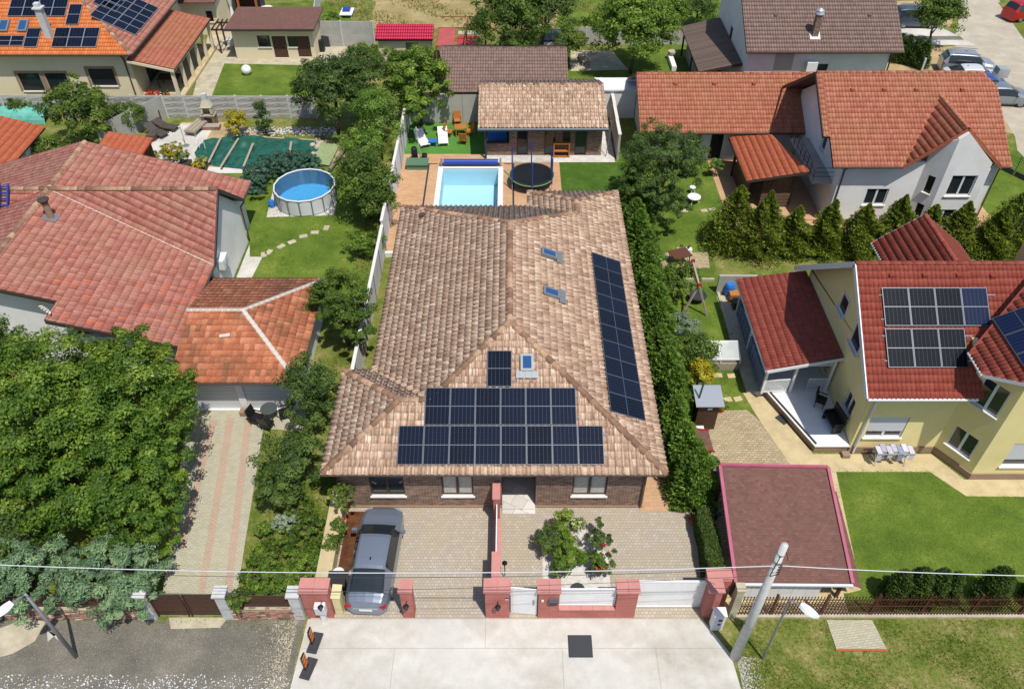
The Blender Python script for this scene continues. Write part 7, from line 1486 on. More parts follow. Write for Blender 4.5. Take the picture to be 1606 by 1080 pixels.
for x, r in ((-20.7, 0), (-14.45, 1), (-11.35, 0), (-8.5, 0)):
    mb = MB(); mb.box((x - .2, 15.72, 0), (x + .2, 16.12, 1.75)); mb.box((x - .26, 15.66, 1.75), (x + .26, 16.18, 1.85)); mb.build('post', M['pillarconc'], SF)
BG = thing('wooden_gate', 'dark brown horizontal slat double gate between white posts', 'gate', (-12.9, 15.9, 0))
for a, b in ((-14.22, -12.95), (-12.88, -11.58)):
    for k in range(8): mb = MB(); mb.box((a, 15.88, .1 + k * .2), (b, 15.91, .1 + k * .2 + .17)); mb.build('slat', M['darkwood'], BG)
    mb = MB(); mb.box((a, 15.83, .05), (a + .05, 15.875, 1.72)); mb.box((b - .05, 15.83, .05), (b, 15.875, 1.72)); mb.build('gate_frame', M['darkwood'], BG)
BG2 = thing('wooden_gate', 'dark brown slat gate at the left edge beside the blue meter', 'gate', (-21.5, 15.9, 0))
for k in range(8): mb = MB(); mb.box((-21.1, 15.88, .1 + k * .2), (-20.95, 15.91, .27 + k * .2)); mb.build('slat', M['darkwood'], BG2)
mb = MB(); mb.box((-19.75, 15.45, .9), (-19.45, 15.7, 1.2)); tag(mb.build('meter_box', mat('blue_grey_box', '#6a7a92', .5)), 'small blue grey meter box on the stone wall behind the street lamp', 'box')

# ================================================================ house with solar panels, far left
H5 = thing('panel_roof_house', 'cream house with orange hipped roof covered in solar panels', 'house', (-34, 65, 0))
z5 = 4.0; C5 = g(205, 86, z5); yE5 = C5.y; xE5 = C5.x; s5 = .5
oF, uF, vF, nF = plane_basis([(-45, yE5, z5), (xE5, yE5, z5), (xE5 - 8, yE5 + 8, z5 + 8 * s5)])
hip = (xE5 - 9, yE5 + 9, z5 + 9 * s5)
tile_roof(H5, [[(-50, yE5, z5), (xE5, yE5, z5), hip, (-50, yE5 + 9, z5 + 9 * s5)]], 'wave', .2, .37, M['sheet_amber'], seed=51, mass='roof_sheet', jitter=0)
tile_roof(H5, [[(xE5, yE5, z5), (xE5, yE5 + 22, z5), (xE5 - 9, yE5 + 22, z5 + 9 * s5), hip]], 'wave', .2, .37, M['tile_red'], seed=52, mass='roof_sheet', jitter=0)
caps(H5, (xE5, yE5, z5), hip, M['cap_brown'], r=.14, step=.4)
gutter(H5, (-45, yE5 - .05, z5), (xE5, yE5 - .05, z5), M['gutterdark'], r=.08); gutter(H5, (xE5 + .05, yE5, z5), (xE5 + .05, yE5 + 22, z5), M['gutterdark'], r=.08)
yw = yE5 + .7; ops = []
def opn(u0, v0, u1, v1, x_left, y, kind):
    a = onwall(u0, v0, y); b = onwall(u1, v1, y); return (min(a.x, b.x) - x_left, max(a.x, b.x) - x_left, min(a.z, b.z), max(a.z, b.z), kind)
ops = [opn(38, 143, 60, 115, -50, yw, 'dk1'), opn(80, 143, 102, 115, -50, yw, 'dk1'), opn(146, 135, 176, 108, -50, yw, 'dk1')]
facade(H5, (-50, yw), (xE5 - .6, yw), 0, 3.95, ops, M['cream'])
for o_ in ops: mb = MB(); F = frame_at((-50, yw), (-20, yw)); boxf(mb, F, o_[0] - .18, o_[1] + .18, o_[3] + .01, o_[3] + .2, -.03, 0); boxf(mb, F, o_[0] - .2, o_[0] - .01, o_[2], o_[3], -.03, 0); boxf(mb, F, o_[1] + .01, o_[1] + .2, o_[2], o_[3], -.03, 0); mb.build('window_surround', M['brownplinth'], H5)
facade(H5, (xE5 - .6, yw + .25), (xE5 - .6, yE5 + 21), 0, 3.95, [(2, 5, .2, 2.4, 'dk2'), (7, 9, .2, 2.4, 'dk2')], M['cream'])
downpipe(H5, [(xE5 - .9, yE5 + .05, 3.9), (xE5 - 1.0, yw - .05, 3.4), (xE5 - 1.0, yw - .05, .1)], M['gutterdark'], .06)
def arr(root, u, v, o_, n_, uu, vv, cols, rows, w, l, **kw):
    p = onpl(u, v, o_, n_)
    for i in range(cols):
        for j in range(rows): panel(root, p + uu * (i * (w + .02)) + vv * (j * (l + .03)), uu, vv, w, l, nx=4, ny=8, **kw)
K5 = dict(frame='alu', cell='cell')
arr(H5, 13, 28, oF, nF, uF, vF, 4, 1, 1.12, 1.72, **K5); arr(H5, 104, 41, oF, nF, uF, vF, 1, 1, 1.0, 2.0, **K5); arr(H5, 82, 76, oF, nF, uF, vF, 3, 1, 1.14, 1.85, **K5); arr(H5, 38, 76, oF, nF, uF, vF, 1, 1, 1.05, 1.8, **K5); arr(H5, -4, 74, oF, nF, uF, vF, 2, 1, 1.0, .95, **K5)
oE, uE5, vE5, nE5 = plane_basis([(xE5, yE5, z5), (xE5, yE5 + 20, z5), (xE5 - 8, yE5 + 10, z5 + 4)])
p = onpl(212, 58, oE, nE5)
for i in range(5):
    for j in range(2): panel(H5, p + uE5 * (i * 1.14) + vE5 * (j * 1.75), uE5, vE5, 1.12, 1.72, nx=4, ny=8, **K5)
p = onpl(180, 22, oE, nE5)
for i in range(3): panel(H5, p + uE5 * (i * 1.14), uE5, vE5, 1.12, 1.72, nx=4, ny=8, **K5); 
for (u, v) in ((-2, 52), (28, 52)): skylight(H5, onpl(u, v, oF, nF), uF, vF, .75, 1.1, apron=False)
pc = onpl(78, 58, oF, nF); mb = MB(); mb.box((pc.x - .25, pc.y - .25, pc.z - .4), (pc.x + .25, pc.y + .25, pc.z + 2.2)); mb.build('chimney', M['pillarconc'], H5); mb = MB(); mb.box((pc.x - .35, pc.y - .35, pc.z + 2.2), (pc.x + .35, pc.y + .35, pc.z + 2.3)); mb.box((pc.x - .2, pc.y - .2, pc.z + 2.3), (pc.x + .2, pc.y + .2, pc.z + 2.6)); mb.build('chimney_cap', M['shutter'], H5)
# terrace
T1 = g(208, 95, 3.4); T2 = g(272, 110, 2.7); T3 = g(330, 30, 2.7); xa, xb = xE5 - .55, (T2.x + T3.x) / 2
tile_roof(H5, [[(xb, T2.y, 2.7), (xb, T3.y, 2.7), (xa, T3.y, 3.5), (xa, T2.y, 3.5)]], 'wave', .2, .37, M['sheet_orange'], seed=53, mass='roof_sheet', jitter=0)
mb = MB(); mb.bar((xa, T2.y - .03, 3.4), (xb, T2.y - .03, 2.6), .08, .2); mb.bar((xb - .1, T2.y, 2.55), (xb - .1, T3.y, 2.55), .1, .2); mb.build('beam', M['cream'], H5)
n5 = 5
for i in range(n5 + 1):
    y = T2.y + .2 + (T3.y - T2.y - .4) * i / n5; mb = MB(); mb.box((xb - .4, y - .12, 0), (xb - .16, y + .12, 2.5)); mb.build('pillar', M['cream'], H5)
mb = MB(); mb.box((xa, T2.y + .1, .02), (xb - .05, T3.y, .25)); mb.build('terrace_floor', M['pathbuff'], H5)
mb = MB(); mb.box((xa + .4, T2.y + .12, .25), (xb - .42, T2.y + .22, .75)); mb.build('low_wall', M['cream'], H5)
for k, (dx, c) in enumerate(((.9, 'lf_red'), (1.5, 'lf_red'), (2.2, 'lf_mid'))):
    me, cc = leaf_cloud('flowers', [((0, 0, 0), (.3, .2, .2))], 120, .12, M[c], 900 + k, clumps=8); t = thing('flower_box', ['red flowers at the left end of the cream terrace front', 'red flowers in the middle of the cream terrace front', 'green plant at the right end of the cream terrace front'][k], 'flowers', (xa + dx, T2.y + .0, .8)); me.transform(Matrix.Translation((0, 0, 0))); link('flowers', me, t, local=True); mb = MB(); mb.box((-.3, -.12, -.25), (.3, .12, -.02)); mb.build('trough', M['terracotta'], t, local=True)
t = thing('terrace_table', 'dark table inside the cream terrace', 'table', (xa + 1.8, T2.y + 2.5, .25)); mb = MB(); mb.box((-.9, -.6, .7), (.9, .6, .76)); mb.build('tabletop', M['darkwood'], t, local=True)
for sx in (-.8, .8):
    for sy in (-.5, .5): mb = MB(); mb.box((sx - .04, sy - .04, 0), (sx + .04, sy + .04, .7)); mb.build('leg', M['darkwood'], t, local=True)
# building behind the terrace
H14 = thing('cream_building', 'cream building corner with curtained porch at the top edge', 'building', (-24, 76, 0))
e1 = g(275, 0, 3.3); e2 = g(335, 3, 3.3); mb = MB(); mb.slab([(e1.x, e1.y - .3, 3.2), (e2.x, e1.y - .3, 3.2), (e2.x, e1.y + 6, 4.5), (e1.x, e1.y + 6, 4.5)], .12); mb.build('roof', M['shingle_brown'], H14)
facade(H14, (e1.x - 2, e1.y + .3), (e2.x - .2, e1.y + .3), 0, 3.1, [(4.3, 4.9, 1.2, 2.2, 'dk1')], M['cream']); facade(H14, (e2.x - .2, e1.y + .55), (e2.x - .2, e1.y + 6), 0, 3.1, [], M['cream'])
t = thing('porch', 'dark porch with brick posts and tied white curtain', 'porch', g(370, 20)); 
q = g(350, 35); mb = MB(); mb.box((q.x, q.y + 2.5, 0), (q.x + 3.5, q.y + 2.6, 2.6)); mb.build('back_wall', M['darkwood'], t)
mb = MB(); mb.slab([(q.x - .3, q.y, 2.8), (q.x + 3.7, q.y, 2.8), (q.x + 3.7, q.y + 3, 3.2), (q.x - .3, q.y + 3, 3.2)], .1); mb.build('roof', M['shingle_brown'], t)
for x in (0.0, 1.7, 3.4): mb = MB(); mb.box((q.x + x, q.y + .1, 0), (q.x + x + .18, q.y + .28, 2.7)); mb.build('post', M['terracotta'], t)
mb = MB(); mb.lathe((q.x + 1.0, q.y + .2, .3), [(.25, 0), (.1, 1.1), (.35, 2.2), (.4, 2.3)], 10); mb.build('curtain', M['white'], t)
# outbuilding
H15 = thing('garden_outbuilding', 'cream flat-roofed outbuilding with two brown doors and red roof edge', 'building', (-20, 70, 0))
yo = g(450, 93).y; x0, x1 = g(378, 93).x - .3, g(497, 93).x
facade(H15, (x0, yo), (x1, yo), 0, 2.7, [opn(406, 74, 422, 56, x0, yo, 'dk1'), opn(432, 91, 447, 57, x0, yo, 'plain door'), opn(453, 74, 463, 57, x0, yo, 'dk1'), opn(469, 90, 484, 57, x0, yo, 'plain door')], M['cream'])
facade(H15, (x1, yo + .25), (x1, yo + 4), 0, 2.7, [], M['cream']); facade(H15, (x1 - .25, yo + 4), (x0 + .25, yo + 4), 0, 2.7, [], M['cream']); facade(H15, (x0, yo + 4), (x0, yo + .25), 0, 2.7, [], M['cream'])
mb = MB(); mb.slab([(x0 - .4, yo - .6, 2.85), (x1 + .3, yo - .6, 2.85), (x1 + .3, yo + 4.3, 2.95), (x0 - .4, yo + 4.3, 2.95)], .14); mb.build('roof', M['shingle_brown'], H15); mb = MB(); mb.box((x0 - .42, yo - .66, 2.72), (x1 + .32, yo - .6, 2.9)); mb.build('fascia', M['fascia'], H15)
# pergola with swing seats
t = thing('garden_pergola', 'dark brown slatted pergola with hanging white chairs', 'pergola', g(365, 82)); q = g(348, 84); w = 2.6
for x in (0, w):
    for y in (0, 1.6): mb = MB(); mb.box((q.x + x - .06, q.y + y - .06, 0), (q.x + x + .06, q.y + y + .06, 2.2)); mb.build('post', M['darkwood'], t)
for i in range(9): mb = MB(); mb.box((q.x - .3 + i * .4, q.y - .4, 2.2), (q.x - .24 + i * .4, q.y + 2.0, 2.32)); mb.build('slat', M['darkwood'], t)
for y in (0, 1.6): mb = MB(); mb.box((q.x - .4, q.y + y - .05, 2.05), (q.x + w + .4, q.y + y + .05, 2.19)); mb.build('beam', M['darkwood'], t)
for k, x in enumerate((.8, 1.8)):
    tt = thing('hanging_chair', ['round white rattan chair hanging in the pergola, left one', 'round white rattan chair hanging in the pergola, right one'][k], 'hanging chair', (q.x + x, q.y + .8, 0)); mb = MB(); mb.lathe((0, 0, .4), [(.2, 0), (.42, .2), (.46, .5), (.4, .55)], 12); mb.build('seat', M['shutter'], tt, local=True); mb = MB(); mb.tube((0, 0, .9), (0, 0, 2.1), .015); mb.build('rope', M['white'], tt, local=True)
for k, (u, v, lb) in enumerate(((503, 80, 'dark covered barbecue beside the cream outbuilding corner'), (512, 72, 'grey folded furniture beside the covered barbecue'))):
    p = g(u, v); mb = MB(); mb.hexa([(p.x - .4, p.y - .3, 0), (p.x + .4, p.y - .3, 0), (p.x + .4, p.y + .3, 0), (p.x - .4, p.y + .3, 0), (p.x - .3, p.y - .2, 1.0), (p.x + .35, p.y - .25, .9), (p.x + .3, p.y + .2, 1.0), (p.x - .3, p.y + .25, .9)]); tag(mb.build('barbecue' if k == 0 else 'furniture_stack', M['black' if k == 0 else 'darkgrey']), lb, 'barbecue' if k == 0 else 'furniture')
mb = MB(); p = g(388, 117); bm = bmesh.new(); bmesh.ops.create_icosphere(bm, subdivisions=3, radius=.42); bmesh.ops.translate(bm, verts=bm.verts, vec=(p.x, p.y, .42)); me = bpy.data.meshes.new('ball'); bm.to_mesh(me); bm.free(); me.materials.append(M['white']); me.polygons.foreach_set('use_smooth', [True] * len(me.polygons)); tag(link('garden_ball', me), 'large white ball lying on the far left lawn', 'ball')
mb = MB(); p = g(458, 20); mb.lathe((0, 0, 0), [(.3, 0), (.55, .12), (.5, .25), (.2, .28)], 14); o = mb.build('float', mat('magenta_plastic', '#a02c8c', .5)); o.location = p; o.scale = (2.0, 1.0, 1); tag(o, 'magenta inflatable float lying on the far lawn', 'float')
t = thing('garden_set', 'white sun chair with towels at the far concrete fence', 'chair', g(545, 24)); mb = MB(); mb.box((-.6, -.9, .3), (.6, .9, .38)); mb.build('seat', M['white'], t, local=True); mb = MB(); mb.box((-.4, -.2, .38), (.3, .6, .6)); mb.build('towel', M['bluemetal'], t, local=True)
for sx in (-.5, .5):
    for sy in (-.8, .8): mb = MB(); mb.box((sx - .03, sy - .03, 0), (sx + .03, sy + .03, .3)); mb.build('leg', M['white'], t, local=True)
t = thing('table_set', 'white covered table with dark seats near the far lawn corner', 'table', g(420, 24)); mb = MB(); mb.lathe((0, 0, 0), [(.7, 0), (.62, .7), (.6, .74)], 12); mb.build('tablecloth', M['white'], t, local=True); mb = MB(); mb.box((-.9, .4, 0), (-.3, .9, 1.5)); mb.build('seat', M['darkgrey'], t, local=True)
# fences at the left
precast_fence('rough textured concrete fence behind the covered pool terrace', (-41.5, 57.9), (-15.3, 57.7), h=1.85, rows=4, seed=3)
precast_fence('smooth grey concrete fence closing the left end of the white terrace', (-30.2, 52.9), (-27.0, 57.7), h=1.9, rows=3, textured=False, m='greywall', bay=2.6)
# green tunnel and small roofs
t = thing('poly_tunnel', 'teal netting tunnel beside the small orange roof', 'tunnel', (-41, 56, 0)); p0 = g(-10, 190); p1 = g(78, 188); K = 10; mb = MB()
for i in range(6):
    for k in range(K):
        a = pi * k / K; b = pi * (k + 1) / K; xa_, xb_ = p0.x + (p1.x - p0.x) * i / 6, p0.x + (p1.x - p0.x) * (i + 1) / 6
        mb.poly([(xa_, p0.y + .5 + 1.0 * cos(a), 1.0 * sin(a)), (xb_, p0.y + .5 + 1.0 * cos(a), 1.0 * sin(a)), (xb_, p0.y + .5 + 1.0 * cos(b), 1.0 * sin(b)), (xa_, p0.y + .5 + 1.0 * cos(b), 1.0 * sin(b))])
mb.build('cover', mat('teal_net', '#4f9a8c', .6, '#69b0a2', 2), t)
H6 = thing('small_orange_house', 'outbuilding at the left edge with bright orange sheet roof', 'building', (-38, 50, 0)); a = g(8, 262, 2.6); b = g(72, 206, 2.6); c = g(0, 178, 3.4)
x6 = (a.x + b.x) / 2; tile_roof(H6, [[(x6, a.y, 2.6), (x6, b.y + .6, 2.6), (x6 - 6, b.y + .6, 4.4), (x6 - 6, a.y, 4.4)]], 'flat', .22, .45, M['sheet_bright'], seed=61, lift=.02, mass='roof_sheet', jitter=0)
facade(H6, (x6 - .4, a.y + .3), (x6 - .4, b.y + .2), 0, 2.5, [], M['whitewall']); facade(H6, (x6 - 6, a.y + .3), (x6 - .65, a.y + .3), 0, 2.5, [], M['whitewall'])
H16 = thing('small_shed', 'small shed with orange sheet roof and red edge beside the white terrace', 'shed', (-27, 51, 0)); q = [g(162, 232, 2.5), g(219, 249, 2.3), g(239, 217, 2.3), g(176, 204, 2.5)]
xa, xb = (q[0].x + q[3].x) / 2, (q[1].x + q[2].x) / 2; tile_roof(H16, [[(xb, q[1].y, 2.3), (xb, q[2].y, 2.3), (xa, q[2].y, 2.8), (xa, q[1].y, 2.8)]], 'flat', .21, .42, M['sheet_bright'], seed=62, lift=.02, mass='roof_sheet', jitter=0)
wallbox(H16, xa + .2, q[1].y + .4, xb - .2, q[2].y - .1, 0, 2.25, M['darkwood']); mb = MB(); mb.bar((xb + .02, q[1].y, 2.28), (xb + .02, q[2].y, 2.28), .05, .14); mb.build('edge_trim', M['red'], H16)
H17 = thing('small_canopy', 'flat orange canopy edge behind the rear gable of the pinkish roof', 'canopy', (-18, 43.5, 0)); q = [g(285, 275, 2.6), g(347, 277, 2.6), g(337, 292, 2.6)]; mb = MB(); mb.slab([(q[0].x, q[2].y, 2.6), (q[2].x, q[2].y, 2.6), (q[1].x, q[1].y, 2.6), (q[0].x, q[0].y, 2.6)], .08); mb.build('roof', mat('orange_canopy', '#b5663c', .7), H17)
for dx in (.3, 2.2): mb = MB(); mb.box((q[0].x + dx, q[2].y + .2, 0), (q[0].x + dx + .1, q[2].y + .3, 2.5)); mb.build('post', M['darkwood'], H17)
# loungers, fireplace, table on the white terrace
for (u, v, rz, lb) in ((247, 212, R(60), 'dark rattan lounger against the grey fence, lower one'), (262, 203, R(75), 'dark rattan lounger on the white terrace, nearer the fireplace')): lounger(lb, g(u, v), rz, mat('rattan', '#4a423e', .7) if 'rattan' not in bpy.data.materials else bpy.data.materials['rattan'], 'dark rattan loungers')
p = g(243, 196); mb = MB(); mb.box((p.x - .5, p.y - .4, 0), (p.x + .4, p.y + .5, .45)); mb.box((p.x - .5, p.y + .5, 0), (p.x + .4, p.y + .65, .95)); tag(mb.build('rattan_sofa', bpy.data.materials['rattan']), 'dark rattan armchair in the corner of the grey fence', 'armchair')
p = g(240, 218); mb = MB(); mb.box((p.x - .35, p.y - .35, 0), (p.x + .35, p.y + .35, .42)); tag(mb.build('rattan_stool', bpy.data.materials['rattan']), 'square dark rattan stool at the foot of the grey fence', 'stool')
t = thing('garden_fireplace', 'brick garden barbecue fireplace with chimney against the rough concrete fence', 'fireplace', g(331, 196))
mb = MB(); mb.box((-.5, -.3, 0), (-.3, .4, .8)); mb.box((.3, -.3, 0), (.5, .4, .8)); mb.box((-.55, -.35, .8), (.55, .45, .9)); mb.build('base', M['brick'], t, local=True); mb = MB(); mb.hexa([(-.45, -.25, 1.0), (-.3, -.25, 1.0), (-.3, .4, 1.0), (-.45, .4, 1.0), (-.4, -.2, 1.5), (-.25, -.2, 1.5), (-.25, .4, 1.5), (-.4, .4, 1.5)]); mb.hexa([(.3, -.25, 1.0), (.45, -.25, 1.0), (.45, .4, 1.0), (.3, .4, 1.0), (.25, -.2, 1.5), (.4, -.2, 1.5), (.4, .4, 1.5), (.25, .4, 1.5)]); mb.box((-.45, .2, .9), (.45, .4, 1.5)); mb.hexa([(-.45, -.25, 1.5), (.45, -.25, 1.5), (.45, .4, 1.5), (-.45, .4, 1.5), (-.2, 0, 2.0), (.2, 0, 2.0), (.2, .3, 2.0), (-.2, .3, 2.0)]); mb.build('hood', M['oldconcrete'], t, local=True); mb = MB(); mb.box((-.18, .02, 2.0), (.18, .28, 2.5)); mb.build('chimney', M['pillarconc'], t, local=True); mb = MB(); mb.box((-.9, -.9, 0), (.9, -.3, .3)); mb.build('hearth', M['brick'], t, local=True)
t = thing('wood_planter', 'long grey wooden planter table on the white terrace', 'table', g(310, 205), R(-15)); mb = MB(); mb.box((-.45, -1.0, .35), (.45, 1.0, .45)); mb.build('top', M['greywood'], t, local=True)
for sx in (-.38, .38):
    for sy in (-.9, .9): mb = MB(); mb.box((sx - .05, sy - .05, 0), (sx + .05, sy + .05, .35)); mb.build('leg', M['greywood'], t, local=True)
for sx in (-.3, 0, .3): mb = MB(); mb.box((sx - .12, -.95, .455), (sx + .1, .95, .5)); mb.build('board', M['greywood'], t, local=True)
# covered pool
CPL = thing('covered_pool', 'oval garden pool under a wrinkled dark green cover with pale boards', 'swimming pool', (-19, 52.5, 0))
rng = np.random.default_rng(5); outl = [g(u, v) for u, v in ((305, 240), (318, 222), (345, 217), (372, 213), (400, 215), (440, 218), (495, 221), (509, 238), (508, 262), (470, 268), (425, 268), (380, 266), (340, 262), (310, 252))]
cx = sum(p.x for p in outl) / len(outl); cy = sum(p.y for p in outl) / len(outl); vs = []; nR, nA = 30, 150
for i in range(nR + 1):
    for k in range(nA):
        f = k / nA * len(outl); a = outl[int(f) % len(outl)]; b = outl[(int(f) + 1) % len(outl)]; q = a.lerp(b, f - int(f)); t_ = i / nR; x = cx + (q.x - cx) * t_; y = cy + (q.y - cy) * t_
        z = .12 + .10 * sin(x * 2.1 + 1.5 * sin(y * 1.7)) * (1 - t_ * .5) + .06 * sin(y * 5 + x * 3 + sin(x * 4)) + .03 * sin(x * 9 - y * 4) - (.1 if t_ > .96 else 0) + .05 * (1 - t_); vs.append((x, y, max(.03, z)))
fs = [(i * nA + k, i * nA + (k + 1) % nA, (i + 1) * nA + (k + 1) % nA, (i + 1) * nA + k) for i in range(nR) for k in range(nA)]
mb = MB(); mb.mesh(vs, fs); mb.build('cover', mat('green_cover', '#14443c', .5, '#22604f', 2.5), CPL, smooth=True)
for (u0, v0, u1, v1) in ((327, 255, 346, 217), (346, 262, 374, 217), (382, 261, 397, 225), (454, 241, 457, 222)):
    a = g(u0, v0, .3); b = g(u1, v1, .3); mb = MB(); mb.bar(a, b, .16, .05); mb.build('board', M['greywood'], CPL)
for i in range(9):
    p = g(rng.uniform(490, 512), rng.uniform(222, 245)); mb = MB(); mb.lathe((p.x, p.y, 0), [(.15, 0), (.28, .12), (.2, .28), (.05, .33)], 7); tag(mb.build('rock', M['oldconcrete']), 'rounded pale rock holding down the right end of the green pool cover', 'rock', 'rocks at the pool cover')
t = thing('log', 'long grey pipe lying on the grass behind the round pool', 'pipe', g(520, 255)); mb = MB(); mb.tube(g(517, 266, .25), g(546, 226, .3), .14, .12, 10); mb.build('pipe', M['barkgrey'], t)
mb = MB(); a = g(497, 262); b = g(520, 232); mb.slab([(a.x - .2, a.y, .3), (a.x + .9, a.y, .15), (b.x + .6, b.y, .2), (b.x - .7, b.y, .5)], .05); tag(mb.build('tarpaulin', mat('olive_sheet', '#7c8a5e', .6, '#93a076', 4)), 'folded olive sheet beside the rocks at the pool cover', 'tarpaulin')
t = thing('pool_ladder', 'bent white pool ladder at the left end of the green cover', 'ladder', g(318, 235))
for dx in (-.2, .2): mb = MB(); mb.tube((dx, 0, 0), (dx, .1, .8), .025); mb.tube((dx, .1, .8), (dx + .1, -.5, .8), .025); mb.build('rail', M['white'], t, local=True)
# round pool
RPL = thing('round_pool', 'round above-ground pool with white panels and blue water', 'swimming pool', (-13.9, 46.1, 0)); c = Vector((-13.9, 46.1, 0)); r = 2.0; n = 16
for i in range(n):
    a = 2 * pi * i / n; b = 2 * pi * (i + 1) / n; mb = MB(); K = 3
    for k in range(K):
        a1 = a + (b - a) * k / K; b1 = a + (b - a) * (k + 1) / K; mb.hexa([c + Vector((r * cos(q) * s, r * sin(q) * s, z)) for z in (.08, 1.15) for q, s in ((a1, 1), (b1, 1), (b1, .985), (a1, .985))])
    mb.build('panel', M['gutterwhite'], RPL); mb = MB(); p = c + Vector((r * 1.03 * cos(a), r * 1.03 * sin(a), 0)); mb.tube(p, p + Vector((0, 0, 1.2)), .04, n=6); mb.bar(p, c + Vector((r * 1.1 * cos(a), r * 1.1 * sin(a), .02)), .06); mb.build('post', M['steel'], RPL)
    mb = MB(); mb.tube(c + Vector((r * 1.01 * cos(a), r * 1.01 * sin(a), 1.2)), c + Vector((r * 1.01 * cos(b), r * 1.01 * sin(b), 1.2)), .055, n=8); mb.build('rim', M['gutterwhite'], RPL)
M['liner_blue'] = mat('liner_blue', '#5aa2d0', .5, '#66aed8', 4)
mb = MB(); K = 48; up = [c + Vector((r * .985 * cos(2 * pi * i / K), r * .985 * sin(2 * pi * i / K), 1.18)) for i in range(K)]; lo = [Vector((p.x, p.y, .06)) for p in up]
for i in range(K): mb.poly([up[i], up[(i + 1) % K], lo[(i + 1) % K], lo[i]])
mb.poly(lo); mb.build('liner', M['liner_blue'], RPL); mb = MB(); mb.poly([Vector((p.x, p.y, 1.15)) for p in up]); mb.build('water', water('round_pool_water', (.72, .9, .98), 4), RPL)
mb = MB(); p = c + Vector((-1.6, -.9, 0)); mb.tube(p + Vector((0, 0, .2)), p + Vector((0, 0, 1.5)), .025); mb.tube(p + Vector((.2, -.3, .2)), p + Vector((.2, -.3, 1.5)), .025); mb.bar(p + Vector((0, 0, .9)), p + Vector((.2, -.3, .9)), .03); mb.build('ladder', M['steel'], RPL)
p = c + Vector((-2.2, -.8, 0)); mb = MB(); mb.lathe((p.x, p.y, 0), [(.2, 0), (.22, .3), (.15, .5)], 10); tag(mb.build('pool_pump', M['blueplastic']), 'blue filter pump beside the round pool', 'pump')
# pots near the covered pool
for k, (u, v, lb) in enumerate(((293, 265, 'dark square pot with small tree beside the white terrace edge'), (318, 268, 'dark square pot with yellow-green plant at the pool corner'))):
    t = thing('potted_plant', lb, 'potted plant', g(u, v)); mb = MB(); mb.hexa([(-.3, -.3, 0), (.3, -.3, 0), (.3, .3, 0), (-.3, .3, 0), (-.4, -.4, .55), (.4, -.4, .55), (.4, .4, .55), (-.4, .4, .55)]); mb.build('pot', M['fascia'], t, local=True)
    me, cc = leaf_cloud('foliage', [((0, 0, .9 if k == 0 else .7), (.5, .5, .5 if k == 0 else .25))], 500, .13, M['lf_mid' if k == 0 else 'lf_yellow'], 30 + k, clumps=16); link('foliage', me, t, local=True)
p = g(278, 248, .25); mb = MB(); mb.lathe((p.x, p.y, 0), [(.1, 0), (.14, .15), (.02, .3)], 10); tag(mb.build('globe_lamp', M['white']), 'small white globe lamp at the foot of the round green bush', 'lamp')
mb = MB(); p = g(292, 229); mb.tube((p.x, p.y, 0), (p.x - .25, p.y + .5, 1.3), .025); mb.lathe((p.x, p.y, 0), [(.25, 0), (.25, .06)], 10); tag(mb.build('parasol_stand', M['steel']), 'thin grey parasol stand on the white terrace', 'stand')

# ================================================================ trees and shrubs
def tree(label, u, v, z, rx, rz, n, m, seed, size=.2, trunk=None, group=None, ry=None, extra=(), name='tree', clumps=None, **kw):
    p = g(u, v, z); ry = ry or rx; bl = [((0, 0, z), (rx, ry, rz))] + [((dx, dy, z + dz), (r_, r_, r2)) for dx, dy, dz, r_, r2 in extra]
    tall = z > 1.3; return plant(name, label, 'tree' if name == 'tree' else 'shrub', (p.x, p.y), bl, n, size, m, seed, trunk=trunk or ((z + rz * .3, .06 + rx * .03) if tall else (z, .04)), group=group, clumps=clumps or max(30, int(22 * rx * rz + 24)), crough=kw.pop('crough', .2 if rx > 2 else .28), **kw)
T = 'large green trees in the front garden'
tree('huge bright green tree filling the left edge behind the blue-green shrubs', 50, 640, 4.6, 3.5, 2.6, 46000, 'lf_bright', 1, .15, crough=.15, clumps=330, extra=((-2.2, 1.5, .5, 2.6, 2.0), (1.5, -2.2, -1.0, 2.4, 1.8)))
tree('huge bright green tree leaning over the striped driveway', 198, 648, 4.0, 2.8, 2.3, 42000, 'lf_bright', 2, .145, crough=.16, clumps=300, extra=((1.3, .9, -.5, 1.5, 1.2), (-.8, 2.2, .6, 1.9, 1.4), (1.2, -1.6, -.8, 2.0, 1.6)))
tree('dense green tree between the two huge crowns and the juniper shrubs', 165, 760, 2.9, 2.7, 2.1, 34000, 'lf_bright', 3, .14, crough=.16, clumps=260, tintr=(0, .85), extra=((1.6, -.6, -.4, 1.8, 1.4), (-2.2, .2, 0, 2.0, 1.6)))
tree('green leafy tree in the bottom left garden near the frame edge', 30, 780, 2.4, 2.3, 1.8, 17000, 'lf_mid', 4, .15)
tree('small yellow-green bush under the huge tree beside the driveway', 245, 838, 1.0, 1.0, .9, 3500, 'lf_bright', 5, .13, name='shrub', tintr=(.4, 1))
tree('blue-green spreading juniper hanging over the stone wall', 180, 905, 1.4, 2.0, 1.25, 22000, 'lf_juniper', 6, .15, name='shrub', aspect=3, crough=.14, clumps=190, jag=.02, extra=((.9, -.6, -.2, 1.2, .9), (-.9, .3, .1, 1.3, 1.0)))
tree('blue-green spreading juniper at the left edge behind the street lamp', 50, 900, 1.4, 2.0, 1.25, 20000, 'lf_juniper', 7, .15, name='shrub', aspect=3, crough=.14, clumps=180, jag=.02, extra=((-1.2, .3, -.1, 1.4, 1.0),))
tree('small dark green bush on the wooden gate post', 375, 940, 1.45, .45, .35, 900, 'lf_mid', 8, .1, name='shrub')
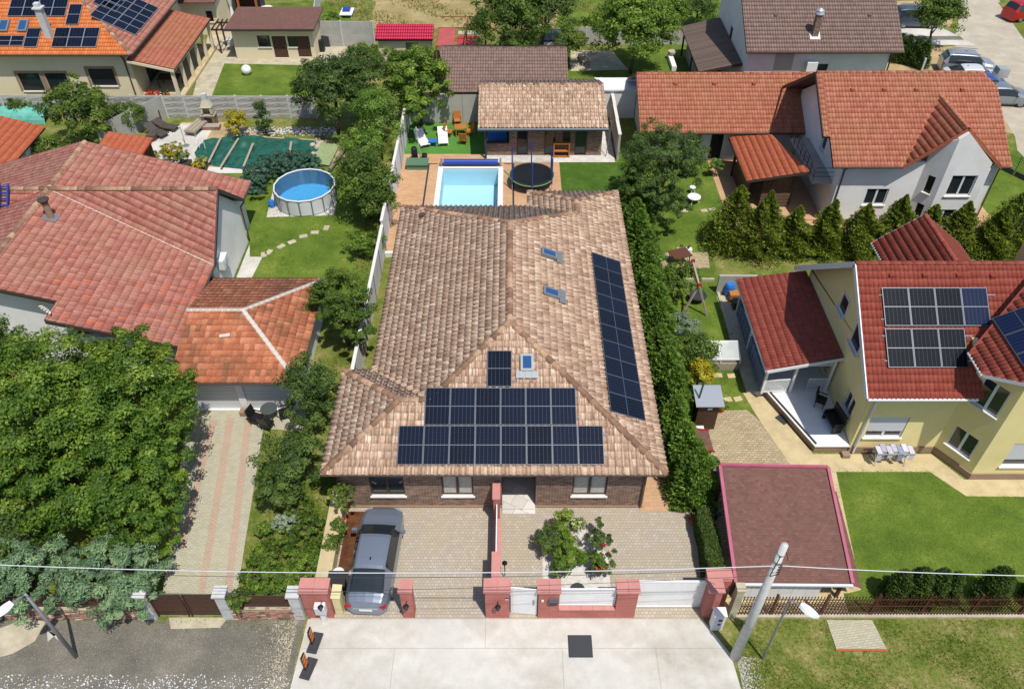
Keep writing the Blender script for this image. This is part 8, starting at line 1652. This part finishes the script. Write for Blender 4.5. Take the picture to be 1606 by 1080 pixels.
# between the drive and the tiled house
tree('bushy dark green tree beside the right garage door', 490, 612, 2.2, 1.15, 1.7, 13000, 'lf_dark', 11, .12, tintr=(.2, 1), extra=((-.2, -.6, -.8, .9, .8),))
tree('loose green tree over the driveway chairs, left of the brick wall', 456, 733, 1.9, 1.4, 1.4, 14000, 'lf_dark', 12, .12, tintr=(.2, 1), extra=((.8, .6, -.3, .8, .9), (-.6, -1.0, -.5, .8, .7)))
tree('green tree overhanging the orange garage roof by the white wall', 535, 480, 2.8, 1.5, 1.8, 16000, 'lf_mid', 13, .13, crough=.18, clumps=110, extra=((.9, -1.2, -.6, 1.0, 1.0),), tintr=(.1, .9))
tree('small shrub on the lawn beside the white panelled wall', 560, 385, 1.0, .9, .8, 3000, 'lf_bright', 14, .13, name='shrub', extra=((1.0, .3, -.1, .8, .7),))
tree('dark green tree between the round pool and the white wall', 572, 290, 2.6, 1.9, 1.9, 13000, 'lf_mid', 15, .16, extra=((.9, -1.0, -.6, 1.2, 1.1),))
tree('feathery green conifer-like tree rising beside the white wall', 592, 190, 3.0, 1.8, 1.8, 11000, 'lf_conifer', 16, .17, aspect=2.6, extra=((-.8, -2.4, -.8, 1.5, 1.2), (-.2, 1.5, .2, 1.2, 1.2)))
tree('dark round tree behind the textured fence end', 520, 145, 3.4, 2.4, 2.2, 15000, 'lf_dark', 17, .17)
tree('dark green tree in the clump right of the far lawn', 572, 130, 3.4, 2.0, 2.0, 12000, 'lf_dark', 18, .17, tintr=(.2, 1), extra=((.6, -2.2, -.8, 1.5, 1.2),))
tree('bright leafy walnut tree in front of the magenta shed', 655, 128, 3.6, 2.1, 2.2, 15000, 'lf_bright', 19, .2, tintr=(.1, 1), extra=((.4, -1.8, -1.0, 1.5, 1.2),))
for i, (u, v) in enumerate(((557, 92), (572, 88), (587, 92), (612, 96))): tree(['first slim shrub from the left before the tall smooth fence', 'second slim shrub from the left before the tall smooth fence', 'third slim shrub before the tall smooth fence', 'slim shrub at the corner of the magenta shed'][i], u, v, 1.3, .55, 1.1, 1800, 'lf_bright', 20 + i, .14, name='shrub', group='slim shrubs by the smooth fence')
tree('low green shrub under the walnut tree beside the tall fence', 545, 108, 1.2, 1.3, .9, 4000, 'lf_bright', 25, .15, name='shrub')
tree('low green shrub on the lawn beside the pipe', 575, 335 - 30, 1.0, 1.1, .8, 3500, 'lf_mid', 26, .14, name='shrub')
# left gardens
tree('bright green pointed tree between the teal tunnel and the small orange shed', 122, 178, 2.6, 2.2, 1.9, 15000, 'lf_mid', 31, .17, tintr=(.15, 1), extra=((.2, .4, 1.4, .8, 1.1), (1.4, -1.2, -.8, 1.2, .9)))
tree('mixed climbing greenery beside the fence left of the white terrace', 190, 183, 1.2, 1.7, .9, 5000, 'lf_mid', 32, .13, name='shrub', ry=.9)
tree('low wild shrubs at the edge of the pinkish roof', 75, 235, 1.3, 1.6, 1.0, 6000, 'lf_mid', 33, .14, name='shrub', extra=((-1.6, -1.6, -.1, 1.3, .8), (1.0, .9, 0, .9, .7)))
tree('low wild shrub between the two orange roofs near the left edge', 25, 268, 1.4, 1.1, .8, 3000, 'lf_mid', 34, .14, name='shrub')
tree('golden yellow bush beside the garden fireplace', 370, 196, .9, .85, .9, 3500, 'lf_yellow', 35, .13, name='shrub')
tree('upright dark green shrub before the textured fence', 411, 185, 1.3, .55, 1.2, 2500, 'lf_dark', 36, .12, name='shrub', extra=((.3, -.4, -.6, .5, .6),))
tree('clipped round yellow-green bush on the white terrace', 270, 242, .6, 1.05, .65, 4500, 'lf_yellow', 37, .1, name='shrub', tintr=(0, .45), crough=.12, clumps=110)
for i, (u, v) in enumerate(((396, 292), (405, 277), (420, 264), (440, 258), (462, 256), (484, 258))):
    tree(['blue-green creeping juniper at the lower left end of the curved bank', 'blue-green creeping juniper second from the lower end of the bank', 'blue-green creeping juniper at the bend of the curved bank', 'blue-green creeping juniper right of the bend of the bank', 'blue-green creeping juniper behind the round pool, second from the right', 'blue-green creeping juniper at the right end of the curved bank'][i], u, v, .7, .95, .75, 4200, 'lf_blue', 40 + i, .15, name='juniper', aspect=3.2, crough=.16, clumps=60, group='curved juniper bank')
tree('patchy green shrubs behind the teal tunnel along the fence', 30, 166, .9, 1.4, .6, 2500, 'lf_mid', 47, .13, name='shrub', ry=.6)
# behind
tree('big dark green tree top centre left of the plain fence', 795, 42, 3.4, 3.0, 2.6, 17000, 'lf_mid', 51, .2, tintr=(.05, .8), extra=((1.0, -2.6, -1.2, 1.8, 1.3),))
tree('very dark tree behind the big green tree at the top', 850, 15, 3.6, 2.8, 2.6, 12000, 'lf_dark', 52, .2)
tree('loose light green young tree between tarpaulin and bicycle', 893, 72, 2.0, 1.3, 1.6, 5000, 'lf_mid', 53, .15, tintr=(.2, 1))
tree('large round walnut tree over the paving behind the white shed', 995, 50, 3.6, 2.9, 2.8, 21000, 'lf_bright', 54, .22, tintr=(.1, 1))
tree('vine with fresh leaves growing on the plain concrete fence', 930, 36, 1.8, 1.3, .45, 1800, 'lf_bright', 55, .16, name='shrub', ry=.5)
tree('tall green shrub near the dark lean-to roof at the top', 1058, 22, 2.0, 1.1, 1.6, 4000, 'lf_bright', 56, .17, name='shrub')
tree('dark shrubs in the shade left of the white gable', 1098, 14, 1.6, 1.5, 1.2, 4000, 'lf_dark', 57, .16, name='shrub')
tree('bright green low hedge shrub beside the white gable', 1112, 30, 1.0, 1.2, .6, 2200, 'lf_bright', 58, .14, name='shrub')
tree('small bright green bush on the far lawn behind the outbuilding', 520, 32, .8, .8, .6, 1500, 'lf_bright', 59, .13, name='shrub')
# right of the tiled house
tree('big dark green conifer-like tree between tiled house and swing lawn', 1038, 265, 3.4, 2.4, 2.8, 34000, 'lf_dark', 61, .145, tintr=(.15, 1), crough=.17, clumps=260, aspect=2.3, extra=((-1.2, -1.5, -.8, 1.5, 1.6), (1.3, .4, -.5, 1.3, 1.4), (-.6, 1.9, .2, 1.2, 1.4), (.3, -2.2, -1.4, 1.3, 1.2)))
tree('rounded green bush behind the wooden swing', 1064, 443, 1.1, 1.25, .95, 5500, 'lf_mid', 62, .13, name='shrub', tintr=(.2, 1), extra=((-.5, .8, -.1, .9, .7),))
tree('tall mixed shrub with yellow tips left of the cold frame', 1092, 565, 1.6, 1.0, 1.4, 6500, 'lf_mid', 63, .13, name='shrub', extra=((-.4, 1.0, -.2, .8, .9),))
tree('yellow flowering shrub behind the tiny shed', 1098, 590, 1.7, .6, .8, 1500, 'lf_yellow', 64, .12, name='shrub')
tree('small round conifer standing before the annexe wall', 1123, 262, .8, .42, .6, 1200, 'lf_conifer', 65, .12, name='shrub')
tree('grey-green shrub beside the cold frame and hedge', 1070, 520, 1.2, .9, .9, 3000, 'lf_silver', 66, .12, name='shrub', tintr=(0, .5))
rnd = random.Random(77)
for i in range(15):
    y = 44.6 - i * 1.64; conifer('conifer', 'tall green conifer packed into the long row beside the mottled brown roof', 'conifer', (7.75 + .2 * sin(i * 1.9) + max(0, 26 - y) * .05, y), 3.5 + rnd.uniform(-.35, .35), 1.25 + rnd.uniform(-.2, .25), 12000, .17, 'lf_conifer', 100 + i, group='conifer row beside the tiled house', columnar=.62, up=.5, aspect=3.0, lump=.34)
for i, (x, y, h, r) in enumerate(((13.7, 40.9, 4.4, 1.7), (15.3, 40.2, 4.2, 1.5), (17.3, 40.4, 3.6, 1.25), (19.3, 40.3, 3.6, 1.25), (21.3, 40.2, 3.5, 1.3), (23.6, 40.7, 4.2, 1.3), (25.6, 40.6, 3.0, 1.1), (27.3, 40.3, 3.8, 1.3), (29.2, 39.6, 4.0, 1.5), (31.0, 40.4, 4.8, 1.7), (33.2, 41.2, 4.6, 1.8))):
    conifer('conifer', ['yellow-green thuja, leftmost and broadest of the row behind the porch roof', 'yellow-green thuja, second from the left in the row', 'yellow-green thuja in front of the lattice pergola, third in the row', 'yellow-green thuja below the orange paved steps', 'yellow-green thuja before the white house downpipe', 'tall yellow-green thuja under the lit white wall window', 'short thuja hidden behind the small red wing roof, left part', 'thuja rising right of the small red wing roof', 'thuja at the right end below the side lawn', 'large thuja before the dark mesh fence', 'large thuja at the right frame edge above the red roof'][i], 'thuja', (x, y), h * (1.0 + .09 * sin(i * 2.3)), r * (1.2 + .12 * sin(i * 3.7)), 15000, .15, 'lf_thuja', 130 + i, group='thuja row between the two gardens', columnar=.86, lump=.55, aspect=2.4)
tree('young round-crowned street tree beside the lane', 1475, 28, 2.8, 1.9, 1.9, 8500, 'lf_mid', 71, .2, tintr=(.1, .9))
for i, (u, v) in enumerate(((1402, 96), (1415, 98), (1430, 102), (1442, 106))): conifer('conifer', ['dark thuja at the corner of the brown roofed house, first of four', 'second dark thuja behind the orange roof ridge by the street', 'third dark thuja behind the orange roof ridge by the street', 'fourth dark thuja beside the grey fence panels by the street'][i], 'thuja', tuple(g(u, v))[:2], 2.4, .8, 2500, .2, 'lf_dark', 150 + i, group='thujas at the street corner')
for i, (x, h, r) in enumerate(((15.5, 2.1, .62), (16.25, 2.3, .66), (17.0, 2.25, .6), (17.65, 2.0, .5), (19.4, 2.3, .75), (21.2, 1.9, .6))):
    conifer('conifer', ['dark thuja bush behind the picket fence, leftmost of the group of four', 'dark thuja bush behind the picket fence, second of the group of four', 'dark thuja bush behind the picket fence, third of the group of four', 'dark thuja bush behind the picket fence, rightmost of the group of four', 'single dark thuja bush behind the picket fence', 'dark thuja bush at the right edge behind the picket fence'][i], 'thuja', (x, 16.6), h, r, 7000, .11, 'lf_dark', 160 + i, group='thuja bushes behind the picket fence', columnar=.4)
# clipped hedge between courtyard and carport
HG = thing('clipped_hedge', 'clipped dark green box hedge between the cobbled courtyard and the carport', 'hedge', (8.35, 18.4, 0))
rng = np.random.default_rng(8); n = 15000; f = rng.choice(3, n, p=[.4, .3, .3]); X = rng.uniform(-.33, .33, n); Y = rng.uniform(-1.9, 1.9, n); Z = rng.uniform(.02, 1.2, n)
X = np.where(f == 1, -.34 + rng.normal(size=n) * .015, np.where(f == 2, .34 + rng.normal(size=n) * .015, X)); Z = np.where(f == 0, 1.2 + rng.normal(size=n) * .02, Z); X = X + .03 * np.sin(Y * 4)
pos = np.stack([X, Y, Z], 1); nr = rng.normal(size=(n, 3)) + np.array([0, 0, .8]); nr /= np.linalg.norm(nr, axis=1)[:, None]; ax = np.cross(nr, rng.normal(size=(n, 3))); ax /= np.linalg.norm(ax, axis=1)[:, None]; sd = np.cross(nr, ax); s = rng.uniform(.05, .09, n)[:, None]
link('foliage', npmesh('foliage', np.stack([pos - ax * s * .5, pos + sd * s * .3, pos + ax * s * .5, pos - sd * s * .3], 1).reshape(-1, 3), np.arange(4 * n).reshape(n, 4), [M['lf_dark']], rng.uniform(.1, 1, n)), HG, local=True)
mb = MB(); mb.box((-.3, -1.88, 0), (.3, 1.88, 1.12)); mb.build('stems', M['soil'], HG, local=True)
# courtyard planting
tree('round-headed standard tree at the front left corner of the brick house', 537, 778, 1.6, .62, .42, 3200, 'lf_mid', 81, .08, tintr=(.25, 1), trunk=(1.5, .05), crough=.14, clumps=60)
tree('rose bush nearer the brick wall in the planting bed', 534, 828, .7, .42, .45, 1300, 'lf_mid', 82, .08, name='rose_bush'); tree('rose bush nearer the waste bin in the planting bed', 519, 852, .7, .45, .45, 1500, 'lf_mid', 83, .08, name='rose_bush')
def bloom(label, u, v, z, r, n, m, seed):
    p = g(u, v, z); t = thing('flowers', label, 'flowers', (p.x, p.y, z)); me, cc = leaf_cloud('blossoms', [((0, 0, 0), (r, r, r * .6))], n, .09, M[m], seed, clumps=7, crough=.15); me.transform(Matrix.Translation((0, 0, .0))); link('blossoms', me, t, local=True)
bloom('red roses in the planting bed near the brick wall', 541, 818, .95, .2, 60, 'lf_red', 84)
tree('tall bright shrub at the back of the white gravel bed', 890, 825, .9, .62, .75, 3600, 'lf_bright', 85, .1, name='shrub', tintr=(.3, 1), extra=((-.1, -.7, -.2, .5, .6),))
tree('dark shrub at the left of the white gravel bed', 860, 850, .8, .5, .6, 2200, 'lf_dark', 86, .1, name='shrub', tintr=(.3, 1))
tree('bright green shrub in the middle of the white gravel bed', 894, 875, .8, .62, .7, 3600, 'lf_bright', 87, .1, name='shrub', tintr=(.2, .9))
tree('dark rose shrub at the right of the white gravel bed', 935, 850, .8, .42, .65, 2200, 'lf_dark', 88, .09, name='rose_bush', extra=((.6, -.1, .1, .3, .4), (.1, .8, .1, .25, .35)))
tree('green shrub with orange blooms at the front of the white gravel bed', 943, 888, .65, .5, .5, 2200, 'lf_mid', 89, .09, name='rose_bush')
tree('tiny green shrub at the front left of the white gravel bed', 872, 900, .4, .2, .25, 350, 'lf_mid', 90, .08, name='shrub')
bloom('red roses on the right of the white gravel bed', 945, 862, 1.2, .28, 50, 'lf_red', 91); bloom('orange roses at the front of the white gravel bed', 944, 890, 1.0, .22, 60, 'lf_orange', 92); bloom('cream blossoms on the tall shrub of the gravel bed', 903, 822, 1.6, .25, 50, 'lf_white', 93)
mb = MB(); p = g(905, 915); mb.lathe((p.x, p.y - .3, .03), [(.25, 0), (.32, .02), (.3, .08)], 14); tag(mb.build('garden_hose', M['darkgrey']), 'dark coiled hose on the pebbles behind the white slat panel', 'hose')
# flower bed beside the low wall
FB = [('bright green ground shrub at the front of the flower bed', 440, 918, .45, 1.0, .5, 'lf_bright'), ('bright green mound left of the low pale wall', 478, 880, .45, .85, .5, 'lf_bright'), ('green mound at the front left corner of the flower bed', 405, 905, .45, .8, .5, 'lf_bright'), ('small round bright bush in the flower bed by the driveway', 413, 832, .4, .35, .4, 'lf_bright'), ('green mound in the middle of the flower bed', 425, 878, .4, .8, .45, 'lf_mid'), ('silver-leaved plant in the flower bed', 447, 818, .3, .55, .3, 'lf_silver'), ('bushy green mound near the low pale wall, upper one', 485, 828, .5, .7, .55, 'lf_mid'), ('wild green plants below the loose tree', 440, 850, .3, .7, .35, 'lf_mid'), ('leafy weeds at the top of the flower bed', 470, 795, .4, .6, .4, 'lf_mid'), ('bright bush at the left edge of the flower bed', 408, 870, .4, .5, .4, 'lf_bright'), ('green bush in the front corner by the salmon pillar', 462, 905, .4, .6, .45, 'lf_bright')]
for i, (lb, u, v, z, rx, rz, m_) in enumerate(FB): tree(lb, u, v, z, rx, rz, int(3600 * rx), m_, 200 + i, .09, name='shrub', crough=.2, clumps=40)
bloom('orange poppy heads among the weeds of the flower bed', 432, 870, .5, .15, 25, 'lf_orange', 230)
# grass and weeds nobody could count
scatter('grass', 'rough verge grass between picket fence and frame edge', [[(8.9, 15.7), (12.6, 15.7), (12.6, 12), (8.7, 12)], [(12.6, 14.4), (14.7, 14.4), (14.7, 12), (12.6, 12)], [(14.7, 15.7), (26, 15.7), (26, 12), (14.7, 12)]], 190, .09, 'blade', 301, wid=.022, z=0, patch=1.4, tintr=(.0, .9))
scatter('grass', 'dry straw coloured grass in the verge', [[(8.9, 15.7), (12.6, 15.7), (12.6, 12), (8.7, 12)], [(12.6, 14.4), (14.7, 14.4), (14.7, 12), (12.6, 12)], [(14.7, 15.7), (26, 15.7), (26, 12), (14.7, 12)]], 60, .07, 'blade_dry', 302, wid=.022, z=0)
scatter('grass', 'fine mown grass of the front lawn behind the picket fence', [[(14.2, 23.3), (19.6, 23.2), (20.7, 21.75), (27, 21.75), (27, 16.0), (13.6, 16.0)]], 90, .022, 'blade', 303, wid=.035, z=.02, tintr=(.2, .8), spread=1.4)
scatter('grass', 'weeds and tufts in the flower bed beside the driveway', [[(-11.4, 16.1), (-8.2, 16.1), (-8.2, 24), (-10.6, 24)]], 120, .16, 'blade', 304, wid=.03, z=.01, tintr=(.2, 1))
scatter('grass', 'mown grass of the lawn around the round pool', [[(-19, 34.5), (-8.2, 34.5), (-8.2, 50), (-12, 50.2), (-22, 50.2), (-16, 44)]], 50, .06, 'blade', 305, wid=.03, z=.012, tintr=(0, .8), patch=1.1)
scatter('grass', 'tall rough grass along the foot of the white wall', [[(-9.6, 30), (-8.1, 30), (-8.1, 49), (-9.8, 49)]], 70, .14, 'blade_dry', 306, wid=.03, z=.012)
scatter('grass', 'grass of the front garden under the huge trees', [[(-25, 16.3), (-14.7, 16.3), (-15.2, 27), (-25, 27)]], 50, .09, 'blade_dry', 307, wid=.03, z=.01)
scatter('grass', 'patchy grass of the swing lawn', [[(9.0, 26.9), (12.6, 26.9), (12.4, 41), (9.2, 41)]], 60, .05, 'blade', 308, wid=.025, z=.016, patch=1.5)
scatter('grass', 'grass on the lawn below the white seats', [[(9.0, 41), (17, 41), (15, 51), (8.8, 51)]], 45, .06, 'blade', 309, wid=.03, z=.013, patch=.9)
scatter('weeds', 'dry weeds on the field at the top', [[(-18, 74), (14, 74), (20, 95), (-20, 95)]], 16, .2, 'blade_dry', 310, wid=.07, z=.0, patch=.8)
scatter('weeds', 'green weeds scattered along the edge of the gravel road', [[(-15, 15.2), (-8.4, 15.2), (-8.4, 15.7), (-15, 15.7)]], 25, .1, 'blade', 311, wid=.03, z=.004)
